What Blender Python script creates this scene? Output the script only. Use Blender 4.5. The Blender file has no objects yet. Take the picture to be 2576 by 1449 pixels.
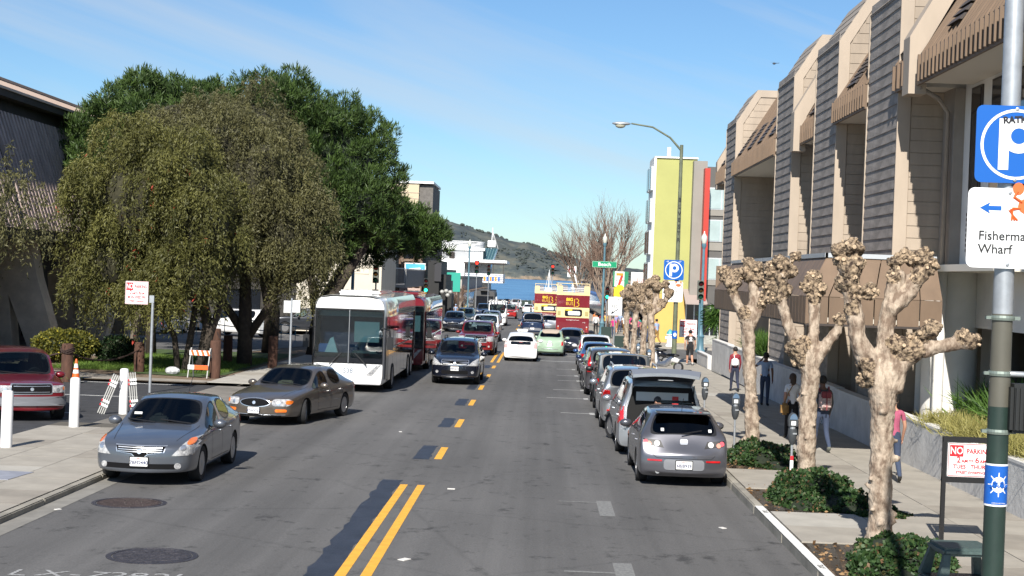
import bpy, bmesh, math, random
import numpy as np
from mathutils import Vector, Matrix, noise
from mathutils.bvhtree import BVHTree
random.seed(7); np.random.seed(7)
SC = bpy.context.scene
COL = SC.collection
SL = 0.009                      # the street runs gently downhill to the bay
def gz(y): return -SL * y
R = math.radians
# ---------------------------------------------------------------- camera
cam = bpy.data.cameras.new('camera'); camo = bpy.data.objects.new('camera', cam); COL.objects.link(camo)
cam.sensor_width = 36; cam.lens = 36 * 3800 / 2576; cam.clip_start = 0.2; cam.clip_end = 30000
camo.location = (0, 0, 3.7)
camo.rotation_mode = 'QUATERNION'
pitch = math.atan(31 / 3800); yaw = math.atan(72 / 3800); roll = R(2.1)
camo.rotation_quaternion = (Matrix.Rotation(yaw, 3, 'Z') @ Matrix.Rotation(R(90) - pitch, 3, 'X') @ Matrix.Rotation(roll, 3, 'Z')).to_quaternion()
SC.camera = camo
# ---------------------------------------------------------------- light
SUN_EL, SUN_AZ = R(39), R(9)          # shadows run up the street and slightly to the right
W = bpy.data.worlds.new('World'); SC.world = W; W.use_nodes = True
nt = W.node_tree; nt.nodes.clear()
sky = nt.nodes.new('ShaderNodeTexSky'); sky.sky_type = 'NISHITA'; sky.sun_disc = False
sky.sun_elevation = SUN_EL; sky.sun_rotation = R(180) + SUN_AZ; sky.air_density = 1.0; sky.dust_density = 0.1; sky.ozone_density = 2.2; sky.altitude = 20
tc = nt.nodes.new('ShaderNodeTexCoord'); mp = nt.nodes.new('ShaderNodeMapping'); mp.inputs['Rotation'].default_value = (R(8), R(-14), R(0)); mp.inputs['Scale'].default_value = (1.6, 2.2, 15)
nz = nt.nodes.new('ShaderNodeTexNoise'); nz.inputs['Scale'].default_value = 1.5; nz.inputs['Detail'].default_value = 9; nz.inputs['Roughness'].default_value = 0.55; nz.inputs['Distortion'].default_value = 0.5
cr = nt.nodes.new('ShaderNodeMapRange'); cr.inputs['From Min'].default_value = 0.44; cr.inputs['From Max'].default_value = 0.80; cr.inputs['To Max'].default_value = 0.62
mx = nt.nodes.new('ShaderNodeMixRGB'); mx.inputs['Color2'].default_value = (7.2, 7.6, 8.0, 1)
bg = nt.nodes.new('ShaderNodeBackground'); bg.inputs['Strength'].default_value = 0.058
wo = nt.nodes.new('ShaderNodeOutputWorld')
L = nt.links.new
mp0 = nt.nodes.new('ShaderNodeMapping'); mp0.inputs['Rotation'].default_value = (0, R(-17), 0); mp.inputs['Rotation'].default_value = (0, 0, 0); mp.inputs['Scale'].default_value = (1.1, 1.5, 13)
L(tc.outputs['Generated'], mp0.inputs['Vector']); L(mp0.outputs['Vector'], mp.inputs['Vector']); L(mp.outputs['Vector'], nz.inputs['Vector']); L(nz.outputs['Fac'], cr.inputs['Value'])
L(cr.outputs['Result'], mx.inputs['Fac']); 
tn = nt.nodes.new('ShaderNodeMixRGB'); tn.blend_type = 'MULTIPLY'; tn.inputs['Fac'].default_value = 1; tn.inputs['Color2'].default_value = (.78, 1.02, 1.24, 1)
L(sky.outputs['Color'], tn.inputs['Color1']); L(tn.outputs['Color'], mx.inputs['Color1']); L(mx.outputs['Color'], bg.inputs['Color']); L(bg.outputs['Background'], wo.inputs['Surface'])
sl = bpy.data.lights.new('sun', 'SUN'); sl.energy = 4.9; sl.angle = R(0.53); sl.color = (1, 0.95, 0.87)
slo = bpy.data.objects.new('sun', sl); COL.objects.link(slo)
sdir = Vector((math.sin(SUN_AZ) * math.cos(SUN_EL), math.cos(SUN_AZ) * math.cos(SUN_EL), -math.sin(SUN_EL)))
slo.rotation_mode = 'QUATERNION'; slo.rotation_quaternion = sdir.to_track_quat('-Z', 'Y')
SC.view_settings.view_transform = 'Standard'; SC.view_settings.look = 'None'; SC.view_settings.exposure = 0.72; SC.view_settings.gamma = 1
# ---------------------------------------------------------------- materials
MATS = {}
def srgb(h):
    c = [int(h[i:i + 2], 16) / 255 for i in (0, 2, 4)]
    return tuple(((v + .055) / 1.055) ** 2.4 if v > .04045 else v / 12.92 for v in c)
def M(name, col=(.5, .5, .5), rough=.6, metal=0, var=0.0, scale=4.0, bump=0.0, bscale=None, col2=None, stretch=None, coat=0, emit=0, spec=.5, detail=5, sharp=.17):
    """procedural surface: base colour broken up by noise between col and col2, with optional fine relief"""
    if name in MATS: return MATS[name]
    m = bpy.data.materials.new(name); m.use_nodes = True; t = m.node_tree; p = t.nodes['Principled BSDF']
    if isinstance(col, str): col = srgb(col)
    if isinstance(col2, str): col2 = srgb(col2)
    p.inputs['Base Color'].default_value = (*col, 1); p.inputs['Roughness'].default_value = rough; p.inputs['Metallic'].default_value = metal
    p.inputs['Coat Weight'].default_value = coat; p.inputs['Coat Roughness'].default_value = .04; p.inputs['Specular IOR Level'].default_value = spec
    if emit: p.inputs['Emission Color'].default_value = (*col, 1); p.inputs['Emission Strength'].default_value = emit
    if var or col2 or bump:
        tc = t.nodes.new('ShaderNodeTexCoord'); src = tc.outputs['Object']
        if stretch:
            mp = t.nodes.new('ShaderNodeMapping'); mp.inputs['Scale'].default_value = stretch; t.links.new(src, mp.inputs['Vector']); src = mp.outputs['Vector']
        if var or col2:
            n = t.nodes.new('ShaderNodeTexNoise'); n.inputs['Scale'].default_value = scale; n.inputs['Detail'].default_value = detail; n.inputs['Roughness'].default_value = .62; t.links.new(src, n.inputs['Vector'])
            r = t.nodes.new('ShaderNodeValToRGB'); t.links.new(n.outputs['Fac'], r.inputs['Fac'])
            a, b = r.color_ramp.elements; a.position, b.position = .5 - sharp, .5 + sharp
            c2 = col2 if col2 else tuple(min(1, c * (1 + var)) for c in col); c1 = col if col2 else tuple(c * (1 - var) for c in col)
            a.color = (*c1, 1); b.color = (*c2, 1); t.links.new(r.outputs['Color'], p.inputs['Base Color'])
        if bump:
            n2 = t.nodes.new('ShaderNodeTexNoise'); n2.inputs['Scale'].default_value = bscale or scale * 3; n2.inputs['Detail'].default_value = 4; t.links.new(src, n2.inputs['Vector'])
            b = t.nodes.new('ShaderNodeBump'); b.inputs['Strength'].default_value = bump; b.inputs['Distance'].default_value = .03; t.links.new(n2.outputs['Fac'], b.inputs['Height']); t.links.new(b.outputs['Normal'], p.inputs['Normal'])
    MATS[name] = m; return m
def leafmat(name, c1, c2, trans=.25, c3=None):
    """foliage: every leaf carries its own random shade in the attribute 'tone'"""
    if name in MATS: return MATS[name]
    m = bpy.data.materials.new(name); m.use_nodes = True; t = m.node_tree; p = t.nodes['Principled BSDF']
    a = t.nodes.new('ShaderNodeAttribute'); a.attribute_name = 'tone'
    r = t.nodes.new('ShaderNodeValToRGB'); t.links.new(a.outputs['Fac'], r.inputs['Fac'])
    e = r.color_ramp.elements; e[0].color = (*c1, 1); e[1].color = (*c2, 1); e[1].position = .9
    if c3: x = r.color_ramp.elements.new(.985); x.color = (*c3, 1)
    t.links.new(r.outputs['Color'], p.inputs['Base Color']); p.inputs['Roughness'].default_value = .55; p.inputs['Specular IOR Level'].default_value = .3
    d = t.nodes.new('ShaderNodeBsdfTranslucent'); t.links.new(r.outputs['Color'], d.inputs['Color'])
    mixs = t.nodes.new('ShaderNodeMixShader'); mixs.inputs['Fac'].default_value = trans
    t.links.new(p.outputs['BSDF'], mixs.inputs[1]); t.links.new(d.outputs['BSDF'], mixs.inputs[2]); t.links.new(mixs.outputs['Shader'], t.nodes['Material Output'].inputs['Surface'])
    MATS[name] = m; return m
def glassmat(name, tint, rough=.02):
    if name in MATS: return MATS[name]
    m = bpy.data.materials.new(name); m.use_nodes = True; t = m.node_tree; t.nodes.remove(t.nodes['Principled BSDF'])
    f = t.nodes.new('ShaderNodeFresnel'); f.inputs['IOR'].default_value = 1.55
    g = t.nodes.new('ShaderNodeBsdfGlossy'); g.inputs['Roughness'].default_value = rough
    tr = t.nodes.new('ShaderNodeBsdfTransparent'); tr.inputs['Color'].default_value = (*tint, 1)
    x = t.nodes.new('ShaderNodeMixShader'); t.links.new(f.outputs['Fac'], x.inputs[0]); t.links.new(tr.outputs[0], x.inputs[1]); t.links.new(g.outputs[0], x.inputs[2]); t.links.new(x.outputs[0], t.nodes['Material Output'].inputs['Surface'])
    MATS[name] = m; return m
# ---------------------------------------------------------------- object helpers
def setp(o, label=None, cat=None, group=None, kind=None):
    if label: o['label'] = label
    if cat: o['category'] = cat
    if group: o['group'] = group
    if kind: o['kind'] = kind
    return o
def thing(name, label, cat, loc=(0, 0, 0), rz=0, group=None, kind=None):
    o = bpy.data.objects.new(name, None); COL.objects.link(o); o.empty_display_size = .3
    o.location = loc; o.rotation_euler = (0, 0, rz); return setp(o, label, cat, group, kind)
def link(name, me, mat=None, parent=None, loc=None, rot=None, sc=None):
    o = bpy.data.objects.new(name, me); COL.objects.link(o)
    if parent is not None: o.parent = parent
    if loc is not None: o.location = loc
    if rot is not None: o.rotation_euler = rot
    if sc is not None: o.scale = sc
    if mat is not None:
        if len(me.materials) == 0: me.materials.append(mat)
        elif me.materials[0] is not mat:
            o.material_slots[0].link = 'OBJECT'; o.material_slots[0].material = mat
    return o
class B:
    """collects simple solids and builds one mesh"""
    def __init__(s): s.v = []; s.f = []; s.m = []
    def add(s, vs, fs, mi=0):
        n = len(s.v); s.v += [tuple(v) for v in vs]; s.f += [tuple(i + n for i in f) for f in fs]; s.m += [mi] * len(fs); return s
    def box(s, x0, x1, y0, y1, z0, z1, mi=0, rz=0, c=None):
        vs = [(x, y, z) for z in (z0, z1) for y in (y0, y1) for x in (x0, x1)]
        if rz:
            cx, cy = c or ((x0 + x1) / 2, (y0 + y1) / 2); a, b = math.cos(rz), math.sin(rz)
            vs = [(cx + (x - cx) * a - (y - cy) * b, cy + (x - cx) * b + (y - cy) * a, z) for x, y, z in vs]
        return s.add(vs, [(0, 2, 3, 1), (4, 5, 7, 6), (0, 1, 5, 4), (2, 6, 7, 3), (0, 4, 6, 2), (1, 3, 7, 5)], mi)
    def prism(s, poly, axis, a, b, mi=0):
        """polygon in the two other axes, extruded along axis from a to b"""
        def P(p, t): return {'x': (t, p[0], p[1]), 'y': (p[0], t, p[1]), 'z': (p[0], p[1], t)}[axis]
        n = len(poly); vs = [P(p, a) for p in poly] + [P(p, b) for p in poly]
        return s.add(vs, [tuple(range(n)), tuple(range(2 * n - 1, n - 1, -1))] + [(i, i + n, (i + 1) % n + n, (i + 1) % n) for i in range(n)], mi)
    def tube(s, pts, rad, n=8, mi=0, cap=True):
        pts = [Vector(p) for p in pts]; k = len(pts)
        if not hasattr(rad, '__len__'): rad = [rad] * k
        vs = []; up = None
        for i, p in enumerate(pts):
            d = (pts[min(i + 1, k - 1)] - pts[max(i - 1, 0)]).normalized()
            if up is None: up = Vector((1, 0, 0)) if abs(d.x) < .9 else Vector((0, 1, 0))
            a = d.cross(up).normalized(); b = d.cross(a).normalized(); up = b.cross(d) if False else up
            for j in range(n):
                t = 2 * math.pi * j / n; vs.append(p + (a * math.cos(t) + b * math.sin(t)) * rad[i])
        fs = [(i * n + j, i * n + (j + 1) % n, (i + 1) * n + (j + 1) % n, (i + 1) * n + j) for i in range(k - 1) for j in range(n)]
        if cap: fs += [tuple(range(n - 1, -1, -1)), tuple((k - 1) * n + j for j in range(n))]
        return s.add(vs, fs, mi)
    def cyl(s, x, y, z0, z1, r, r2=None, n=16, mi=0): return s.tube([(x, y, z0), (x, y, z1)], [r, r if r2 is None else r2], n, mi)
    def lathe(s, prof, n=16, c=(0, 0, 0), mi=0, axis='z'):
        """profile of (radius, height)"""
        vs = []
        for r, h in prof:
            for j in range(n):
                t = 2 * math.pi * j / n; a, b = r * math.cos(t), r * math.sin(t)
                vs.append({'z': (c[0] + a, c[1] + b, c[2] + h), 'y': (c[0] + a, c[1] + h, c[2] + b), 'x': (c[0] + h, c[1] + a, c[2] + b)}[axis])
        k = len(prof)
        fs = [(i * n + j, i * n + (j + 1) % n, (i + 1) * n + (j + 1) % n, (i + 1) * n + j) for i in range(k - 1) for j in range(n)]
        return s.add(vs, fs + [tuple(range(n - 1, -1, -1)), tuple((k - 1) * n + j for j in range(n))], mi)
    def ell(s, c, r, n=10, m=7, mi=0):
        prof = []
        vs = [(c[0], c[1], c[2] - r[2])]
        for i in range(1, m):
            a = math.pi * i / m - math.pi / 2
            for j in range(n):
                t = 2 * math.pi * j / n; vs.append((c[0] + r[0] * math.cos(a) * math.cos(t), c[1] + r[1] * math.cos(a) * math.sin(t), c[2] + r[2] * math.sin(a)))
        vs.append((c[0], c[1], c[2] + r[2])); k = len(vs) - 1
        fs = [(0, 1 + (j + 1) % n, 1 + j) for j in range(n)] + [(1 + i * n + j, 1 + i * n + (j + 1) % n, 1 + (i + 1) * n + (j + 1) % n, 1 + (i + 1) * n + j) for i in range(m - 2) for j in range(n)] + [(k, 1 + (m - 2) * n + j, 1 + (m - 2) * n + (j + 1) % n) for j in range(n)]
        return s.add(vs, fs, mi)
    def quad(s, a, b, c, d, mi=0): return s.add([a, b, c, d], [(0, 1, 2, 3)], mi)
    def mesh(s, name, smooth=False, shear=False, bevel=0):
        me = bpy.data.meshes.new(name)
        vs = [(x, y, z + gz(y)) for x, y, z in s.v] if shear else s.v
        me.from_pydata(vs, [], s.f); me.update()
        if any(s.m): me.polygons.foreach_set('material_index', s.m)
        bm = bmesh.new(); bm.from_mesh(me)
        if bevel: bmesh.ops.bevel(bm, geom=bm.edges[:], offset=bevel, segments=2, affect='EDGES', clamp_overlap=True)
        bmesh.ops.recalc_face_normals(bm, faces=bm.faces); bm.to_mesh(me); bm.free()
        if smooth: me.polygons.foreach_set('use_smooth', [True] * len(me.polygons)); 
        return me
    def obj(s, name, mat=None, parent=None, smooth=False, shear=False, bevel=0, loc=None, rot=None, mats=None):
        me = s.mesh(name, smooth, shear, bevel)
        for m in (mats or []): me.materials.append(m)
        o = link(name, me, mat if not mats else None, parent, loc, rot)
        if smooth == 'auto':
            me.polygons.foreach_set('use_smooth', [True] * len(me.polygons)); me.set_sharp_from_angle(angle=R(40))
        return o
_TXT = {}
def lettering(text, size, mat, parent, loc, rot=(R(90), 0, 0), align='CENTER', name='lettering', depth=.002, sx=1, space=1.0, bold=0):
    key = (text, size, align, sx, depth, bold)
    if key not in _TXT:
        cu = bpy.data.curves.new('lettering', 'FONT'); cu.body = text; cu.size = size; cu.align_x = align; cu.align_y = 'CENTER'; cu.extrude = depth; cu.resolution_u = 3; cu.offset = bold
        o = bpy.data.objects.new('tmp', cu); COL.objects.link(o)
        dg = bpy.context.evaluated_depsgraph_get(); me = bpy.data.meshes.new_from_object(o.evaluated_get(dg)); bpy.data.objects.remove(o); me.name = 'lettering'
        me.materials.clear(); me.materials.append(mat)
        if sx != 1: me.transform(Matrix.Diagonal((sx, 1, 1, 1)))
        _TXT[key] = me
    return link(name, _TXT[key], mat, parent, loc, rot)
def rpoly(w, h, r, n=4, cx=0, cz=0):
    """rounded rectangle outline"""
    out = []
    for sx, sz, a0 in ((1, 1, 0), (-1, 1, 90), (-1, -1, 180), (1, -1, 270)):
        for i in range(n + 1):
            a = R(a0 + 90 * i / n); out.append((cx + sx * (w / 2 - r) + r * math.cos(a), cz + sz * (h / 2 - r) + r * math.sin(a)))
    return out
def circ(r, n=32, cx=0, cz=0): return [(cx + r * math.cos(2 * math.pi * i / n), cz + r * math.sin(2 * math.pi * i / n)) for i in range(n)]
# ================================================================ SETTING
asph = bpy.data.materials.new('asphalt'); asph.use_nodes = True
def _asph():
    t = asph.node_tree; p = t.nodes['Principled BSDF']; p.inputs['Roughness'].default_value = .82; p.inputs['Specular IOR Level'].default_value = .35
    tc = t.nodes.new('ShaderNodeTexCoord'); mp = t.nodes.new('ShaderNodeMapping'); mp.inputs['Scale'].default_value = (1, .22, 1); t.links.new(tc.outputs['Object'], mp.inputs['Vector'])
    def N(scale, vec, det=6, ro=.6):
        n = t.nodes.new('ShaderNodeTexNoise'); n.inputs['Scale'].default_value = scale; n.inputs['Detail'].default_value = det; n.inputs['Roughness'].default_value = ro; t.links.new(vec, n.inputs['Vector']); return n.outputs['Fac']
    def RA(f, p0, c0, p1, c1):
        r = t.nodes.new('ShaderNodeValToRGB'); r.color_ramp.elements[0].position = p0; r.color_ramp.elements[1].position = p1; r.color_ramp.elements[0].color = (c0, c0, c0, 1); r.color_ramp.elements[1].color = (c1, c1, c1, 1); t.links.new(f, r.inputs['Fac']); return r.outputs['Color']
    def MUL(a, b, f=1):
        m = t.nodes.new('ShaderNodeMixRGB'); m.blend_type = 'MULTIPLY'; m.inputs['Fac'].default_value = f; t.links.new(a, m.inputs['Color1']); t.links.new(b, m.inputs['Color2']); return m.outputs['Color']
    base = RA(N(.45, mp.outputs['Vector']), .3, .088, .72, .122)          # long wear streaks of the wheel tracks
    fine = RA(N(38, tc.outputs['Object'], 3), .3, .80, .7, 1.16)          # aggregate
    mp2 = t.nodes.new('ShaderNodeMapping'); mp2.inputs['Scale'].default_value = (1.1, .8, 1); t.links.new(tc.outputs['Object'], mp2.inputs['Vector'])
    spots = RA(N(2.2, mp2.outputs['Vector'], 8, .72), .33, .42, .43, 1.0)  # oil and tar spots
    vor = t.nodes.new('ShaderNodeTexVoronoi'); vor.feature = 'DISTANCE_TO_EDGE'; vor.inputs['Scale'].default_value = .16
    wv = t.nodes.new('ShaderNodeMixRGB'); wv.inputs['Fac'].default_value = .12; nn = t.nodes.new('ShaderNodeTexNoise'); nn.inputs['Scale'].default_value = 1.2; nn.inputs['Detail'].default_value = 6
    t.links.new(tc.outputs['Object'], nn.inputs['Vector']); t.links.new(tc.outputs['Object'], wv.inputs['Color1']); t.links.new(nn.outputs['Color'], wv.inputs['Color2']); wv.blend_type = 'ADD'; t.links.new(wv.outputs['Color'], vor.inputs['Vector'])
    crack = RA(vor.outputs['Distance'], .0, .62, .006, 1.0)
    big = RA(N(.09, tc.outputs['Object'], 4), .35, .9, .65, 1.08)
    mp3 = t.nodes.new('ShaderNodeMapping'); mp3.inputs['Scale'].default_value = (1.3, .012, 1); t.links.new(tc.outputs['Object'], mp3.inputs['Vector'])
    lane = RA(N(1.0, mp3.outputs['Vector'], 4, .6), .32, .80, .68, 1.14)      # tyre-polished tracks and oily lane centres
    c = MUL(MUL(MUL(MUL(MUL(base, fine), spots, .9), crack, .38), big), lane)
    tint = t.nodes.new('ShaderNodeMixRGB'); tint.blend_type = 'MULTIPLY'; tint.inputs['Fac'].default_value = 1; tint.inputs['Color2'].default_value = (1.03, 1.0, .975, 1); t.links.new(c, tint.inputs['Color1'])
    t.links.new(tint.outputs['Color'], p.inputs['Base Color'])
    b = t.nodes.new('ShaderNodeBump'); b.inputs['Strength'].default_value = .35; b.inputs['Distance'].default_value = .01; t.links.new(N(55, tc.outputs['Object'], 2), b.inputs['Height']); t.links.new(b.outputs['Normal'], p.inputs['Normal'])
_asph()
def grid_sheet(name, x0, x1, y0, y1, z, mat, parent=None, ny=12, kind='structure'):
    b = B()
    for i in range(ny):
        a, c = y0 + (y1 - y0) * i / ny, y0 + (y1 - y0) * (i + 1) / ny
        b.quad((x0, a, z), (x1, a, z), (x1, c, z), (x0, c, z))
    o = b.obj(name, mat, parent, shear=True)
    if kind: o['kind'] = kind
    return o
conc = M('concrete_pavement', (.30, .275, .235), .85, var=.14, scale=1.3, bump=.15, bscale=30)
conc2 = M('concrete_pavement_old', (.25, .225, .19), .88, var=.2, scale=1.1, bump=.15, bscale=30)
conc3 = M('concrete_pavement_pale', (.36, .34, .30), .85, var=.12, scale=1.6, bump=.15, bscale=30)
soil = M('soil', (.16, .115, .075), .95, var=.35, scale=5, bump=.5, bscale=25)
KR, KL = 3.8, -7.75
# ground under everything, out to the seawall and far to both sides
b = B()
for i in range(10): b.quad((-900, -60 + 54 * i, -.30), (900, -60 + 54 * i, -.30), (900, -6 + 54 * i, -.30), (-900, -6 + 54 * i, -.30))
setp(b.obj('ground', M('ground_fill', (.20, .19, .17), .9, var=.2, scale=.5), shear=True), kind='structure')
b = B(); b.box(-900, 900, 470, 480, -14, -3.9); setp(b.obj('seawall', M('seawall_stone', (.16, .15, .14), .9, var=.3, scale=2)), kind='structure')
grid_sheet('road', KL, KR, -10, 470, 0, asph, ny=20)
# side street that crosses (it and the road are separate sheets, 4 mm apart in height)
grid_sheet('cross_street', KR, 160, 89, 104, -.004, asph, ny=1); 
grid_sheet('cross_street', -160, KL, 89, 104, -.004, asph, ny=1)
grid_sheet('pier_plaza', -120, 120, 335, 470, .004, M('plaza', (.15, .15, .15), .9, var=.15, scale=.3), ny=4)
# ---- sea and the hills across the bay
def sea():
    m = bpy.data.materials.new('sea_water'); m.use_nodes = True; t = m.node_tree; p = t.nodes['Principled BSDF']
    p.inputs['Base Color'].default_value = (.035, .14, .29, 1); p.inputs['Roughness'].default_value = .28; p.inputs['Specular IOR Level'].default_value = .35
    tc = t.nodes.new('ShaderNodeTexCoord'); mp = t.nodes.new('ShaderNodeMapping'); mp.inputs['Scale'].default_value = (.035, .012, 1); n = t.nodes.new('ShaderNodeTexNoise'); n.inputs['Scale'].default_value = 1; n.inputs['Detail'].default_value = 8; n.inputs['Roughness'].default_value = .7
    t.links.new(tc.outputs['Object'], mp.inputs[0]); t.links.new(mp.outputs[0], n.inputs['Vector'])
    r = t.nodes.new('ShaderNodeValToRGB'); r.color_ramp.elements[0].position = .35; r.color_ramp.elements[1].position = .7; r.color_ramp.elements[0].color = (.022, .10, .23, 1); r.color_ramp.elements[1].color = (.09, .24, .42, 1)
    t.links.new(n.outputs['Fac'], r.inputs['Fac']); t.links.new(r.outputs['Color'], p.inputs['Base Color'])
    bp = t.nodes.new('ShaderNodeBump'); bp.inputs['Strength'].default_value = .8; bp.inputs['Distance'].default_value = 1.5; n3 = t.nodes.new('ShaderNodeTexNoise'); n3.inputs['Scale'].default_value = .25; n3.inputs['Detail'].default_value = 6; t.links.new(tc.outputs['Object'], n3.inputs['Vector']); t.links.new(n3.outputs['Fac'], bp.inputs['Height']); t.links.new(bp.outputs['Normal'], p.inputs['Normal'])
    b = B(); b.quad((-6000, 478, -5.6), (6000, 478, -5.6), (6000, 6500, -5.6), (-6000, 6500, -5.6)); setp(b.obj('sea', m), kind='structure')
sea()
def hills():
    m = bpy.data.materials.new('hill_cover'); m.use_nodes = True; t = m.node_tree; p = t.nodes['Principled BSDF']; p.inputs['Roughness'].default_value = .95; p.inputs['Specular IOR Level'].default_value = .1
    tc = t.nodes.new('ShaderNodeTexCoord')
    def N(s, d=7, ro=.65, sc=None):
        n = t.nodes.new('ShaderNodeTexNoise'); n.inputs['Scale'].default_value = s; n.inputs['Detail'].default_value = d; n.inputs['Roughness'].default_value = ro
        if sc:
            mp = t.nodes.new('ShaderNodeMapping'); mp.inputs['Scale'].default_value = sc; t.links.new(tc.outputs['Object'], mp.inputs[0]); t.links.new(mp.outputs[0], n.inputs['Vector'])
        else: t.links.new(tc.outputs['Object'], n.inputs['Vector'])
        return n.outputs['Fac']
    def ramp(f, els):
        r = t.nodes.new('ShaderNodeValToRGB'); r.color_ramp.elements[0].position, r.color_ramp.elements[0].color = els[0][0], (*els[0][1], 1); r.color_ramp.elements[1].position, r.color_ramp.elements[1].color = els[1][0], (*els[1][1], 1)
        for e in els[2:]: x = r.color_ramp.elements.new(e[0]); x.color = (*e[1], 1)
        t.links.new(f, r.inputs['Fac']); return r.outputs['Color']
    hazy_veg = ramp(N(.014, 9, .72), [(.36, (.042, .054, .064)), (.66, (.115, .114, .095)), (.5, (.066, .078, .078))])  # plant cover lightened and blued, distance haze painted into the colour
    rock = ramp(N(.03, 8, .7), [(.35, (.14, .115, .085)), (.65, (.34, .26, .19))])
    a = t.nodes.new('ShaderNodeAttribute'); a.attribute_name = 'cliff'
    ad = t.nodes.new('ShaderNodeMath'); ad.operation = 'MULTIPLY_ADD'; t.links.new(N(.016, 8, .7), ad.inputs[0]); ad.inputs[1].default_value = 2.4; ad.inputs[2].default_value = -1.2
    sm = t.nodes.new('ShaderNodeMath'); sm.operation = 'ADD'; t.links.new(a.outputs['Fac'], sm.inputs[0]); t.links.new(ad.outputs[0], sm.inputs[1]); cl = t.nodes.new('ShaderNodeMapRange'); cl.inputs['From Min'].default_value = .45; cl.inputs['From Max'].default_value = .7; t.links.new(sm.outputs[0], cl.inputs['Value'])
    mx = t.nodes.new('ShaderNodeMixRGB'); t.links.new(cl.outputs['Result'], mx.inputs['Fac']); t.links.new(hazy_veg, mx.inputs['Color1']); t.links.new(rock, mx.inputs['Color2']); t.links.new(mx.outputs['Color'], p.inputs['Base Color'])
    ridge = [(-2600, 60), (-1700, 150), (-1000, 235), (-600, 228), (-420, 196), (-330, 178), (-270, 167), (-228, 156), (-186, 141), (-145, 132), (-103, 116), (-41, 107), (0, 95), (21, 84), (63, 75), (104, 66), (156, 53), (230, 44), (330, 36), (520, 30), (800, 34), (1300, 22), (2200, -5)]
    X = np.linspace(-2600, 2200, 640); Hh = np.interp(X, [r[0] for r in ridge], [r[1] for r in ridge]); V = np.linspace(0, 1, 56)
    vs = []; cl = []
    for j, v in enumerate(V):
        for i, x in enumerate(X):
            prof = min(1, (v * 1.0) ** .62); h = Hh[i] * prof
            nb = noise.fractal(Vector((x * .007, v * 4.5, 3)), 1.0, 2.1, 6); nr = noise.fractal(Vector((x * .03, v * 12, 9)), 1.0, 2.0, 4)
            cliff = 1 - min(1, h / (20 + 14 * nb)) if h < 60 else 0
            y = 4400 + v * 420 + 60 * nb * (1 - v) - (12 * nr)
            z = h + (nb * 14 * v * (1 - v) * 4) * min(1, Hh[i] / 60) + nr * 1.6 - 5.7 * (1 - v)
            if v > .97: z += 1.8 * abs(nr) + 1.5 * max(0, noise.noise(Vector((x * .06, 1, 1))))
            vs.append((x * (1 + (y - 4500) / 4500), y, z)); cl.append(max(0, cliff) * .85)
    n = len(X); fs = [(j * n + i, j * n + i + 1, (j + 1) * n + i + 1, (j + 1) * n + i) for j in range(len(V) - 1) for i in range(n - 1)]
    # the far side, so that the ridge has depth
    k = len(vs)
    for i, x in enumerate(X): vs.append((x * 1.2, 5600, -6)); cl.append(0)
    fs += [((len(V) - 1) * n + i, (len(V) - 1) * n + i + 1, k + i + 1, k + i) for i in range(n - 1)]
    me = bpy.data.meshes.new('hills'); me.from_pydata(vs, [], fs); me.update(); at = me.attributes.new('cliff', 'FLOAT', 'POINT'); at.data.foreach_set('value', cl)
    me.polygons.foreach_set('use_smooth', [True] * len(me.polygons)); setp(link('hills', me, m), kind='structure')
hills()
# tree line that stands on the ridge: scattered round crowns
def ridge_trees():
    m = M('far_crowns', (.045, .055, .048), .95, var=.4, scale=.05)
    b = B(); rr = random.Random(3)
    ridge = [(-330, 178), (-270, 167), (-228, 156), (-186, 141), (-145, 132), (-103, 116), (-41, 107), (0, 95), (21, 84), (63, 75), (104, 66), (160, 53)]
    for x0, x1, n in ((-320, -275, 10), (-245, -150, 30), (-140, -100, 8), (-60, -38, 6), (-36, 12, 22), (16, 60, 10)):
        for i in range(n):
            x = rr.uniform(x0, x1); h = np.interp(x, [r[0] for r in ridge], [r[1] for r in ridge]); r = rr.uniform(2.2, 5)
            b.ell((x * 1.07, 4818 + rr.uniform(-6, 6), h + r * .3), (r * rr.uniform(.9, 1.6), r, r), 7, 5)
    for i in range(900):
        x = rr.uniform(-420, 300); h = np.interp(x, [r[0] for r in ridge], [r[1] for r in ridge]) if x > -330 else 178; v = rr.random() ** 1.3 * .9 + .06
        if noise.noise(Vector((x * .012, v * 3, 5))) < .02: continue
        y = 4400 + v * 420; r = rr.uniform(1.2, 3.4); b.ell((x * (1 + (y - 4500) / 4500), y - 8, h * v ** .62 + 1), (r * 1.4, r * 1.2, r), 6, 4)
    setp(b.obj('hillside_woods', m, smooth=True), kind='stuff', label='dark scrub and trees dotted over the hillside across the bay', cat='woodland')
ridge_trees()
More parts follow.
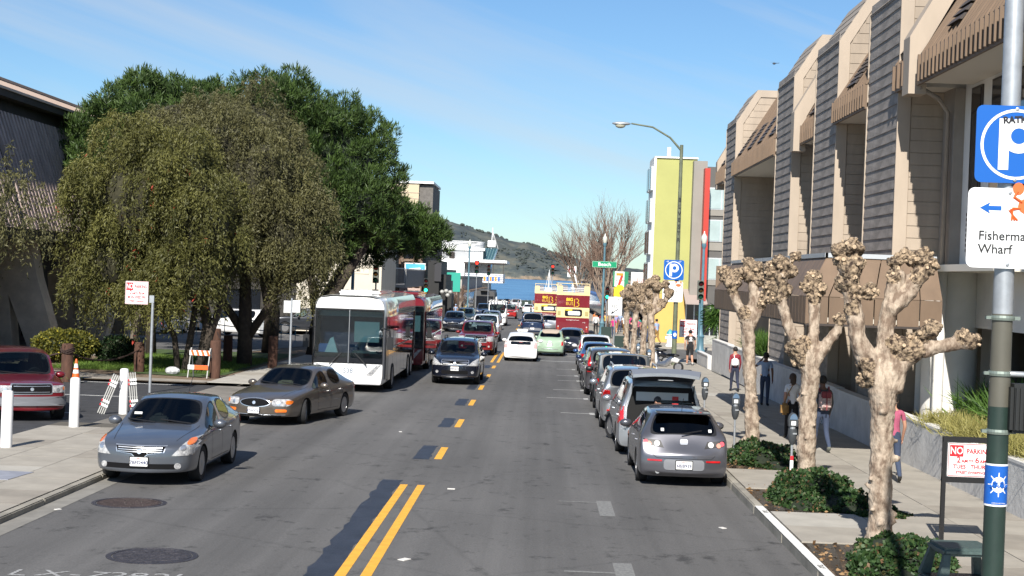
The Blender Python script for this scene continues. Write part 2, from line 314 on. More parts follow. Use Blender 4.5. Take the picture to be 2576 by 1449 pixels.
# ---- pavements: slabs one by one near the camera
SLABM = None
def pavement(name, x0, x1, y0, y1, near, widths, mats, thick=.15, skip=()):
    """widths: slab edges across; beyond 'near' the slabs run on as one joined sheet"""
    root = grid_sheet(name, x0, x1, y0, y1, thick - .022, M('joint_dirt', (.09, .08, .065), .95), ny=10)
    rr = random.Random(len(name))
    L = 1.52; meshes = {}
    rest = B(); n = int((y1 - y0) / L)
    for i in range(n):
        ya = y0 + i * L; yb = ya + L
        for k in range(len(widths) - 1):
            a, c = widths[k], widths[k + 1]
            g = .007
            if any(s[0] - .05 <= (a + c) / 2 <= s[1] + .05 and s[2] <= (ya + yb) / 2 <= s[3] for s in skip): continue
            if ya < near:
                key = (round(c - a, 3))
                if key not in meshes:
                    b = B(); w = c - a; b.box(-w / 2 + g, w / 2 - g, -L / 2 + g, L / 2 - g, -.028, 0); meshes[key] = b.mesh('slab')
                    meshes[key].materials.append(mats[0])
                o = link('slab', meshes[key], mats[rr.choice((0, 0, 0, 1, 2)) if rr.random() < .7 else 0], root, ((a + c) / 2, (ya + yb) / 2, thick + gz((ya + yb) / 2) + rr.uniform(-.002, .002)), (-math.atan(SL) + rr.uniform(-.0012, .0012), 0, 0))
            else: rest.box(a + g, c - g, ya + g, yb - g, thick - .028, thick)
    if rest.v: setp(rest.obj('far_slabs', mats[0], root, shear=True), kind='stuff')
    return root
pavement('pavement_right', KR + .16, 8.4, 1.0, 86, 60, [3.97, 5.45, 6.9, 8.32], [conc, conc2, conc3], skip=((3.9, 5.45, 18.6, 22.4), (3.9, 5.45, 24.7, 29.0), (3.9, 5.45, 30.9, 35.3)))
pavement('pavement_left', -11.55, KL - .16, 8, 36.5, 60, [-11.5, -10.2, -9.05, -7.93], [conc, conc3, conc2], thick=.10)
pavement('park_path', -11.3, KL - .16, 51.5, 88, 75, [-11.3, -9.6, -7.93], [conc3, conc, conc3])
for nm, x0, x1, y0, y1 in (('far_pavement_right', KR + .16, 8.6, 104, 335), ('far_pavement_left', -11.4, KL - .16, 104, 335), ('corner_pavement', 8.6, 30, 104, 113)):
    b = B(); b.box(x0, x1, y0, y1, -.2, .15); 
    o = b.obj(nm, conc, shear=True); o['kind'] = 'structure'
# kerbs
kerb = M('kerb_concrete', (.27, .25, .21), .85, var=.25, scale=2, bump=.2, bscale=20)
paint_w = M('worn_white_paint', (.70, .69, .66), .7, var=.16, scale=6, bump=.1)
def kerbrun(name, x0, x1, y0, y1, h, mat=kerb):
    root = None; n = max(1, int((y1 - y0) / 3.0)); L = (y1 - y0) / n
    root = B(); 
    for i in range(1): root.box(x0 + .01, x1 - .01, y0, y1, -.2, h - .03)
    r = root.obj(name, kerb, shear=True); r['kind'] = 'structure'
    b = B(); b.box(x0, x1, -L / 2 + .006, L / 2 - .006, -.16, h); me = b.mesh('kerbstone', bevel=.018)
    for i in range(n):
        y = y0 + (i + .5) * L; link('kerbstone', me, mat, r, (0, y, gz(y)), (-math.atan(SL), 0, 0))
    return r
kerbrun('kerb_right', KR, KR + .16, 26, 88, .15)
kr = kerbrun('kerb_right_painted', KR, KR + .16, 2, 26, .15)
b = B(); b.box(KR - .002, KR + .14, 2, 25.9, .145, .154); setp(b.obj('white_paint', paint_w, kr, shear=True, bevel=.003), label='worn white paint on the kerb top')
blk = M('stencil_black', (.05, .05, .05), .8)
for y in (25.2, 20.2): lettering('TAXI', .12, blk, kr, (KR + .07, y, gz(y) + .156), (0, 0, R(-90)), depth=.001, name='stencil')
kerbrun('kerb_left', KL - .16, KL, 8, 36.5, .10); kerbrun('kerb_left', KL - .16, KL, 52, 88, .15)
for y0, y1 in ((104, 335),): kerbrun('kerb_far', KR, KR + .16, y0, y1, .15); kerbrun('kerb_far', KL - .16, KL, y0, y1, .15)
# gutter strips
gut = M('gutter_concrete', (.20, .19, .17), .85, var=.2, scale=2)
grid_sheet('gutter', KL, KL + .35, 8, 52, .004, gut, ny=3); 
# ---- parking lot
lot = M('fresh_asphalt', (.035, .036, .04), .85, var=.3, scale=2.5, bump=.3, bscale=60)
grid_sheet('parking_lot', -40, -10.9, 26, 51.4, .035, lot, ny=3)
grid_sheet('driveway_apron', -10.9, KL - .0, 36.5, 51.4, .035, M('apron', (.17, .155, .135), .9, var=.3, scale=1.4), ny=3)
stripe_w = M('white_stripe', (.62, .62, .60), .75, var=.22, scale=9)
lots = thing('parking_lot_lines', 'thin white lines painted on the dark parking lot', 'painted lines', kind='structure')
for x0, x1, y in ((-40, -12.0, 50.9), (-30, -12.0, 39.3), (-22, -11.4, 30.9), (-30, -12.0, 45.2)):
    b = B(); b.box(x0, x1, y, y + .11, .0395, .0402); b.obj('stripe', stripe_w, lots, shear=True)
# ---- verge: dirt, grass, path by the trees
def soft_sheet(name, poly, z, mat, kind='structure', **k):
    b = B(); b.add([(x, y, z) for x, y in poly], [tuple(range(len(poly)))]); return setp(b.obj(name, mat, shear=True), kind=kind)
soft_sheet('dirt_verge', [(-40, 51.4), (-11.35, 51.4), (-11.35, 88), (-40, 88)], .10, soil)
soft_sheet('park_footpath', [(-40, 51.4), (-30, 57.5), (-24, 57.5), (-18.5, 55.7), (-14, 53.0), (-11.4, 52.6), (-11.4, 51.5), (-22, 51.5)], .116, conc2)
soft_sheet('building_forecourt', [(-40, 60), (-22.5, 60), (-19.5, 66), (-19, 88), (-40, 88)], .112, conc2)
grid_sheet('rear_parking_lot', -60, -11.4, 88, 89, .1, asph, ny=1)
soft_sheet('rear_car_park', [(-60, 74), (-14.5, 74), (-12.2, 88), (-60, 88)], .125, M('rear_asphalt', (.11, .11, .11), .9, var=.2, scale=.6))
lawn = M('lawn_soil', (.045, .075, .018), .95, var=.5, scale=3, bump=.4, bscale=20)
LAWN = [(-18.6, 57.0), (-16.6, 57.8), (-14.6, 55.0), (-12.2, 54.2), (-11.6, 56), (-11.8, 74), (-18.6, 74)]
soft_sheet('lawn', LAWN, .122, lawn)
# ---- paint on the road
yel = M('yellow_road_paint', (.72, .36, .035), .6, var=.12, scale=5, bump=.15, bscale=50)
tar = M('blackout_patch', (.026, .030, .042), .55, var=.3, scale=3, bump=.3, bscale=40)
def strip(b, x0, x1, y0, y1, z, jag=0, rr=random.Random(5)):
    n = max(1, int((y1 - y0) / .35)) if jag else 1
    L0 = [(x0 + rr.uniform(-jag, jag), y0 + (y1 - y0) * i / n) for i in range(n + 1)]; L1 = [(x1 + rr.uniform(-jag, jag), y0 + (y1 - y0) * i / n) for i in range(n + 1)]
    for i in range(n): b.quad((*L0[i], z), (*L1[i], z), (*L1[i + 1], z), (*L0[i + 1], z))
rp = thing('centre_line_paint', 'double yellow line and short yellow dashes down the middle of the street', 'road marking', kind='structure')
for i, (x0, x1) in enumerate(((-2.47, -2.33), (-2.15, -2.01))):
    b = B(); strip(b, x0, x1, -5, 28.0, .004); b.obj('yellow_line', yel, rp, shear=True)
b = B(); strip(b, -2.86, -2.49, -5, 28.6, .0036, .035); b.obj('blackout_strip', tar, rp, shear=True)
for i in range(7):
    y = 32.3 + 7.55 * i
    if i == 6: continue
    b = B(); strip(b, -2.15, -1.99, y, y + 2.45, .004); b.obj('yellow_dash', yel, rp, shear=True)
    b = B(); strip(b, -2.58, -2.25, y - .1, y + 2.7, .0036, .03); b.obj('blackout_patch', tar, rp, shear=True)
for x0, x1 in ((-2.40, -2.26), (-2.08, -1.94)):
    b = B(); strip(b, x0, x1, 75.6, 88, .004); b.obj('yellow_line', yel, rp, shear=True)
for i in range(9):
    b = B(); strip(b, -2.15, -1.99, 108 + i * 15, 113 + i * 15, .004); b.obj('yellow_dash', yel, rp, shear=True)
wp = thing('white_road_paint', 'white stop line, parking ticks and faded crosswalk bars on the asphalt', 'road marking', kind='structure')
faded = M('faded_white_paint', (.22, .22, .21), .8, col2=(.12, .12, .12), scale=22)
mid_w = M('scuffed_white_paint', (.48, .48, .46), .8, col2=(.22, .22, .22), scale=14)
b = B(); strip(b, -1.9, 3.4, 79.2, 79.55, .0042); b.obj('stop_line', mid_w, wp, shear=True)
for y in (86, 88.6):
    b = B(); strip(b, KL + .3, KR - .3, y, y + .28, .0042); b.obj('crosswalk_line', mid_w, wp, shear=True)
for y in (105, 108): b = B(); strip(b, KL + .3, KR - .3, y, y + .28, .0042); b.obj('crosswalk_line', mid_w, wp, shear=True)
for y in (19.8, 25.9): # parking ticks near the camera
    b = B(); strip(b, .45, 1.15, y + (.65 if y > 20 else .1), y + (.73 if y > 20 else .2), .0042, .01); b.obj('parking_tick', faded, wp, shear=True)
    b = B(); strip(b, 1.12, 1.38, y - .9, y + .9, .0044); b.obj('parking_tick', faded, wp, shear=True)
for y, x0 in ((45.9, .75), (52.2, .35), (56.6, .6), (62.5, .85), (66.2, .85), (71.5, .9)):
    b = B(); strip(b, x0, 1.75, y, y + .13, .0042); strip(b, 1.62, 1.78, y - .35, y + .4, .0043); b.obj('parking_tick', mid_w, wp, shear=True)
chalk = M('chalk_paint', (.42, .42, .42), .9, col2=(.15, .15, .15), scale=30)
for ch, x in (('L', -6.35), ('X', -5.95), ('-', -5.65), ('7', -5.4), ('2', -5.15), ('8', -4.9), ('2', -4.62), ('L', -4.35)):
    lettering(ch, .52, chalk, wp, (x * .985, 18.45 - (x + 5) * -.05, gz(18.4) + .005), (-math.atan(SL), 0, R(-4)), depth=.0005, name='utility_mark')
# small scraps and patches on the road
for i, (x, y, s) in enumerate(((-1.5, 27.6, .07), (-1.7, 20.3, .08), (3.05, 24.2, .06), (-5.9, 45, .05), (-7.9 + .5, 23.4, .05), (-3.4, 38, .05))):
    b = B(); b.box(-s, s, -s * .7, s * .7, 0, .012); setp(b.obj('litter', M('paper_scrap', (.6, .58, .55), .9), loc=(x, y, gz(y) + .002), rot=(0, 0, i), bevel=.003), 'small pale paper scrap lying on the asphalt', 'litter', 'paper scraps on the road')
# manholes
iron = M('cast_iron', (.060, .042, .036), .6, metal=.4, var=.3, scale=8, bump=.5, bscale=40); iron2 = M('cast_iron_grey', (.055, .05, .055), .55, metal=.4, var=.3, scale=8, bump=.5, bscale=40)
def manhole(x, y, r, mat, label):
    t = thing('manhole_cover', label, 'manhole cover', (x, y, gz(y)), group='manhole covers in the left lane'); t.rotation_euler = (-math.atan(SL), 0, 0)
    b = B(); b.lathe([(r, -.02), (r, .006), (r * .88, .009), (r * .87, -.01)], 40); b.obj('ring', iron2, t)
    b = B(); b.lathe([(r * .85, -.02), (r * .85, .007)], 40); b.obj('lid', mat, t)
    b = B()
    for i in range(-4, 5):
        w = math.sqrt(max(0, (r * .78) ** 2 - (i * r * .18) ** 2)); b.box(-w, w, i * r * .18 - .012, i * r * .18 + .012, .007, .011)
    b.obj('tread', mat, t)
manhole(-6.55, 24.4, .60, iron, 'rusty red brown round manhole cover in front of the grey sedan')
manhole(-5.0, 19.85, .60, iron2, 'dark grey round manhole cover nearest the camera, beside the utility marks')
b = B(); b.box(-.75, .75, -.55, .55, 0, .012); setp(b.obj('utility_cover', M('steel_plate', (.24, .25, .29), .5, var=.15, scale=3), loc=(-9.75, 26.4, gz(26.4) + .098), rot=(-math.atan(SL), 0, R(-4))), 'flat blue grey steel utility cover set in the left pavement', 'utility cover')
# ================================================================ RIGHT: clapboard office building
GY = {}
cream = M('cream_paint', (.335, .275, .215), .75, var=.18, scale=1.2, stretch=(1, 1, .25)); creamtrim = M('cream_trim', (.37, .305, .24), .7, var=.07, scale=2, stretch=(1, 1, .25))
greyb = M('grey_clapboard', (.25, .222, .198), .85, var=.34, scale=1.4, stretch=(1, .8, 2), bump=.25, bscale=10)
taupe = M('taupe_board', (.27, .235, .20), .8, var=.1, scale=1.5)
brownm = M('brown_metal', (.150, .100, .064), .6, var=.14, scale=2, stretch=(1, 1, .3)); brownroof = M('brown_roof', (.165, .112, .072), .65, var=.2, scale=3)
white_st = M('white_stucco', (.72, .70, .66), .85, var=.06, scale=1.5, bump=.1, bscale=30)
darkin = M('dark_recess', (.02, .018, .016), .9); dglass = M('dark_window', (.012, .014, .018), .06, spec=.8)
soffit = M('soffit', (.62, .58, .50), .8); dkfr = M('bronze_frame', (.045, .035, .03), .5)
ob = thing('office_building', 'long cream and grey clapboard office building with brown mansard roofs and a brown canopy', 'building', (0, 45, gz(45)))
XF, ZS, ZT = 8.62, 11.45, 14.6      # face of the fins, height where the slope starts, top
def gl(y): return 0.0
O = lambda b, name, mat, **k: b.obj(name, mat, ob, loc=(0, -45, 0), **k)
def slope_x(z): return XF + max(0, (z - ZS)) * .62
def section(top=ZT): return [(XF, .2), (13.5, .2), (13.5, top), (slope_x(top), top), (XF, ZS)]
boardW = B(); boardW.prism([(0, 0), (.028, 0), (.008, .27), (0, .27)], 'y', -1.70, 1.70); boardWm = boardW.mesh('board')
fins = [(37.45, 40.9), (45.25, 48.8), (53.25, 56.8), (69.0, 72.4)]
for a, c in fins:
    top = 12.95
    b = B(); b.prism([(XF + .03, .2), (13.5, .2), (13.5, top - .04), (slope_x(top), top - .04), (XF + .03, ZS)], 'y', a, c); fin = O(b, 'fin', cream)
    n = int((ZS - .3) / .3)
    for i in range(n + 1):                                   # grey boards of the street face, each lapping the one below
        z = .3 + i * .3
        link('board', boardWm, greyb, fin, (XF + .03, (a + c) / 2, z), (0, 0, 0)).scale = (-1, (c - a) / 3.4, 1.12)
    ns = 5
    for i in range(ns):                                      # boards on the sloped part
        z0 = ZS + i * .3; x0 = slope_x(z0) + .02
        b = B(); b.prism([(x0 - .04, z0), (x0, z0 - .02), (x0 + .19, z0 + .29), (x0 + .17, z0 + .31)], 'y', a, c); b.obj('board', taupe, fin)
    # cream south face: wide trim band round fine boards
    def inner(z): return max(XF + .34, slope_x(z) + .34)
    z = .3
    while z < top - .4:
        x0 = inner(z + .15); b = B(); b.prism([(x0, z), (13.4, z), (13.4, z + .285), (x0, z + .285)], 'y', a - .022, a); b.obj('cream_board', cream, fin); z += .3
    b = B(); b.prism([(XF, .2), (XF + .32, .2), (XF + .32, ZS - .06), (slope_x(top - .32) + .34, top - .32), (13.4, top - .32), (13.4, top), (slope_x(top), top), (XF, ZS)], 'y', a - .05, a + .01)
    b.obj('trim_band', creamtrim, fin)
    b = B(); b.prism([(XF - .02, .2), (XF + .04, .2), (XF + .04, ZS), (XF - .02, ZS)], 'y', c, c + .05); b.obj('edge_trim', creamtrim, fin)
# bays between the fins
def bay(y0, y1, zw=8.95, back=10.9, eave=True, bracket=False):
    b = B(); b.box(back, back + .3, y0, y1, .2, 9.2); wall = O(b, 'bay_wall', white_st)
    ex = XF - .08 if not bracket else XF + .12
    ya, yb = (y0, y1 - (1.0 if bracket else 0))
    b = B(); b.prism([(ex + .06, 9.0), (back + .3, 9.0), (back + .3, 9.12), (ex + .06, 9.12)], 'y', ya, yb); O(b, 'soffit', soffit)
    b = B(); b.prism([(ex, 8.95), (ex + .06, 8.95), (ex + .06, 9.62), (ex, 9.62)], 'y', ya, yb); fa = O(b, 'fascia', brownm)
    top = 12.75; rx = ex + (top - 9.6) * .62
    b = B(); b.prism([(ex + .02, 9.6), (13.3, 9.6), (13.3, top), (rx, top)], 'y', ya, yb); rf = O(b, 'mansard_roof', brownroof)
    n = int((yb - ya) / .32)
    for i in range(n + 1):                                  # standing ribs on the fascia and roof
        y = ya + (yb - ya) * i / n
        b = B(); b.box(ex - .07, ex, y - .02, y + .02, 9.0, 9.60); b.obj('rib', brownm, fa)
        b = B(); b.prism([(ex - .02, 9.62), (ex + .04, 9.6), (rx + .04, top), (rx - .04, top)], 'y', y - .02, y + .02); b.obj('rib', brownm, rf)
    # louvred dark dormer strips low on the slope
    k = 1 if yb - ya < 5 else 4
    for j in range(k):
        w = (yb - ya) / k; yc = ya + (j + .62) * w
        for s in range(7):
            z = 9.9 + s * .16; x = ex + (z - 9.6) * .62; b = B(); b.prism([(x - .09, z), (x - .03, z), (x + .05, z + .12), (x, z + .12)], 'y', yc - .75, yc + .45); b.obj('louvre', dkfr, rf)
    # tall windows of the upper floors, set in white wall
    m = max(1, int((y1 - y0 - .6) / 1.6))
    for j in range(m):
        yc = y0 + (j + .5) * (y1 - y0) / m
        for z0, z1 in ((4.95, 6.35), (6.95, 8.9)):
            b = B(); b.box(back - .04, back + .0, yc - .46, yc + .46, z0, z1); w = b.obj('window', dkfr, wall)
            b = B(); b.box(back - .055, back - .042, yc - .40, yc + .40, z0 + .06, z1 - .06); b.obj('pane', dglass, w)
    return wall
bay(57.0 - .2, 69.0); bay(48.8, 53.25, bracket=True); bay(40.9, 45.25); bay(36.5, 37.45); bay(72.4, 75.2)
for yb in (36.0, 52.3, 75.0):                                     # cream brackets that end the mansards
    b = B(); b.prism([(XF - .12, 8.75), (XF + .30, 8.75), (XF + .30, 9.95), (XF + 1.95, 12.95), (XF + 1.5, 12.95), (XF - .12, 10.1)], 'y', yb - .12, yb + .5); O(b, 'bracket', creamtrim)
# near end of the building: white stucco bays with tall bronze windows, broad eave
XN = 10.0
b = B(); b.box(XN, 13.5, 8, 36.4, 3.3, 9.1); nw = O(b, 'near_wall', white_st)
b = B(); b.box(9.75, 10.4, 36.4, 37.4, 3.3, 9.0); O(b, 'grey_pier', taupe)
b = B(); b.box(12.2, 12.5, 8, 31.0, .2, 3.3); O(b, 'ground_floor_wall', white_st)
for y in np.arange(11.0, 35.5, 1.62):
    for z0, z1 in ((4.95, 6.1), (6.35, 8.9)):
        b = B(); b.box(XN - .05, XN - .002, y - .42, y + .42, z0, z1); w = b.obj('window', dkfr, nw)
        b = B(); b.box(XN - .065, XN - .052, y - .36, y + .36, z0 + .08, z1 - .06); b.obj('pane', dglass, w)
        if z0 < 5:
            for s in range(8): b = B(); z = z0 + .1 + s * .12; b.box(XN - .09, XN - .068, y - .35, y + .35, z, z + .07); b.obj('louvre', dkfr, w)
bx = XF + .05
b = B(); b.prism([(bx + .06, 9.0), (XN + .3, 9.0), (XN + .3, 9.12), (bx + .06, 9.12)], 'y', 8, 35.8); O(b, 'soffit', soffit)
b = B(); b.prism([(bx, 8.93), (bx + .06, 8.93), (bx + .06, 9.62), (bx, 9.62)], 'y', 8, 35.8); fa = O(b, 'fascia', brownm)
b = B(); b.prism([(bx + .02, 9.6), (13.3, 9.6), (13.3, 14.6), (bx + 3.1, 14.6)], 'y', 8, 35.8); rf = O(b, 'mansard_roof', brownroof)
for i in range(84):
    y = 8 + i * .33
    b = B(); b.box(bx - .09, bx, y - .025, y + .025, 8.98, 9.60); b.obj('rib', brownm, fa)
    b = B(); b.prism([(bx - .02, 9.62), (bx + .05, 9.6), (bx + 3.15, 14.6), (bx + 3.07, 14.6)], 'y', y - .02, y + .02); b.obj('rib', brownm, rf)
for y in (33.3, 27.5):
    for s in range(14):
        z = 10.0 + s * .2; x = bx + (z - 9.6) * .62; b = B(); b.prism([(x - .12, z), (x - .04, z), (x + .06, z + .14), (x, z + .14)], 'y', y - .5, y + .5); b.obj('louvre', dkfr, rf)
b = B(); b.tube([(bx + .1, 35.9, 8.9), (9.3, 36.2, 8.7), (9.65, 36.6, 8.4), (9.65, 36.6, 3.4)], .055, 8); O(b, 'downpipe', taupe, smooth=True)
for y in (40.8 - .1 + .2, 56.9):
    b = B(); b.tube([(XF + .2, y, 8.8), (XF + .12, y, 8.4), (XF + .12, y, 5)], .05, 8); O(b, 'downpipe', taupe, smooth=True)
# ground floor: dark set-back glazing, white round columns
b = B(); b.box(11.2, 11.4, 31, 75, .2, 4.7); O(b, 'ground_floor_recess', M('recess_glass', (.03, .028, .025), .25))
b = B(); b.box(XF + .3, 11.2, 30, 75, 4.55, 4.7); O(b, 'ground_floor_soffit', soffit)
for y, x, r in ((34.5, 9.1, .12), (37.0, 9.35, .14), (41.5, 9.2, .14), (46, 9.2, .14), (51.5, 9.2, .14)):
    b = B(); b.cyl(x, y, .2, 4.6, r, n=14); O(b, 'column', white_st, smooth='auto')
b = B(); b.box(9.35, 9.5, 44, 56, .3, 3.4); O(b, 'ground_floor_pier', cream)
b = B(); b.cyl(9.55, 35.3, .2, 4.6, .62, n=28); O(b, 'round_column', white_st, smooth='auto')
# canopy over the pavement
Y0, Y1, XL = 33.0, 50.3, 5.78
cp = B(); cp.box(XL + .04, 8.7, Y0 + .04, Y1 - .04, 3.34, 3.44); can = O(cp, 'canopy', soffit)
def cobj(b, name, mat, **k): return b.obj(name, mat, can, **k)
z0, z1, z2 = 3.30, 3.90, 4.78; XR, YR = XL + .55, Y0 + .7
XE = 8.75
n = 6
for i in range(n):                                          # south face, panel by panel
    xa, xb = XL + (XE - XL) * i / n, XL + (XE - XL) * (i + 1) / n; g = .012
    b = B(); b.box(xa + g, xb - g, Y0, Y0 + .04, z0, z1 - .01); cobj(b, 'canopy_panel', brownm)
    xa2, xb2 = XR + (XE - XR) * i / n, XR + (XE - XR) * (i + 1) / n
    b = B(); b.add([(xa + g, Y0, z1), (xb - g, Y0, z1), (xb2 - g, YR, z2), (xa2 + g, YR, z2), (xa + g, Y0 + .05, z1), (xb - g, Y0 + .05, z1), (xb2 - g, YR + .05, z2 - .02), (xa2 + g, YR + .05, z2 - .02)], [(0, 1, 2, 3), (7, 6, 5, 4), (0, 4, 5, 1), (1, 5, 6, 2), (2, 6, 7, 3), (3, 7, 4, 0)]); cobj(b, 'canopy_panel', brownm)
n = 40
for i in range(n):                                          # street face: narrower ribbed panels
    ya, yb = Y0 + (Y1 - Y0) * i / n, Y0 + (Y1 - Y0) * (i + 1) / n; g = .012
    b = B(); b.box(XL, XL + .04, ya + g, yb - g, z0, z1 - .01); cobj(b, 'canopy_panel', brownm)
    ya2, yb2 = YR + (Y1 - YR) * i / n, YR + (Y1 - YR) * (i + 1) / n
    b = B(); b.add([(XL, ya + g, z1), (XL, yb - g, z1), (XR, yb2 - g, z2), (XR, ya2 + g, z2), (XL + .05, ya + g, z1), (XL + .05, yb - g, z1), (XR + .05, yb2 - g, z2 - .02), (XR + .05, ya2 + g, z2 - .02)], [(0, 3, 2, 1), (4, 5, 6, 7), (0, 1, 5, 4), (1, 2, 6, 5), (2, 3, 7, 6), (3, 0, 4, 7)]); cobj(b, 'canopy_panel', brownm)
flash = M('zinc_flashing', (.50, .53, .56), .4, metal=.3)
b = B(); b.box(XR - .04, XE, YR - .05, YR + .02, z2 - .01, z2 + .09); b.box(XR - .05, XR + .02, YR - .05, Y1, z2 - .01, z2 + .09); cobj(b, 'flashing', flash)
b = B(); b.box(XR, 8.75, YR, Y1 - .02, z2 - .1, z2 - .02); cobj(b, 'canopy_top', brownroof)
b = B(); b.box(XL + .02, XR + .4, Y1 - .06, Y1 - .02, z0, z2 - .1); cobj(b, 'canopy_end', brownm)
b = B(); b.box(XL + .01, XL + .05, Y0 + .01, Y1, z0 - .04, z0 + .03); b.box(XL + .05, XE, Y0 - .02, Y0 + .03, z0 - .04, z0 + .01); cobj(b, 'canopy_drip', dkfr)
# planter wall along the pavement
pw = thing('planter_wall', 'low pale grey concrete planter wall along the pavement under the office building', 'wall', (0, 45, gz(45)))
cw = M('planter_concrete', (.58, .57, .55), .85, var=.14, scale=1.6, bump=.35, bscale=9); wcap = M('white_cap', (.60, .59, .57), .8, var=.06)
edges = [6, 12, 18, 24, 30, 36, 42, 48, 54, 60, 66, 72]
for i in range(len(edges) - 1):
    a, c = edges[i], edges[i + 1]; h = 1.28 + .0045 * (a - 28)
    b = B(); b.box(8.25, 8.5, a + .008, c - .008, .05, h - .05); b.obj('wall_panel', cw, pw, loc=(0, -45, 0))
    b = B(); b.box(8.24, 8.52, a + .006, c - .006, h - .05, h); b.obj('coping', wcap, pw, loc=(0, -45, 0))
pw2 = thing('planter_wall', 'short low white planter wall at the far corner of the office building', 'wall', (0, 78, gz(78)))
b = B(); b.box(8.4, 8.6, -3, 2, .05, .75); b.obj('wall_panel', cw, pw2); b = B(); b.box(8.38, 8.62, -3, 2, .75, .8); b.obj('coping', wcap, pw2)
soft_sheet('planter_soil', [(8.5, 6), (11.2, 6), (11.2, 72), (8.5, 72)], 1.05, soil)
# ================================================================ yellow and grey corner building
cb = thing('corner_building', 'bright yellow and dark grey modern building with a red fin on the far corner', 'building', (0, 113, gz(113)))
yw = M('yellow_stucco', (.36, .36, .125), .8, var=.05, scale=.5); yw2 = M('orange_stucco', (.55, .36, .10), .8, var=.05, scale=.5)
gw = M('grey_stucco', (.10, .095, .09), .8, var=.08, scale=.5); gwl = M('light_grey_stucco', (.24, .225, .20), .8, var=.08, scale=.5); redm = M('red_panel', (.42, .035, .02), .5)
alum = M('aluminium', (.55, .57, .58), .4, metal=.4); pglass = M('pale_window', (.34, .42, .42), .12, var=.1, scale=1.0, spec=.8)
H0 = 13.9
def C(b, name, mat, **k): return b.obj(name, mat, cb, **k)
b = B(); b.box(8.3, 11.35, 0, 4.6, 3.8, H0); C(b, 'yellow_wall', yw)
b = B(); b.box(8.32, 11.3, .02, 4.5, 0, 3.8); C(b, 'orange_wall', yw2)
b = B(); b.box(8.15, 11.4, -.12, 4.7, H0, H0 + .12); b.box(8.12, 8.3, -.1, 4.6, 4, H0); C(b, 'parapet_trim', M('white_trim', (.7, .7, .66), .6))
b = B(); b.box(11.0, 12.0, -1.1, 0, 3.4, H0 - .2); C(b, 'grey_fin', gwl)
b = B(); b.box(11.72, 12.1, -2.2, -1.1, 3.4, 13.1); C(b, 'red_fin', redm)
b = B(); b.box(11.4, 26, .3, 30, 0, 13.4); gm = C(b, 'grey_wall', gw)
b = B(); b.box(11.4, 12.0, -1.3, -.05, 10.2, 12.4)
for z in (11.35, 8.95, 6.1):
    for x in (12.15, 15.4, 18.6):
        z0 = z - 1.1; b = B(); b.box(x - .05, x + 1.55, .2, .3, z0 - .05, z0 + 1.6); w = b.obj('window', alum, gm); b = B(); b.box(x + .02, x + 1.08, .17, .2, z0 + .02, z0 + 1.52); b.obj('pane', pglass, w); b = B(); b.box(x + 1.16, x + 1.48, .17, .2, z0 + .02, z0 + 1.52); b.obj('pane', pglass, w)
for z in (9.9, 7.3, 4.7):
    b = B(); b.box(11.4, 26, .22, .3, z - .15, z + .45); b.obj('spandrel', gwl, gm)
for i in range(4):                                        # strip windows on the street side
    for j in range(2):
        b = B(); b.box(7.95, 8.12, .3 + j * 2.3, 2.2 + j * 2.3, 4.3 + i * 2.4, 6.1 + i * 2.4); w = C(b, 'window', alum); b = B(); b.box(7.92, 7.95, .4 + j * 2.3, 2.1 + j * 2.3, 4.4 + i * 2.4, 6.0 + i * 2.4); b.obj('pane', dglass, w)
b = B(); b.add([(8.2, -2.6, 3.1), (15, -2.6, 3.1), (15, 0, 4.2), (8.2, 0, 4.2), (8.2, -2.6, 3.0), (15, -2.6, 3.0), (15, 0, 4.1), (8.2, 0, 4.1)], [(0, 1, 2, 3), (7, 6, 5, 4), (0, 4, 5, 1), (1, 5, 6, 2), (2, 6, 7, 3), (3, 7, 4, 0)])
aw = B(); aw.prism([(-2.6, 3.1), (0, 4.1), (0, 4.2), (-2.6, 3.2)], 'x', 10.6, 12.2); C(aw, 'awning', M('taupe_awning', (.33, .27, .24), .85))
b = B(); b.box(10.9, 13.3, -.1, .02, 0, 3.1); C(b, 'shop_window', dglass); 
for x in (10.9, 11.5, 12.1, 12.7, 13.3): b = B(); b.box(x - .04, x + .04, -.14, -.1, 0, 3.1); C(b, 'mullion', alum)
b = B(); b.box(9.3, 9.6, 3, 3.3, H0, H0 + 1.1); b.box(10.2, 11.2, 6, 8, H0, H0 + .6); C(b, 'roof_plant', alum)
b = B(); b.box(10.9, 26, -.3, .3, 0, .8); C(b, 'stone_plinth', M('plinth_stone', (.30, .30, .27), .9, var=.3, scale=3))
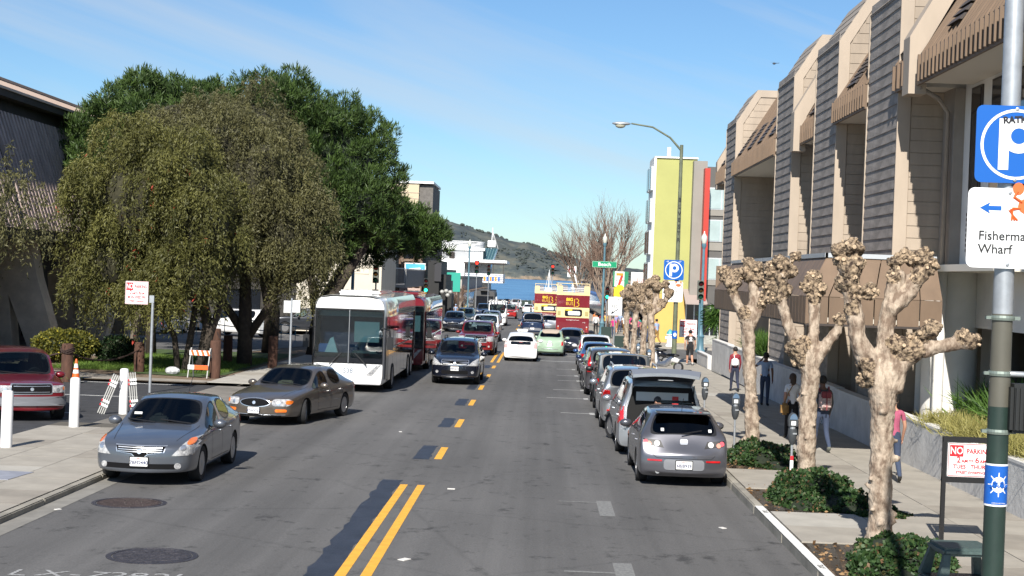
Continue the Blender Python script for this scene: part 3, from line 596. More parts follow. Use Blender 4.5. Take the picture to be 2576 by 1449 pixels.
# ================================================================ shops further down on the right
def shop(x0, x1, y0, y1, h, mat, label, name='shop_building', sign=None, extra=None, win=True):
    t = thing(name, label, 'building', ((x0 + x1) / 2, y0, gz(y0))); w = x1 - x0
    b = B(); b.box(-w / 2, w / 2, 0, y1 - y0, 0, h); wl = b.obj('wall', mat, t); b = B(); b.box(-w / 2 - .15, w / 2 + .15, -.15, y1 - y0, h, h + .3); b.obj('parapet', dkfr, t)
    if win:
        n = max(1, int(w / 3))
        for i in range(n):
            xa = -w / 2 + w * i / n + .3; xb = -w / 2 + w * (i + 1) / n - .3
            b = B(); b.box(xa, xb, -.06, 0, .3, 2.6); o = b.obj('window', dkfr, wl); b = B(); b.box(xa + .1, xb - .1, -.09, -.06, .4, 2.5); b.obj('pane', dglass, o)
    n = int((y1 - y0) / 4)
    for i in range(n):
        b = B(); s = -1 if x0 > 0 else 1; xx = s * w / 2; b.box(min(xx, xx + s * .08), max(xx, xx + s * .08), 1 + i * 4, 4 + i * 4, .3, 2.8); b.obj('shop_window', dglass, wl)
        b = B(); b.box(min(xx, xx + s * 1.2), max(xx, xx + s * 1.2), 1 + i * 4, 4.2 + i * 4, 3.0, 3.3); b.obj('awning', extra or brownm, wl)
    return t
shop(9.2, 22, 146, 190, 4.2, M('dark_shop', (.06, .05, .045), .8), 'dark low shop building behind the bare tree and the street sign', extra=M('red_awning', (.4, .04, .03), .7))
t = shop(9.0, 24, 196, 330, 4.6, M('tan_shop', (.30, .25, .2), .8), 'tan low shop building furthest down the right side of the street', extra=M('blue_awning', (.05, .12, .3), .7))
sw = M('sign_white', (.75, .74, .72), .6); sr = M('sign_red', (.65, .03, .02), .5); sg = M('sign_green', (.02, .22, .10), .5); so = M('sign_orange', (.75, .25, .02), .5); sye = M('sign_yellow', (.80, .58, .02), .5); sk = M('sign_black', (.012, .012, .012), .6)
def signbox(x, y, z, w, h, mat, label, parts=(), d=.35, name='shop_sign'):
    t = thing(name, label, 'sign', (x, y, gz(y) + z)); b = B(); b.box(-w / 2, w / 2, 0, d, 0, h); b.obj('sign_box', mat, t)
    b = B(); b.box(-w / 2 + .1, w / 2 + 1.2, d * .4, d * .6, h * .45, h * .55); b.obj('mounting_arm', dkfr, t)
    for p in parts: p(t)
    return t
t = signbox(7.9, 150, 4.35, 1.5, 1.5, sw, 'white convenience shop sign with a striped numeral seven and green corner', ()); 
b = B(); b.box(.35, .75, -.02, 0, 0, 1.5); b.box(-.75, -.6, -.02, 0, 0, 1.5); b.obj('green_stripe', sg, t)
b = B(); b.prism([(-.45, 1.35), (.25, 1.35), (.25, 1.1), (-.45, 1.1)], 'y', -.02, 0); b.obj('numeral_top', so, t); b = B(); b.prism([(.25, 1.1), (.0, 1.1), (-.3, .1), (-.05, .1)], 'y', -.02, 0); b.obj('numeral_stem', sr, t)
lettering('ELEVEN', .26, sg, t, (-.02, -.03, .62))
t = signbox(7.75, 148, 3.25, 1.15, 1.0, sye, 'yellow shop sign with a rounded top under the convenience shop sign'); b = B(); b.prism([(-.4 + .4 * 0, 1.0), (.4, 1.0), (.25, 1.25), (-.25, 1.25)], 'y', 0, .35); b.obj('sign_crown', sye, t)
t = signbox(10.1, 147, 3.7, 2.7, 2.1, sw, 'large white shop sign board left of the yellow building'); lettering('SUB', .5, sr, t, (-.4, -.02, 1.3)); lettering('SHOP', .45, sr, t, (-.4, -.02, .7))
signbox(11.2 + 1.0, 146.5, 3.4, 1.9, 2.6, sk, 'tall black sign panel between the white board and the yellow building')
t = thing('shop_awning', 'black and white striped shop awning under the yellow sign', 'awning', (8.4, 144, gz(144) + 2.6))
for i in range(12): b = B(); b.box(-1.6 + i * .28, -1.6 + (i + 1) * .28, 0, 2, 0, .75); b.obj('stripe', sw if i % 2 else sk, t)
# ================================================================ left side: brown mansard building with sloping concrete buttresses
mb = thing('museum_building', 'brown ribbed mansard building with sloping concrete buttresses behind the trees', 'building', (-24, 60, gz(60)))
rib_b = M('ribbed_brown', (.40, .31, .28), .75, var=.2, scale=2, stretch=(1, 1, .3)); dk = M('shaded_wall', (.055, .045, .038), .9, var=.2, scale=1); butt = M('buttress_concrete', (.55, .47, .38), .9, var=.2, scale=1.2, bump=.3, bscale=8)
tanr = M('tan_parapet', (.58, .43, .33), .8, var=.1)
ZB, ZTP = 5.5, 11.25
XB, XTt = 1.8, -.2      # local x of the foot and the head of the slope
def sx(z): return XB + (XTt - XB) * (z - ZB) / (ZTP - ZB)
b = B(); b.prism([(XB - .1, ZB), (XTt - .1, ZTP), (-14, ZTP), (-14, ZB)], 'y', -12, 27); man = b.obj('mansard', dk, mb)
for i in range(84):
    y = -11.8 + i * .46
    if 3.9 < y % 9.2 < 4.5: continue
    b = B(); b.add([(sx(z) + dx, y + dy, z) for z in (ZB, ZTP - .6) for dx in (-.08, .12) for dy in (-.11, .11)], [(0, 1, 3, 2), (4, 6, 7, 5), (0, 4, 5, 1), (2, 3, 7, 6), (0, 2, 6, 4), (1, 5, 7, 3)]); b.obj('rib', rib_b, man)
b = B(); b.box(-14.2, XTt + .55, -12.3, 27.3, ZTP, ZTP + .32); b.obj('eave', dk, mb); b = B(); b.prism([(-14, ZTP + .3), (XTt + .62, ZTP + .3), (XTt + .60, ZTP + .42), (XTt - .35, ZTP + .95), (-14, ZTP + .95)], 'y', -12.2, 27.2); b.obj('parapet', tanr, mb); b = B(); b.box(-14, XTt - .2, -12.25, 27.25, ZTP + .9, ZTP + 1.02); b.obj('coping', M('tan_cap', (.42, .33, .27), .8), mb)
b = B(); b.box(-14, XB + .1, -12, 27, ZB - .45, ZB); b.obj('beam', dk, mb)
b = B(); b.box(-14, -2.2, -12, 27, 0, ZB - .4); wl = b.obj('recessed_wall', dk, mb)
for y in (-9, -4, 1, 6, 11, 16, 21): b = B(); b.box(-2.2, -2.12, y, y + 2.4, .3, 3.6); b.obj('window', dglass, wl)
for y in (-10.4, -1.2, 8.0, 17.2, 26.4):
    b = B(); b.prism([(-.95, ZTP - .1), (-.35, ZTP), (.42, 6.9), (.95, 5.4), (1.35, 3.4), (2.05, 1.2), (1.75, .05), (1.1, .05), (-.45, 3.9), (-.55, 4.6), (-.1, 5.6)], 'y', y - .5, y + .5); b.obj('buttress', butt, mb)
    b = B(); b.prism([(-.45, 3.9), (-.1, 4.3), (.35, .05), (-1.0, .05), (-1.2, 3.6)], 'y', y - .48, y + .48); b.obj('buttress_leg', butt, mb)
# cream corner building beyond the cross street on the left
bb = thing('cream_building', 'cream painted corner building with a street name on its wall, behind the parked coach', 'building', (-12, 113, gz(113)))
crm = M('cream_render', (.55, .50, .41), .85, var=.05, scale=.8)
b = B(); b.box(-6.3, .05, 0, 11, 0, 6.9); b.obj('wall', crm, bb); b = B(); b.box(-20, -6.3, .02, 10.9, 0, 6.85); b.obj('dark_west_part', M('dark_west_part', (.035, .032, .028), .9), bb)  # west part of the building, coloured dark all over

for i in range(3): b = B(); b.box(-5.6 + i * 1.8, -5.6 + i * 1.8 + .03, -.012, 0, 0, 6.85); b.obj('joint', M('render_joint', (.42, .38, .31), .9), bb)
b = B(); b.box(-3.6, -.9, -.04, 0, 4.45, 4.95); b.obj('name_plate', M('cream_plate', (.60, .55, .45), .8), bb); lettering('BEACH', .34, M('plate_dark', (.16, .14, .11), .8), bb, (-2.2, -.05, 4.68), sx=1.25); lettering('2800', .22, M('plate_dark'), bb, (-2.2, -.05, 5.08), sx=1.2)
b = B(); b.box(-20.2, .2, -.3, 11.2, 6.9, 7.15); b.obj('parapet', crm, bb)
b = B(); b.box(-12, -9, -.1, .02, 0, 3); b.obj('shopfront', dglass, bb); 
db = thing('balcony_building', 'dark shaded building with a grey railed balcony beside the cream corner building', 'building', (-12.6, 126, gz(126)))
gsh = M('grey_panel', (.22, .22, .22), .8, var=.1)
b = B(); b.box(-12, -1.4, 0, 22, 0, 7.4); b.obj('wall', M('dark_brown_wall', (.05, .04, .035), .85), db)
b = B(); b.box(-1.4, 1.3, 0, 22, 3.5, 3.7); b.obj('balcony_floor', gsh, db)
for i in range(30): b = B(); b.box(-1.4 + i * .093, -1.4 + i * .093 + .05, 0, .05, 3.7, 5.1); b.obj('baluster', gsh, db)
for i in range(50): b = B(); b.box(1.26, 1.3, i * .44, i * .44 + .3, 3.7, 5.1); b.obj('railing_panel', gsh, db)
b = B(); b.box(-1.4, 1.32, -.03, .08, 5.05, 5.15); b.obj('handrail', M('pale_rail', (.5, .5, .5), .6), db)
br = thing('brown_shop_building', 'brown timber shop building carrying a blue framed tram picture', 'building', (-11.9, 150, gz(150)))
brw = M('brown_timber', (.13, .085, .06), .8, var=.15, scale=2)
b = B(); b.box(-14, 0, .2, 30, 0, 9.2); w_ = b.obj('wall', brw, br)
for x in (-1.95, -.75, -.05): b = B(); b.box(x - .11, x + .11, -.05, .2, 0, 9.2); b.obj('timber_post', M('brown_post', (.17, .12, .085), .8), br)
b = B(); b.box(-2, 0, 0, .2, 6.1, 6.35); b.box(-2, 0, 0, .2, 3.6, 3.8); b.obj('beam', M('brown_post'), br)
b = B(); b.box(-1.85, -.2, .08, .18, 6.4, 9); b.obj('window', dglass, br)
b = B(); b.box(-2.1, 0, -.5, .15, 3.0, 3.45); b.obj('fascia_board', M('pink_board', (.5, .38, .34), .8), br); lettering('SANDWICHES', .3, M('brown_post'), br, (-1, -.52, 3.2))
ps = thing('tram_picture_board', 'blue picture board with a white tram and white frame on the brown shop', 'sign', (-12.5, 149.6, gz(149.6) + 4.0))
bluep = M('picture_blue', (.04, .33, .58), .6, col2=(.10, .45, .66), scale=1.5)
b = B(); b.box(-1.05, 1.05, 0, .15, 0, 1.95); b.obj('frame', sw, ps); b = B(); b.box(-.95, .95, -.03, 0, .1, 1.85); b.obj('picture', bluep, ps)
trm = M('tram_white', (.78, .80, .80), .6)
def rotp(p, a=.12): return [(x * math.cos(a) - z * math.sin(a), x * math.sin(a) + z * math.cos(a) + .95) for x, z in p]
b = B(); b.prism(rotp([(-.85, -.3), (.85, -.3), (.85, .3), (-.85, .3)]), 'y', -.045, -.03); b.prism(rotp([(-.6, .34), (.6, .34), (.55, .5), (-.55, .5)]), 'y', -.045, -.03); b.obj('tram', trm, ps)
for x in (-.72, -.52, .52, .72): b = B(); b.prism(rotp([(x - .08, -.15), (x + .08, -.15), (x + .08, .2), (x - .08, .2)]), 'y', -.06, -.045); b.obj('tram_window', bluep, ps)
for x in (-.24, -.08, .08, .24): b = B(); b.prism(rotp([(x - .05, 0), (x + .05, 0), (x + .05, .18), (x - .05, .18)]), 'y', -.06, -.045); b.obj('tram_window', M('tram_grey', (.25, .28, .3), .6), ps)
bk = thing('black_sign_tower', 'tall stepped black sign structure at the pavement edge beside the brown shop', 'sign', (-10.2, 146, gz(146)))
b = B(); b.box(-.75, .35, 0, 12, 0, 6.2); b.box(.35, .95, 1, 10, 0, 4.9); b.box(.95, 1.5, 2, 6, 0, 3.0); b.obj('panel', sk, bk)
b = B(); b.box(-.1, .55, -.2, 0, 4.2, 6.0); b.obj('upper_panel', M('charcoal_panel', (.03, .03, .035), .7), bk)
for i, (x, z) in enumerate(((.7, 3.2), (1.1, 3.3), (1.5, 3.2), (1.25, 2.9))): b = B(); b.ell((x, -.3, z), (.22, .22, .2), 10, 7); b.obj('globe_lamp', M('globe_grey', (.35, .35, .33), .3), bk, smooth=True)
tl = thing('teal_sign', 'teal L shaped sign panel in front of the white waterfront restaurant', 'sign', (-9.9, 165, gz(165) + 3.4))
b = B(); b.prism([(-1.3, 1.9), (1.1, 1.9), (1.1, -.2), (.3, -.2), (.3, 1.0), (-1.3, 1.0)], 'y', 0, .3); b.obj('panel', M('teal_paint', (.02, .33, .25), .6), tl); b = B(); b.box(.85, 1.0, .1, .25, -3.4, 0); b.obj('post', dkfr, tl)
# white ship-like restaurant on the waterfront
rs = thing('waterfront_restaurant', 'white ship shaped waterfront restaurant with a round upper deck and long balcony', 'building', (-17, 330, gz(330)))
wh = M('white_hull', (.78, .78, .77), .6); grys = M('pale_grey', (.35, .36, .37), .7); tg = M('teal_glass', (.03, .07, .09), .1, spec=.8)
def Rb(b, n, m, **k): return b.obj(n, m, rs, **k)
b = B(); b.box(-16, .2, 0, 30, 3.2, 9.3); b.box(-16, 9.4, 1.5, 30, 9.3, 9.9); Rb(b, 'main_wall', wh)
b = B(); b.box(.2, 5.2, 1.5, 30, 3.2, 9.3); Rb(b, 'side_wall', grys)
b = B(); b.box(-16, 6.5, 2, 30, 0, 3.2); gf = Rb(b, 'ground_floor', M('shaded_front', (.12, .12, .13), .8))
for i in range(7): b = B(); b.box(-15 + i * 3, -12.6 + i * 3, 1.9, 2, .3, 2.8); b.obj('window', dglass, gf)
for i, x in enumerate((-14, -5.5, .8)): b = B(); b.box(x, x + 2.2, 1.85, 1.9, .9, 2.9); b.obj('poster_panel', [sw, M('maroon', (.2, .03, .04), .7), sw][i], gf)
b = B(); b.box(.6, 8.9, -3.2, 2, 4.9, 5.2); b.box(.6, 8.9, -3.3, -3.2, 5.0, 6.9); b.box(8.8, 8.9, -3.3, 10, 5.0, 6.9); Rb(b, 'balcony', wh)
for i in range(4): b = B(); b.box(.55, 8.95, -3.34, -3.3, 5.3 + i * .42, 5.42 + i * .42); Rb(b, 'balcony_stripe', M('hull_stripe', (.12, .14, .22), .6))
for x in (4.6, 5.2, 5.9, 6.4, 7.0, 7.7): b = B(); b.box(x, x + .4, -3.38, -3.34, 5.4, 6.3); Rb(b, 'painted_letter', random.Random(int(x * 10)).choice([so, M('sign_blue', (.03, .12, .4), .5), sye]))
b = B(); b.box(.2, 9.2, -3.5, 10, 9.0, 9.35); Rb(b, 'balcony_roof', dkfr); b = B(); b.box(.2, 9.1, -3.55, -3.5, 9.3, 9.9); Rb(b, 'roof_rail', wh)
for x in (.8, 3.0, 6.6, 8.8): b = B(); b.box(x - .07, x + .07, -3.3, -3.16, 6.9, 9.0); Rb(b, 'balcony_post', dkfr)
b = B(); b.add([(2.6, 2, 5.2), (4.6, 2, 5.2), (7.0, 6, 12.6), (3.9, 6, 12.6), (2.6, 14, 5.2), (4.6, 14, 5.2), (7.0, 14, 12.6), (3.9, 14, 12.6)], [(0, 1, 2, 3), (7, 6, 5, 4), (0, 4, 5, 1), (1, 5, 6, 2), (2, 6, 7, 3), (3, 7, 4, 0)]); Rb(b, 'slanted_glazing', tg)
for i in range(6):
    f = i / 5; b = B(); b.tube([(2.6 + 2 * f, 1.95, 5.2), (3.9 + 3.1 * f, 5.9, 12.6)], .06, 5); Rb(b, 'mullion', M('teal_frame', (.06, .16, .17), .5))
b = B(); b.box(-8, 4.0, 3, 20, 9.9, 11.9); up = Rb(b, 'upper_wall', wh); b = B(); b.box(-6.5, 1.0, 2.9, 3, 10.2, 11.6); b.obj('window', grys, up); b = B(); b.box(-8.4, 4.4, 2.6, 20, 11.9, 12.5); Rb(b, 'upper_deck', wh)
for k in range(5):
    z = 12.6 + k * .32; b = B(); pts = [(-7.5, 4, z), (-1.5, 4, z)] + [(-1.0 + 5.0 * math.sin(a), 9 - 5.0 * math.cos(a), z) for a in np.linspace(0, 2.4, 14)]; b.tube(pts, .085, 5); Rb(b, 'deck_rail', wh)
b = B(); b.box(-7.5, -1, 4.2, 10, 12.5, 13.9); b.lathe([(4.6, 0), (4.6, .9)], 20, (-1, 9.2, 12.5)); Rb(b, 'deck_house', M('deck_grey', (.5, .51, .53), .7))
b = B(); b.tube([(5.7, 6, 12.5), (5.9, 6, 17.2)], .09, 6); b.tube([(5.9, 6, 16.4), (7.2, 6, 12.6)], .04, 4); b.tube([(5.9, 6, 16.4), (6.6, 6, 12.6)], .04, 4); Rb(b, 'mast', wh); b = B(); b.box(4.9, 6.6, 5.6, 5.7, 12.9, 14.3); Rb(b, 'mast_board', wh)
b = B(); b.cyl(-2.8, 2.6, 9.9, 11.4, .6, n=12); Rb(b, 'barrel_vent', dkfr)
# tall cream block behind the pines
tb = thing('tall_block', 'tall cream block with brown shingled end rising behind the dark pines', 'building', (-18.1, 205, gz(205)))
b = B(); b.box(-16, 1.1, 0, 14, 0, 17.6); b.obj('wall', M('cream_block', (.50, .42, .29), .85), tb); b = B(); b.box(1.1, 3.0, .4, 14, 0, 17.4); b.obj('shingled_wall', M('brown_shingle', (.13, .12, .11), .9, var=.2, scale=3), tb); b = B(); b.box(-16.2, 3.1, -.2, 14, 17.6, 17.9); b.obj('coping', wh, tb)
for z in (15.5, 16.3): b = B(); b.box(-16.1, 1.15, -.06, 0, z, z + .06); b.obj('band', M('tan_cap'), tb)
# row of low buildings behind, left of the restaurant
for i, (x0, x1, y0, y1, h, c) in enumerate(((-30, -11.6, 182, 204, 5.5, (.3, .28, .25)), (-34, -11.6, 222, 300, 5.0, (.4, .36, .33)))):
    shop(x0, x1, y0, y1, h, M('far_wall_%d' % i, c, .85), ['low grey shop row beside the teal sign on the left', 'low pinkish shop row before the waterfront restaurant'][i])
# ================================================================ VEHICLES
tyrem = M('tyre_rubber', (.014, .014, .015), .85, var=.2, scale=20); rimm = M('alloy_rim', (.42, .42, .43), .3, metal=.8); rimd = M('steel_rim_dark', (.05, .05, .052), .5, metal=.4)
trimk = M('black_trim', (.010, .010, .011), .45); wellm = M('wheel_well', (.008, .008, .008), .9); intm = M('car_interior', (.035, .033, .032), .85, var=.2); intt = M('car_interior_tan', (.20, .17, .12), .85); chrome = M('chrome', (.80, .80, .80), .28, metal=.9)
glF = glassmat('car_glass', (.42, .50, .50)); glP = glassmat('car_glass_tinted', (.06, .065, .07))
lampc = M('headlamp_clear', (.50, .50, .50), .10, metal=0, col2=(.16, .16, .17), scale=16, spec=1); lampr = M('tail_lamp_red', (.42, .008, .01), .12, coat=1, var=.35, scale=12); lampo = M('lamp_orange', (.75, .17, .02), .15, coat=1, var=.3, scale=15); lampw = M('lamp_white', (.6, .6, .6), .15, coat=1)
platem = M('plate_white', (.70, .70, .68), .5); platek = M('plate_ink', (.03, .04, .12), .6); plater = M('plate_red', (.5, .03, .03), .6); seamm = M('panel_gap', (.006, .006, .007), .8); grillem = M('grille_black', (.010, .010, .011), .95, spec=.05)
_paint = {}
def paint(name, col, metal=.0, rough=.32, coat=1.0):
    if name not in _paint:
        m = M('car_paint_' + name, col, rough, metal, var=.06, scale=2, coat=coat); _paint[name] = m
    return _paint[name]
_wheel = {}
def wheel_meshes(r, w, spokes=5):
    key = (round(r, 3), round(w, 3), spokes)
    if key in _wheel: return _wheel[key]
    h = w / 2; ri = r * .66
    b = B(); b.lathe([(ri, -h * .8), (r * .94, -h * .98), (r, -h * .7), (r, h * .7), (r * .94, h * .98), (ri, h * .8), (ri * .97, 0)], 28, axis='x'); ty = b.mesh('tyre'); ty.polygons.foreach_set('use_smooth', [True] * len(ty.polygons)); ty.set_sharp_from_angle(angle=R(35))
    b = B()
    for s in (-1, 1):
        b.lathe([(ri * 1.01, s * h * .84), (ri * .93, s * h * .86), (ri * .90, s * h * .55)], 24, axis='x')
        b.lathe([(ri * .24, s * h * .80), (ri * .20, s * h * .9), (.01, s * h * .9)], 12, axis='x')
        for i in range(spokes):
            a = 2 * math.pi * i / spokes; c, d = math.cos(a), math.sin(a); wd = ri * (.15 if spokes > 6 else .20)
            p = [(ri * .15, -wd * .7), (ri * .95, -wd), (ri * .95, wd), (ri * .15, wd * .7)]
            vs = [(s * h * t, c * u - d * v, d * u + c * v) for t in (.62, .82) for u, v in p]
            b.add(vs, [(0, 1, 2, 3), (7, 6, 5, 4), (0, 4, 5, 1), (1, 5, 6, 2), (2, 6, 7, 3), (3, 7, 4, 0)])
    rm = b.mesh('rim')
    b = B(); b.lathe([(ri * .92, -h * .45), (ri * .92, h * .45)], 20, axis='x'); dk_ = b.mesh('brake_disc')
    _wheel[key] = (ty, rm, dk_); return _wheel[key]
def W0(**k): return k
# body profiles, all lengths in metres from the front bumper; (s, z) pairs for bonnet, screens and tail
CARS = dict(
 sedan=W0(L=4.82, W=1.795, H=1.47, wb=2.776, fo=.97, r=.325, gc=.20, zn=.70, zh=.84, cow=(1.40, .96), wt=(2.12, 1.40), B=(2.52, 2.62), C=3.55, rt=(3.62, 1.38), rb=(4.20, 1.06), zt=1.02, zl=.98, zb=(.90, .98), wr=.60, nose=.17, tail=.13),
 old_sedan=W0(L=5.08, W=1.87, H=1.45, wb=2.85, fo=1.10, r=.325, gc=.19, zn=.66, zh=.80, cow=(1.62, .93), wt=(2.33, 1.37), B=(2.80, 2.90), C=3.80, rt=(3.72, 1.36), rb=(4.42, 1.03), zt=.98, zl=.92, zb=(.88, .93), wr=.60, nose=.22, tail=.18),
 suv=W0(L=4.85, W=1.86, H=1.72, wb=2.85, fo=.93, r=.365, gc=.24, zn=.82, zh=1.02, cow=(1.25, 1.14), wt=(1.95, 1.62), B=(2.45, 2.55), C=4.25, rt=(4.42, 1.64), rb=(4.74, 1.16), zt=1.10, zl=.72, zb=(1.05, 1.10), wr=.66, nose=.14, tail=.07),
 big_suv=W0(L=5.18, W=2.04, H=1.88, wb=2.95, fo=.98, r=.40, gc=.26, zn=.98, zh=1.16, cow=(1.48, 1.25), wt=(2.08, 1.80), B=(2.55, 2.65), C=4.72, rt=(4.92, 1.82), rb=(5.10, 1.28), zt=1.20, zl=.78, zb=(1.14, 1.18), wr=.76, nose=.10, tail=.05),
 boxy=W0(L=4.50, W=1.82, H=1.80, wb=2.70, fo=.75, r=.39, gc=.30, zn=1.02, zh=1.12, cow=(1.40, 1.18), wt=(1.72, 1.76), B=(2.35, 2.47), C=4.15, rt=(4.30, 1.78), rb=(4.44, 1.18), zt=1.12, zl=.72, zb=(1.10, 1.12), wr=.74, nose=.04, tail=.02, cr=.6),
 hatch=W0(L=4.42, W=1.755, H=1.465, wb=2.64, fo=.90, r=.32, gc=.19, zn=.68, zh=.84, cow=(1.15, .98), wt=(1.95, 1.41), B=(2.40, 2.50), C=3.55, rt=(3.78, 1.40), rb=(4.22, .98), zt=.93, zl=.62, zb=(.90, 1.0), wr=.57, nose=.15, tail=.14),
 prius=W0(L=4.46, W=1.745, H=1.49, wb=2.70, fo=.92, r=.315, gc=.17, zn=.66, zh=.82, cow=(1.02, .98), wt=(2.05, 1.46), B=(2.50, 2.60), C=3.60, rt=(3.95, 1.30), rb=(4.34, 1.03), zt=1.00, zl=.66, zb=(.92, 1.0), wr=.58, nose=.15, tail=.06),
 bubble=W0(L=3.56, W=1.63, H=1.49, wb=2.30, fo=.66, r=.29, gc=.17, zn=.62, zh=.86, cow=(.85, 1.0), wt=(1.35, 1.44), B=(1.95, 2.05), C=2.75, rt=(2.85, 1.40), rb=(3.25, 1.06), zt=.98, zl=.58, zb=(.92, .97), wr=.54, nose=.16, tail=.18),
 minivan=W0(L=5.08, W=1.99, H=1.75, wb=3.03, fo=.95, r=.335, gc=.21, zn=.74, zh=.92, cow=(1.10, 1.10), wt=(2.0, 1.66), B=(2.55, 2.65), C=4.65, rt=(4.86, 1.68), rb=(5.0, 1.12), zt=1.06, zl=.60, zb=(1.0, 1.05), wr=.68, nose=.16, tail=.05),
 pickup=W0(L=5.80, W=2.02, H=1.88, wb=3.55, fo=.98, r=.40, gc=.30, zn=1.02, zh=1.16, cow=(1.45, 1.24), wt=(2.05, 1.80), B=(2.55, 2.65), C=3.50, rt=(3.60, 1.80), rb=(3.78, 1.24), zt=1.14, zl=1.12, zb=(1.12, 1.14), wr=.72, nose=.08, tail=.02),
 van=W0(L=5.4, W=1.98, H=2.35, wb=3.4, fo=.95, r=.36, gc=.24, zn=.9, zh=1.08, cow=(.95, 1.22), wt=(1.65, 2.15), B=(2.0, 2.12), C=2.6, rt=(5.22, 2.26), rb=(5.33, 1.3), zt=1.2, zl=.7, zb=(1.14, 1.18), wr=.84, nose=.1, tail=.03, blank=1),
)
_body = {}
def car_geo(typ, **over):
    key = typ + str(sorted(over.items()))
    if key in _body: return _body[key]
    S = dict(CARS[typ]); S.update(over); Lc, Wd, H = S['L'], S['W'], S['H']; w = Wd / 2; gc = S['gc']
    cw_, cz = S['cow']; wts, wtz = S['wt']; rts, rtz = S['rt']; rbs, rbz = S['rb']; zb0, zb1 = S['zb']; wr = S['wr']
    def low(s, f, zb, g=None):
        g = gc if g is None else g; zm = g + (zb - g) * .52
        return [(w * f * .60, g + .0, s), (w * f * .95, g + .01, s), (w * f * .992, g + .14, s), (w * f, zm, s), (w * f * .985, zb - .10, s), (w * f * .955, zb, s)]
    st = []
    def hood(s, f, z, zb=None, g=None):
        zb = z - .05 if zb is None else zb
        st.append(low(s, f, zb, g) + [(w * f * .88, z - .022, s), (w * f * .80, z - .004, s), (w * f * .42, z + .018, s), (0, z + .026, s)])
    def cab(sb, stp, zr, f=1.0, wrr=None, zb=None, drop=.075):
        wrr = wrr or wr; zb_ = zb if zb is not None else zb0 + (zb1 - zb0) * (sb - cw_) / max(.1, rbs - cw_)
        st.append(low(sb, f, zb_) + [(wrr + .055, zr - drop, stp), (wrr, zr - .035, stp + .0), (wrr * .55, zr - .005, stp), (0, zr + .005, stp)])
    g0 = gc + .04
    hood(0.03, .80, S['zn'], g=g0); hood(.16, .93, S['zn'] + .06, g=g0); hood(.50, .985, S['zh'])
    hood((.5 + cw_) / 2 + .1, 1.0, (S['zh'] + cz) / 2 + .012)
    hood(cw_, 1.0, cz, zb0); iA = len(st) - 1
    cab(cw_ + .38 * (wts - cw_) + .25, wts, wtz, zb=zb0 + .01); iW = len(st) - 1
    rz = H - .012
    cab(S['B'][0], max(S['B'][0], wts + .28), rz); iB0 = len(st) - 1
    cab(S['B'][1], max(S['B'][1], wts + .38), rz); iB1 = len(st) - 1
    if rts - S['B'][1] > 1.3:
        q = S['B'][1] + (min(S['C'], rts) - S['B'][1]) * .52; cab(q, q, H - .005); cab(q + .1, q + .1, H - .005); iC0 = len(st) - 1
    else: iC0 = iB1
    cab(S['C'], min(S['C'] - (.12 if rbs - rts > .4 else .02), rts - .04), (rtz + .03 + rz) / 2); iC = len(st) - 1
    sb = (rts + rbs) / 2 + .03
    cab(min(sb, Lc - .12), rts, rtz, f=.995, wrr=wr * .97); iR = len(st) - 1
    hood(rbs, .975, rbz, min(rbz - .02, zb1)); iQ = len(st) - 1
    zt, zl = S['zt'], S['zl']
    if Lc - rbs > .3: hood((rbs + Lc) / 2, .96, zt, g=gc); hood(Lc - .05, .88, zl, g=g0 + .04)
    else:
        hood(rbs + (Lc - rbs) * .45, .965, (rbz + zl) / 2 + .02, g=gc); hood(Lc - .05, .94, zl + .02, g=g0 + .04)
    bm = bmesh.new(); rows = len(st[0]); ns = len(st)
    Y = lambda s: Lc / 2 - s
    vr = [[bm.verts.new((p[0], Y(p[2]), p[1])) for p in ring] for ring in st]
    vl = [[(bm.verts.new((-p[0], Y(p[2]), p[1])) if p[0] > 1e-6 else vr[i][j]) for j, p in enumerate(ring)] for i, ring in enumerate(st)]
    def face(vs, mi=0):
        vs = list(dict.fromkeys(vs))
        if len(vs) < 3: return
        try: f = bm.faces.new(vs); f.material_index = mi
        except ValueError: pass
    for i in range(ns - 1):
        for j in range(rows - 1):
            mi = 0
            if j == 5:
                if iA <= i < iB0 or (iB1 <= i < iC0 - 1) or (iC0 <= i < iC) : mi = 1
                if iC0 == iB1 and iB1 <= i < iC: mi = 1
                if S.get('blank') and i >= iB1: mi = 0
                if S.get('nolast') and i >= iC0: mi = 0
                if mi == 1 and i >= iB1: mi = 5                           # rear side glass
            if j >= 7 and i == iA: mi = 2
            if j >= 7 and i == iR and not S.get('norear'): mi = 3
            face([vr[i][j], vr[i + 1][j], vr[i + 1][j + 1], vr[i][j + 1]], mi); face([vl[i][j + 1], vl[i + 1][j + 1], vl[i + 1][j], vl[i][j]], mi)
        face([vr[i][0], vl[i][0], vl[i + 1][0], vr[i + 1][0]], 4)
    for end, ring, bul in ((0, 0, S['nose']), (1, ns - 1, S['tail'])):
        prev = None; sg = 1 if end == 0 else -1
        for j in range(0, 8):
            a, c = vr[ring][j], vl[ring][j]
            if j < 7:
                mids = [bm.verts.new((a.co.x * t, a.co.y + sg * bul * (1 - t * t) * (1 if j in (1, 2, 3, 4) else .88), a.co.z)) for t in (.5, 0, -.5)]
                row = [a] + mids + [c]
            else: row = [vr[ring][7], vr[ring][8], vr[ring][9], vl[ring][8], vl[ring][7]]
            if j == 7:
                for k, t in enumerate((.5, 0, -.5)): row[k + 1].co.y = row[0].co.y + sg * bul * .75 * (1 - t * t)
            if prev:
                for k in range(4):
                    q = [prev[k], prev[k + 1], row[k + 1], row[k]]; face(q if end else q[::-1])
            prev = row
            if j == 0: r0 = row
        face(r0 if end == 0 else r0[::-1], 4)
    bmesh.ops.recalc_face_normals(bm, faces=bm.faces)
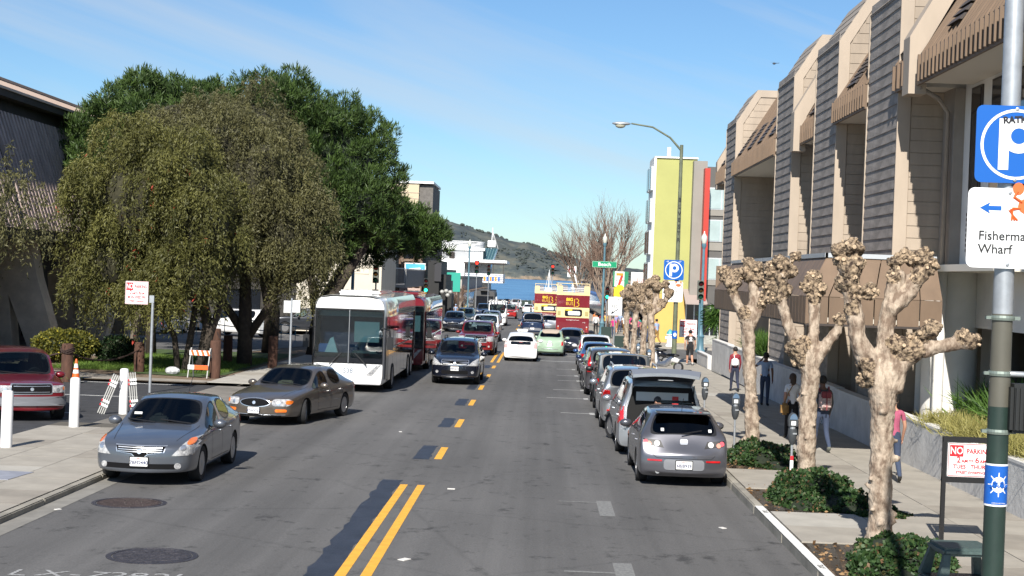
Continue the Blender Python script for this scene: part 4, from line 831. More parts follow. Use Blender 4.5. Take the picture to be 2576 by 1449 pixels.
    for mi in (1, 2, 3, 5):                                                # rubber seal round each pane
        fs = [f for f in bm.faces if f.material_index == mi]
        if not fs: continue
        r = bmesh.ops.inset_region(bm, faces=fs, thickness=.018, use_boundary=True, use_even_offset=True)
        for f in r['faces']: f.material_index = 6
    cl = bm.edges.layers.float.get('crease_edge') or bm.edges.layers.float.new('crease_edge')
    for e in bm.edges:
        if len(e.link_faces) == 2:
            a_, b_ = e.link_faces
            if e.calc_face_angle(0) > R(28): e[cl] = S.get('cr', .28)
            if a_.material_index != b_.material_index and {a_.material_index, b_.material_index} & {6}: e[cl] = .93
    me = bpy.data.meshes.new('cage'); bm.to_mesh(me); bm.free()
    for k in range(8): me.materials.append(wellm)
    o = bpy.data.objects.new('cage', me); COL.objects.link(o); sd = o.modifiers.new('s', 'SUBSURF'); sd.levels = 2; sd.render_levels = 2
    cb_ = B(); r = S['r']
    ys = [Y(S['fo']), Y(S['fo'] + S['wb'])]
    for y in ys:
        for s in (-1, 1): cb_.lathe([(r * 1.13, 0), (r * 1.13, .40)], 26, (s * (w + .12) - (.4 if s > 0 else 0), y, r * .98), 7, axis='x')
    cme = cb_.mesh('cut'); 
    for k in range(8): cme.materials.append(wellm)
    co = bpy.data.objects.new('cut', cme); COL.objects.link(co); bo = o.modifiers.new('b', 'BOOLEAN'); bo.object = co; bo.operation = 'DIFFERENCE'; bo.solver = 'FAST'
    dg = bpy.context.evaluated_depsgraph_get(); dg.update(); ev = o.evaluated_get(dg); full = bpy.data.meshes.new_from_object(ev)
    bpy.data.objects.remove(o); bpy.data.objects.remove(co)
    bvh = BVHTree.FromPolygons([v.co for v in full.vertices], [p.vertices[:] for p in full.polygons])
    parts = {}
    nv = len(full.vertices); cos = np.empty(nv * 3); full.vertices.foreach_get('co', cos); cos = cos.reshape(-1, 3)
    for nm, mis in (('body', (0, 4)), ('side_window', (1,)), ('windscreen', (2,)), ('rear_window', (3,)), ('rear_side_window', (5,)), ('seal', (6,)), ('wheel_well', (7,))):
        polys = [tuple(p.vertices) for p in full.polygons if p.material_index in mis]
        if not polys: continue
        if nm in ('side_window', 'rear_side_window'):
            for sgn in (1, -1):
                pp = [p for p in polys if cos[list(p), 0].mean() * sgn > 0]; parts[nm + ('_r' if sgn > 0 else '_l')] = pp
        else: parts[nm] = polys
    meshes = {}
    for nm, polys in parts.items():
        idx = sorted({i for p in polys for i in p}); mp = {i: k for k, i in enumerate(idx)}
        m = bpy.data.meshes.new(nm[:-2] if nm[-2:] in ('_r', '_l') else nm); m.from_pydata([tuple(cos[i]) for i in idx], [], [tuple(mp[i] for i in p) for p in polys]); m.update()
        m.polygons.foreach_set('use_smooth', [True] * len(m.polygons)); m.set_sharp_from_angle(angle=R(38)); meshes[nm] = m
    _body[key] = (S, bvh, meshes); return _body[key]
def patch(bvh, outline, side, off=.006, depth=.02, name='patch', y0=None, curve=2, taper=1.0, d2=None):
    """lay a flat outline on the car's skin. side 'f','b': outline in (x, z); 'l','r': outline in (y, z); 't': outline in (x, y)"""
    D = {'f': Vector((0, -1, 0)), 'b': Vector((0, 1, 0)), 'l': Vector((1, 0, 0)), 'r': Vector((-1, 0, 0)), 't': Vector((0, 0, -1))}[side]
    if d2 is not None: D = Vector(d2).normalized()
    def src(p):
        if side == 'f': o = Vector((p[0], 6 if y0 is None else y0, p[1]))
        elif side == 'b': o = Vector((p[0], -6, p[1]))
        elif side == 'l': o = Vector((-3, p[0], p[1]))
        elif side == 'r': o = Vector((3, p[0], p[1]))
        else: o = Vector((p[0], p[1], 4))
        if d2 is not None:                       # oblique ray through the point where the straight one would start the body
            base = Vector((p[0], 2.3 if side == 'f' else -2.3, p[1])); return base - D * 4
        return o
    def hit(p):
        h = bvh.ray_cast(src(p), D, 12)
        if h[0] is None:
            q2 = Vector((p[0], (2.2 if side == 'f' else -2.2), p[1])) if side in 'fb' else (Vector((-.9 if side == 'l' else .9, p[0], p[1])) if side in 'lr' else Vector((p[0], p[1], 1.5)))
            h = bvh.find_nearest(q2)
        n_ = h[1] if h[1].dot(D) < 0 else -h[1]
        return h[0], (n_ - D * .6).normalized()
    dense = []
    for a_, b_ in zip(outline, outline[1:] + outline[:1]):
        k = max(1, int(math.hypot(b_[0] - a_[0], b_[1] - a_[1]) / .05)) if curve else 1
        for i in range(k): dense.append((a_[0] + (b_[0] - a_[0]) * i / k, a_[1] + (b_[1] - a_[1]) * i / k))
    outline = dense
    n = len(outline); c = (sum(p[0] for p in outline) / n, sum(p[1] for p in outline) / n)
    H = lambda p, o: (lambda q: q[0] + q[1] * o)(hit(p))
    rings = [[(c[0] + (p[0] - c[0]) * t, c[1] + (p[1] - c[1]) * t) for p in outline] for t in ((1, .75, .5, .25) if curve else (1, .5))]
    vs = [H(p, -depth if depth else -.004) for p in rings[0]] + [H(p, off) for p in rings[0]]
    for rg in rings[1:]: vs += [H(p, off) for p in rg]
    vs.append(H(c, off)); fs = []
    for lv in range(len(rings)):
        a, b_ = lv * n, (lv + 1) * n
        fs += [(a + i, a + (i + 1) % n, b_ + (i + 1) % n, b_ + i) for i in range(n)]
    k = len(rings) * n; fs += [(k + i, k + (i + 1) % n, len(vs) - 1) for i in range(n)]
    me = bpy.data.meshes.new(name); me.from_pydata([tuple(v) for v in vs], [], fs); bm = bmesh.new(); bm.from_mesh(me); bmesh.ops.recalc_face_normals(bm, faces=bm.faces); bm.to_mesh(me); bm.free()
    me.polygons.foreach_set('use_smooth', [True] * len(me.polygons)); me.set_sharp_from_angle(angle=R(40)); return me
def seam(bvh, pts, side, wd=.010, name='panel_gap'):
    D = {'l': Vector((1, 0, 0)), 'r': Vector((-1, 0, 0)), 'f': Vector((0, -1, 0)), 'b': Vector((0, 1, 0)), 't': Vector((0, 0, -1))}[side]
    P = []
    for a, b_ in zip(pts[:-1], pts[1:]):
        for i in range(7): P.append((a[0] + (b_[0] - a[0]) * i / 7, a[1] + (b_[1] - a[1]) * i / 7))
    P.append(pts[-1]); vs = []; 
    for i, p in enumerate(P):
        q = P[min(i + 1, len(P) - 1)]; o = P[max(i - 1, 0)]; dx, dz = q[0] - o[0], q[1] - o[1]; l = math.hypot(dx, dz) or 1; nx, nz_ = -dz / l * wd / 2, dx / l * wd / 2
        for s in (-1, 1):
            u, v = p[0] + s * nx, p[1] + s * nz_
            src = {'l': Vector((-3, u, v)), 'r': Vector((3, u, v)), 'f': Vector((u, 6, v)), 'b': Vector((u, -6, v)), 't': Vector((u, v, 4))}[side]
            h = bvh.ray_cast(src, D, 12)[0]
            if h is None: h = bvh.find_nearest(src * .33)[0]
            vs.append(h - D * .0025)
    me = bpy.data.meshes.new(name); me.from_pydata([tuple(v) for v in vs], [], [(2 * i, 2 * i + 1, 2 * i + 3, 2 * i + 2) for i in range(len(P) - 1)]); return me
def bar_outline(w, h, cx, cz, n=10):
    return [(cx - w / 2 + w * i / n, cz - h / 2) for i in range(n + 1)] + [(cx + w / 2 - w * i / n, cz + h / 2) for i in range(n + 1)]
def mirr(pts): return [(-x, z) for x, z in pts][::-1]
def vehicle(typ, label, cat, x, y, head, mat, group=None, name='parked_car', look=None, plate=None, det=2, glass=None, rear_glass=None, spokes=5, rim=None, steer=0, interior=None, **over):
    """head: degrees, 0 drives away from the camera, 180 comes towards it. det 2 near, 1 middle, 0 far"""
    S, bvh, ms = car_geo(typ, **over); t = thing(name, label, cat, (x, y, gz(y)), R(head), group)
    t.rotation_euler.x = -math.atan(SL) * math.cos(R(head))
    glass = glass or glF; rear_glass = rear_glass or glass
    body = link('body', ms['body'], mat, t); Lc, w, r = S['L'], S['W'] / 2, S['r']; Yf = lambda s: Lc / 2 - s
    link('seal', ms['seal'], trimk, body)
    if 'wheel_well' in ms: link('wheel_arch_lining', ms['wheel_well'], wellm, body)
    for k, g in (('windscreen', glass), ('rear_window', rear_glass), ('side_window_r', glass), ('side_window_l', glass), ('rear_side_window_r', rear_glass), ('rear_side_window_l', rear_glass)):
        if k in ms: link(k[:-2] if k[-2] == '_' else k, ms[k], g, t)
    ty, rm, bd = wheel_meshes(r, .22 if r < .38 else .26, spokes)
    for yy in (Yf(S['fo']), Yf(S['fo'] + S['wb'])):
        for s in (-1, 1):
            wo_ = link('wheel', ty, tyrem, t, (s * (w - .125), yy, r)); link('rim', rm, rim or rimm, wo_)
            if det: link('brake_disc', bd, wellm, wo_)
            if steer and yy > 0: wo_.rotation_euler = (0, 0, R(steer))
    key = ('int', typ, str(over)); 
    if key not in _body:
        b = B(); zf = S['gc'] + .12; zb = S['zb'][0]; c0, c1 = S['cow'][0] + .1, min(S['rb'][0] - .05, S['C'] + .3)
        b.box(-w * .88, w * .88, Yf(c1), Yf(c0), zf, zf + .06); b.box(-w * .86, w * .86, Yf(c0 + .35), Yf(c0 - .05), zf, S['cow'][1] - .10)
        rows = [S['B'][0] - .12] + ([S['B'][1] + .95] if c1 - S['B'][1] > 1.1 else []) + ([S['B'][1] + 1.75] if c1 - S['B'][1] > 1.95 else [])
        for q in rows:
            for sx_ in (-.37, .37):
                b.box(sx_ - .24, sx_ + .24, Yf(q), Yf(q - .5), zf, zf + .28); b.box(sx_ - .23, sx_ + .23, Yf(q + .14), Yf(q), zf + .1, zb + .12); b.box(sx_ - .12, sx_ + .12, Yf(q + .15), Yf(q + .05), zb + .10, zb + .30)
        im = b.mesh('interior', bevel=.03)
        b = B(); b.lathe([(.17, -.012), (.19, 0), (.17, .012), (.155, 0)], 18); b.box(-.16, .16, -.02, .02, -.01, .01); sm = b.mesh('steering_wheel')
        _body[key] = (im, sm)
    im, sm = _body[key]; ii = link('interior', im, interior or intm, t)
    if det: link('steering_wheel', sm, trimk, ii, (-.37, Yf(S['cow'][0] + .62), S['cow'][1] - .02), (R(65), 0, 0))
    pk = ('mir', typ)
    if pk not in _body:
        b = B(); b.ell((0, 0, 0), (.13, .085, .085), 12, 8); b.box(-.13, -.02, -.03, .03, -.06, -.02); _body[pk] = b.mesh('door_mirror', smooth=True)
    for s in (-1, 1):
        link('door_mirror', _body[pk], mat if (look or {}).get('mirror', 1) else trimk, t, (s * (w * .97 + .12), Yf(S['cow'][0] + .42), S['zb'][0] + .07), (0, 0, 0 if s > 0 else math.pi))
    K = ('lk', typ, str(over), str(look), det)
    if K not in _body: _body[K] = build_look(S, bvh, look or {}, det, Yf, w)
    for nm, me, mt, ch in _body[K]:
        p = link(nm, me, mat if mt == 'BODY' else mt, t)
        for n2, m2, t2 in ch: link(n2, m2, t2, p)
    L_ = look or {}
    if plate:
        for end, zz in ((('f', L_.get('pf', .42)),) if head > 90 else (('b', L_.get('pb', .62)),)):
            h = bvh.ray_cast(Vector((L_.get('px', 0), 6 if end == 'f' else -6, zz)), Vector((0, -1 if end == 'f' else 1, 0)))[0]
            sg = 1 if end == 'f' else -1; b = B(); b.prism(rpoly(.31, .155, .012, 2), 'y', 0, .012 * sg); pl = b.obj('licence_plate', platem, t, loc=(L_.get('px', 0), h.y + .012 * sg, zz))
            rot = (R(90), 0, math.pi) if end == 'f' else (R(90), 0, 0)
            lettering(plate, .085, platek, pl, (0, .016 * sg, -.015), rot, depth=.001, bold=.001); lettering('California', .03, plater, pl, (0, .016 * sg, .057), rot, depth=.001)
            if end == 'b' or 1: b = B(); b.prism(rpoly(.34, .185, .015, 2), 'y', -.002 * sg, .004 * sg); b.obj('plate_frame', trimk, pl)
    return t
def build_look(S, bvh, Lk, det, Yf, w):
    out = []; P = lambda *a, **k: patch(bvh, *a, **k); zn, gc = S['zn'], S['gc']
    def add(nm, me, mt, ch=()): out.append((nm, me, mt, list(ch)))
    # front
    hz = Lk.get('hz', zn - .07); hw = Lk.get('hw', .34); hh = Lk.get('hh', .15); hx = w * Lk.get('hx', .72)
    sh = Lk.get('hs', 'swept')
    for s in (1, -1):
        if sh == 'swept': o = [(hx - hw * .5, hz - hh * .40), (hx + hw * .35, hz - hh * .45), (hx + hw * .62, hz + hh * .2), (hx + hw * .66, hz + hh * .9), (hx + hw * .3, hz + hh * .85), (hx - hw * .1, hz + hh * .35)]
        elif sh == 'tall': o = [(hx - hw * .5, hz - hh * .5), (hx + hw * .35, hz - hh * .45), (hx + hw * .55, hz + hh * .9), (hx + hw * .40, hz + hh * 1.25), (hx + hw * .12, hz + hh * 1.1), (hx - hw * .25, hz + hh * .1)]
        elif sh == 'oval': o = rpoly(hw, hh, hh * .45, 4, hx, hz)
        elif sh == 'round': o = circ(hw / 2, 14, hx, hz)
        else: o = rpoly(hw, hh, .02, 2, hx, hz)
        if s < 0: o = mirr(o)
        ch = []
        if det and Lk.get('amber', 1):
            c = (sum(p[0] for p in o) / len(o), sum(p[1] for p in o) / len(o)); dz = hh * (.45 if sh == 'tall' else .05); dx = s * hw * (.1 if sh == 'tall' else .38)
            ch.append(('turn_signal', P(rpoly(hw * .26, hh * .55, hh * .2, 3, c[0] + dx, c[1] + dz), 'f', off=.016, depth=.0, name='turn_signal', curve=1), lampo))
            ch.append(('reflector', P(circ(hh * .28, 12, c[0] - s * hw * .12, c[1] - hh * .1), 'f', off=.018, depth=0, name='reflector', curve=1), chrome))
        add('headlight', P(o, 'f', off=.012, name='headlight'), Lk.get('hm', lampc), ch)
    g = Lk.get('grille', ('bar', .9, .10, zn - .10))
    kind, gw_, gh, gzz = g
    if kind == 'oval': go = [(gw_ / 2 * math.cos(a), gzz + gh / 2 * math.sin(a)) for a in np.linspace(0, 2 * math.pi, 25)[:-1]]
    elif kind == 'vee': go = [(-gw_ / 2, gzz + gh * .5), (-gw_ * .46, gzz - gh * .1), (-gw_ * .16, gzz - gh * .25), (-gw_ * .08, gzz - gh * .6), (gw_ * .08, gzz - gh * .6), (gw_ * .16, gzz - gh * .25), (gw_ * .46, gzz - gh * .1), (gw_ / 2, gzz + gh * .5)]
    else: go = rpoly(gw_, gh, min(.04, gh / 3), 2, 0, gzz)
    fr = [(p[0] * 1.06, gzz + (p[1] - gzz) * 1.22) for p in go]
    ch = []
    if det:
        nb = Lk.get('gbars', 3)
        for i in range(nb):
            z = gzz + gh * (-.32 + .64 * i / max(1, nb - 1)) if kind != 'vee' else gzz + gh * (-.05 + .42 * i / max(1, nb - 1)); ww = gw_ * (.9 if kind != 'oval' else .86 * math.sqrt(max(.1, 1 - ((z - gzz) * 2 / gh) ** 2)))
            ch.append(('grille_bar', P(bar_outline(ww, .014, 0, z), 'f', off=.02, depth=.0, name='grille_bar', curve=0), Lk.get('gbar', chrome)))
        if Lk.get('badge', 1): ch.append(('badge', P(circ(.042, 14, 0, gzz + (0 if kind != 'vee' else -gh * .02)), 'f', off=.032, depth=0, name='badge', curve=1), chrome))
    add('grille_frame', P(fr, 'f', off=.008, name='grille_frame'), Lk.get('gframe', chrome)); add('grille', P(go, 'f', off=.014, name='grille'), Lk.get('gmat', grillem), ch)
    lw, lh, lz = Lk.get('intake', (1.0, .10, gc + .17)); add('lower_intake', P([(x, z) for x, z in rpoly(lw, lh, .03, 3, 0, lz)], 'f', off=.005, name='lower_intake'), grillem)
    if det and Lk.get('fog', 1):
        for s in (1, -1): add('fog_lamp', P(circ(.055, 12, s * w * .72, lz + .01), 'f', off=.012, name='fog_lamp'), lampc)
    if Lk.get('skid'): add('skid_strip', P(bar_outline(1.0, .05, 0, gc + .07), 'f', off=.012, name='skid_strip', curve=0), rimm)
    if Lk.get('fbar'): add('front_bumper', P(bar_outline(w * 2.02, .22, 0, gc + .28, 14), 'f', off=.05, name='front_bumper', curve=1), Lk['fbar'])
    # rear
    ts = Lk.get('tail', ('block', .22, .20, S['zt'] - .16, .80)); k_, tw, th, tz, tx = ts; tx = w * tx
    for s in (1, -1):
        if k_ == 'block': o = [(tx - tw / 2, tz - th * .4), (tx + tw * .45, tz - th * .45), (tx + tw * .5, tz + th * .5), (tx - tw * .35, tz + th * .45)]
        elif k_ == 'tall': o = [(tx - tw / 2, tz - th / 2), (tx + tw / 2, tz - th / 2), (tx + tw * .25, tz + th / 2), (tx - tw * .35, tz + th / 2)]
        elif k_ == 'round': o = circ(tw / 2, 16, tx, tz)
        else: o = [(tx - tw * .6, tz - th * .5), (tx + tw * .3, tz - th * .2), (tx + tw * .5, tz + th * .55), (tx - tw * .45, tz + th * .35)]
        if s < 0: o = mirr(o)
        ch = []
        if k_ == 'dark' and det:
            for dx, dz, rr_, mt in ((.26, .06, .045, M('lamp_pink', (.62, .10, .12), .12, coat=1)), (.10, -.05, .045, M('lamp_peach', (.65, .28, .20), .12, coat=1)), (-.28, -.02, .055, lampw)):
                ch.append(('lamp_bowl', P(circ(rr_, 14, s * (tx + dx * tw), tz + dz * th * 2), 'b', off=.02, depth=0, name='lamp_bowl', curve=1), mt))
        add('tail_light', P(o, 'b', off=.010, name='tail_light'), trimk if k_ == 'dark' else Lk.get('tm', lampr), ch)
    for e in Lk.get('rear', ()):    # extra rear pieces: (name, w, h, cx, cz, mat)
        nm, a, b_, cx, cz, mt = e; add(nm, P(rpoly(a, b_, min(a, b_) * .3, 3, cx, cz), 'b', off=.014, name=nm, curve=1), mt)
    # sides
    if det:
        zb = S['zb'][0]
        for s, sd in ((1, 'r'), (-1, 'l')):
            xs = [S['cow'][0] + .30, S['B'][0] + .05] + ([S['C'] - .05] if S['rb'][0] - S['B'][1] > 1.2 and not S.get('two') else [])
            for i, q in enumerate(xs):
                add('panel_gap', seam(bvh, [(Yf(q - .02), zb + .0), (Yf(q), zb - .28), (Yf(q), gc + .22), (Yf(q), gc + .12)], sd), seamm)
                if i: add('door_handle', P(rpoly(.17, .032, .012, 2, Yf(q - .17), zb - .10), sd, off=.03, name='door_handle', curve=1), 'BODY' if not Lk.get('chandle') else chrome)
            add('sill_gap', seam(bvh, [(Yf(xs[0]), gc + .13), (Yf(xs[-1]), gc + .12)], sd), seamm)
            if Lk.get('strip'): add('side_strip', P(bar_outline(xs[-1] - xs[0], .05, Yf((xs[0] + xs[-1]) / 2), zb - .34), sd, off=.012, name='side_strip', curve=0), Lk['strip'])
            if Lk.get('rail'):
                b = B(); xr = S['wr'] * .90; pts = [(s * xr, Yf(S['wt'][0] + .45), S['H'] - .03), (s * xr, Yf(S['wt'][0] + .6), S['H'] + .045), (s * xr, Yf(S['rt'][0] - .45), S['H'] + .04), (s * xr, Yf(S['rt'][0] - .3), S['H'] - .03)]; b.tube(pts, .022, 8); add('roof_rail', b.mesh('roof_rail', smooth=True), Lk['rail'])
            if Lk.get('flare'):
                for q in (S['fo'], S['fo'] + S['wb']):
                    a_ = np.linspace(R(-8), R(188), 16); rr_ = S['r'] * 1.16; vs = []
                    b = B(); b.tube([(s * (w - .03), Yf(q) + rr_ * math.cos(a), S['r'] + rr_ * math.sin(a)) for a in a_], .055, 6); add('arch_flare', b.mesh('arch_flare', smooth=True), trimk)
        yb = Yf(S['cow'][0]); add('panel_gap', seam(bvh, [(-w * .80, yb + .05), (-w * .62, Yf(.25))], 't'), seamm); add('panel_gap', seam(bvh, [(w * .80, yb + .05), (w * .62, Yf(.25))], 't'), seamm)
        b = B(); zc = S['cow'][1]
        for x0, x1 in ((-.55, .05), (.12, .66)): b.tube([(x0, yb + .03, zc + .04), (x1, yb - .10, zc + .085)], .012, 5)
        add('wiper', b.mesh('wiper'), trimk)
        if Lk.get('antenna'): b = B(); b.tube([(0, Yf(S['rt'][0] - .15), S['H'] - .05), (0, Yf(S['rt'][0] + .15), S['H'] + .22)], .006, 5); add('antenna', b.mesh('antenna'), trimk)
        if Lk.get('bowtie'): pass
    for nm, me, mt in Lk.get('extra', lambda S, bvh, Yf: ())(S, bvh, Yf): add(nm, me, mt)
    return out
# ---------------------------------------------------------------- the cars in the street
p_grey = paint('steel_grey', (.115, .125, .145), .55, .30); p_bronze = paint('bronze', (.145, .122, .10), .6, .28); p_black = paint('black', (.008, .010, .018), .2, .22); p_red = paint('dark_red', (.20, .008, .012), .3, .28)
p_white = paint('white', (.74, .74, .73), 0, .35); p_silver = paint('silver', (.42, .44, .47), .75, .28); p_green = paint('sage_green', (.25, .35, .25), 0, .3); p_char = paint('charcoal', (.035, .038, .045), .4, .28); p_navy = paint('navy', (.018, .035, .085), .4, .25)
p_blue = paint('deep_blue', (.03, .08, .22), .4, .25); p_gun = paint('gunmetal', (.115, .115, .13), .6, .30); p_jeep = paint('slate', (.055, .065, .072), .4, .3); p_maroon = paint('maroon', (.15, .006, .012), .2, .28); p_yellow = paint('yellow', (.75, .50, .02), 0, .3); p_bus_red = paint('bus_maroon', (.16, .006, .014), 0, .3); p_bus_cream = paint('bus_cream', (.78, .60, .30), 0, .35)
OG = 'cars coming towards the camera'; PG = 'cars parked along the right kerb'; AG = 'cars driving away from the camera'
lookA = dict(hs='tall', hh=.17, hw=.36, hx=.80, hz=.63, grille=('vee', .86, .17, .62), gbars=3, intake=(1.25, .09, .36), pf=.44, antenna=1)
c_al = vehicle('sedan', 'grey four door sedan parked facing the camera beside the left pavement', 'car', -6.92, 28.85, 180, p_grey, OG, look=lookA, plate='7BFD440', rim=rimm, spokes=7)
b = B(); b.box(-.07, .07, -.035, .035, 0, .006); b.obj('windscreen_sticker', M('sticker_white', (.7, .7, .68), .6), c_al, loc=(.50, .80, 1.135), rot=(R(-30), 0, R(8)))
lookB = dict(hs='oval', hh=.17, hw=.42, hx=.70, hz=.60, grille=('oval', .78, .19, .59), gbars=0, intake=(1.35, .07, .28), pf=.40, fog=0, chandle=1, strip=p_bronze, amber=1, antenna=0,
  extra=lambda S, bvh, Yf: [('corner_lamp', patch(bvh, rpoly(.26, .075, .03, 3, s * .66, .40), 'f', off=.012, name='corner_lamp'), lampo) for s in (1, -1)] + [('bumper_strip', patch(bvh, bar_outline(.62, .018, s * .45, .30), 'f', off=.02, depth=0, name='bumper_strip', curve=0), p_silver) for s in (1, -1)])
c_bu = vehicle('old_sedan', 'bronze four door sedan with an oval grille pulling in beside the white coach', 'car', -6.55, 40.8, 180 - 13, p_bronze, OG, name='moving_car', look=lookB, plate='4TWV737', spokes=9, steer=16, interior=intt)
lookJ = dict(hs='swept', hh=.20, hw=.42, hx=.76, hz=.82, grille=('bar', 1.0, .17, .84), gbars=2, intake=(1.0, .14, .48), pf=.62, skid=1, rail=rimd, amber=0, hm=lampc)
vehicle('suv', 'black crossover driving towards the camera beside the parked coach', 'car', -3.12, 59.6, 179.5, p_black, OG, name='moving_car', look=lookJ, plate='5MKB074', rim=rimd)
lookY = dict(hs='box', hh=.26, hw=.36, hx=.80, hz=.92, grille=('bar', 1.15, .34, .92), gbars=3, intake=(1.2, .10, .50), pf=.55, amber=0, rail=rimm)
vehicle('big_suv', 'dark red large SUV with a chrome grille behind the black crossover', 'car', -3.42, 85.4, 179, p_red, OG, name='moving_car', look=lookY)
lookP = dict(tail=('tall', .17, .34, .86, .86), tm=M('tail_lamp_clear', (.55, .33, .32), .12, coat=1), pb=.76, rear=(('rear_spoiler_glass', 1.05, .16, 0, .95, glP), ('brake_light', .16, .035, 0, .985, lampr), ('number_badge', .18, .08, -.50, .80, M('badge_grey', (.4, .4, .4), .5))), antenna=0)
c_pr = vehicle('prius', 'white hatchback taxi with a roof light waiting at the stop line', 'taxi', -.88, 79.9, -1, p_white, AG, name='taxi', look=lookP, plate='8B40217')
b = B(); b.box(-.28, .28, -.08, .08, 0, .14); b.obj('roof_light', M('roof_light_white', (.75, .75, .73), .5), c_pr, loc=(0, .25, 1.47), bevel=.03)
lookF = dict(tail=('tall', .12, .22, .74, .86), pb=.66, rear=(('badge', .16, .07, 0, .82, chrome), ('rear_bumper_strip', .9, .03, 0, .42, chrome)), hs='round', hw=.2)
c_fi = vehicle('bubble', 'small sage green rounded car with a beige folding roof at the crossing', 'car', .72, 86.9, -3, p_green, AG, name='moving_car', look=lookF, plate='6XLD512', wr=.56)
vehicle('hatch', 'dark small hatchback with bright brake lights beside the green car', 'car', 2.05, 92.6, -5, p_black, AG, name='moving_car', look=dict(tail=('tall', .18, .26, .86, .82)), rear_glass=glP, H=1.52)
lookM = dict(tail=('dark', .40, .15, .83, .72), pb=.44, antenna=1, mirror=1, rear=(('reflector_strip', .28, .035, -.56, .515, lampr), ('reflector_strip', .28, .035, .56, .515, lampr), ('bumper_recess', .78, .20, 0, .44, M('bumper_grey', (.16, .165, .18), .5)), ('badge', .15, .10, 0, .865, chrome)),
  extra=lambda S, bvh, Yf: [('exhaust', B().lathe([(.045, -.08), (.045, .06), (.036, .06), (.036, -.02)], 14, (-.50, -2.14, .30), axis='y').mesh('exhaust'), chrome), ('rear_wiper', B().tube([(-.05, -2.09, 1.02), (.34, -2.03, 1.09)], .014, 5).mesh('rear_wiper'), trimk), ('spoiler', B().box(-.54, .54, -1.78, -1.50, 1.385, 1.415).mesh('spoiler', bevel=.012), 'BODY'), ('panel_gap', seam(bvh, [(-.60, .62), (-.52, .56), (.52, .56), (.60, .62)], 'b'), seamm), ('sunroof', B().box(-.38, .38, .0, .62, 1.458, 1.478).mesh('sunroof', bevel=.008), glP)])
c_ma = vehicle('hatch', 'grey five door hatchback parked nearest the camera at the right kerb', 'car', 2.88, 31.35, 0, p_gun, PG, look=lookM, plate='6BJB939', rear_glass=glP, spokes=10)
for s, x_, y_ in ((1, -.42, .0), (1, .50, .0)):
    b = B(); b.box(-.03, .03, -.004, .004, -.035, .035); b.obj('window_sticker', M('sticker_white'), c_ma, loc=(x_, -2.035, 1.09), rot=(R(-42), 0, 0))
lookV = dict(tail=('tall', .20, .42, .92, .90), pb=.7, rail=rimm)
c_va = vehicle('minivan', 'silver minivan with its tailgate raised, parked behind the grey hatchback', 'minivan', 2.86, 36.9, 0, p_silver, PG, name='minivan', look=lookV, rear_glass=glP, norear=1, steer=22, spokes=5)
lookR = dict(tail=('block', .26, .22, .98, .84), pb=.7, rail=M('rail_silver', (.5, .5, .5), .3, metal=.6), rear=(('bumper_lamp', .26, .05, -.62, .52, lampr), ('bumper_lamp', .26, .05, .62, .52, lampr), ('bumper_lower', 1.5, .22, 0, .40, trimk)), strip=None)
vehicle('suv', 'silver crossover with roof rails parked just beyond the open minivan', 'car', 2.66, 43.2, 0, p_silver, PG, look=lookR, rear_glass=glP, L=4.5, H=1.70)
lookW = dict(tail=('tall', .10, .20, .90, .90), pb=.78, px=-.55, mirror=0, flare=1, rear=(('rear_glass_hinge', .05, .10, -.42, 1.70, trimk), ('rear_glass_hinge', .05, .10, .42, 1.70, trimk)), rail=None,
  extra=lambda S, bvh, Yf: [('spare_wheel', B().lathe([(.37, -.24), (.38, -.10), (.38, 0), (.2, .02)], 24, (0, -2.25, .98), axis='y').mesh('spare_wheel', smooth=True), tyrem), ('rear_bumper', B().box(-.8, .8, -2.42, -2.2, .46, .68).mesh('rear_bumper', bevel=.03), trimk)])
vehicle('boxy', 'slate grey box shaped SUV with a spare wheel, parked at the right kerb', 'car', 2.72, 49.7, 0, p_jeep, PG, look=lookW, rear_glass=glP, plate='7HFP', L=4.4)
lookC = dict(tail=('tall', .13, .62, 1.15, .84), pb=.75)
vehicle('suv', 'gunmetal crossover with tall red tail lights parked beyond the slate box SUV', 'car', 2.62, 56.4, 0, p_gun, PG, look=lookC, rear_glass=glP, L=4.55, steer=15)
vehicle('sedan', 'navy sedan parked in the row beyond the gunmetal crossover', 'car', 2.7, 62.9, 0, p_navy, PG, look=dict(tail=('block', .30, .16, .86, .74)), rear_glass=glP)
vehicle('sedan', 'deep blue sedan parked just before the white hatchback in the right row', 'car', 2.72, 69.4, 0, p_blue, PG, look=dict(tail=('block', .26, .18, .86, .78)))
lookS = dict(tail=('tall', .16, .50, 1.12, .88), pb=.7)
vehicle('bubble', 'white boxy hatchback with tall red tail lamps parked last before the crossing', 'car', 2.78, 75.4, 0, p_white, PG, look=lookS, rear_glass=glP, L=4.1, W=1.75, H=1.62, wb=2.5, rt=(3.6, 1.54), rb=(3.95, 1.1), zt=1.04, C=3.4, wr=.64)
lookT = dict(tail=('block', .16, .36, 1.0, .90), pb=.62, rear=(('badge', .14, .12, 0, .98, chrome), ('rear_bumper', 1.9, .20, 0, .58, M('bumper_grey'))))
c_pk = vehicle('pickup', 'navy blue pickup truck driving away across the intersection', 'pickup truck', -.55, 123.6, 0, p_navy, AG, name='pickup_truck', look=lookT, rear_glass=glP, plate='8C2')
b = B(); b.box(-.86, .86, -2.75, -.75, 1.17, 1.19); b.obj('bed_cover', trimk, c_pk)
vehicle('sedan', 'white patrol car with a roof light bar driving away before the tour buses', 'police car', -2.0 + .2, 238, 0, p_white, AG, name='police_car', look=dict(tail=('block', .26, .16, .86, .76)), det=0, W=2.0)
LG = 'traffic queue in the oncoming lane'
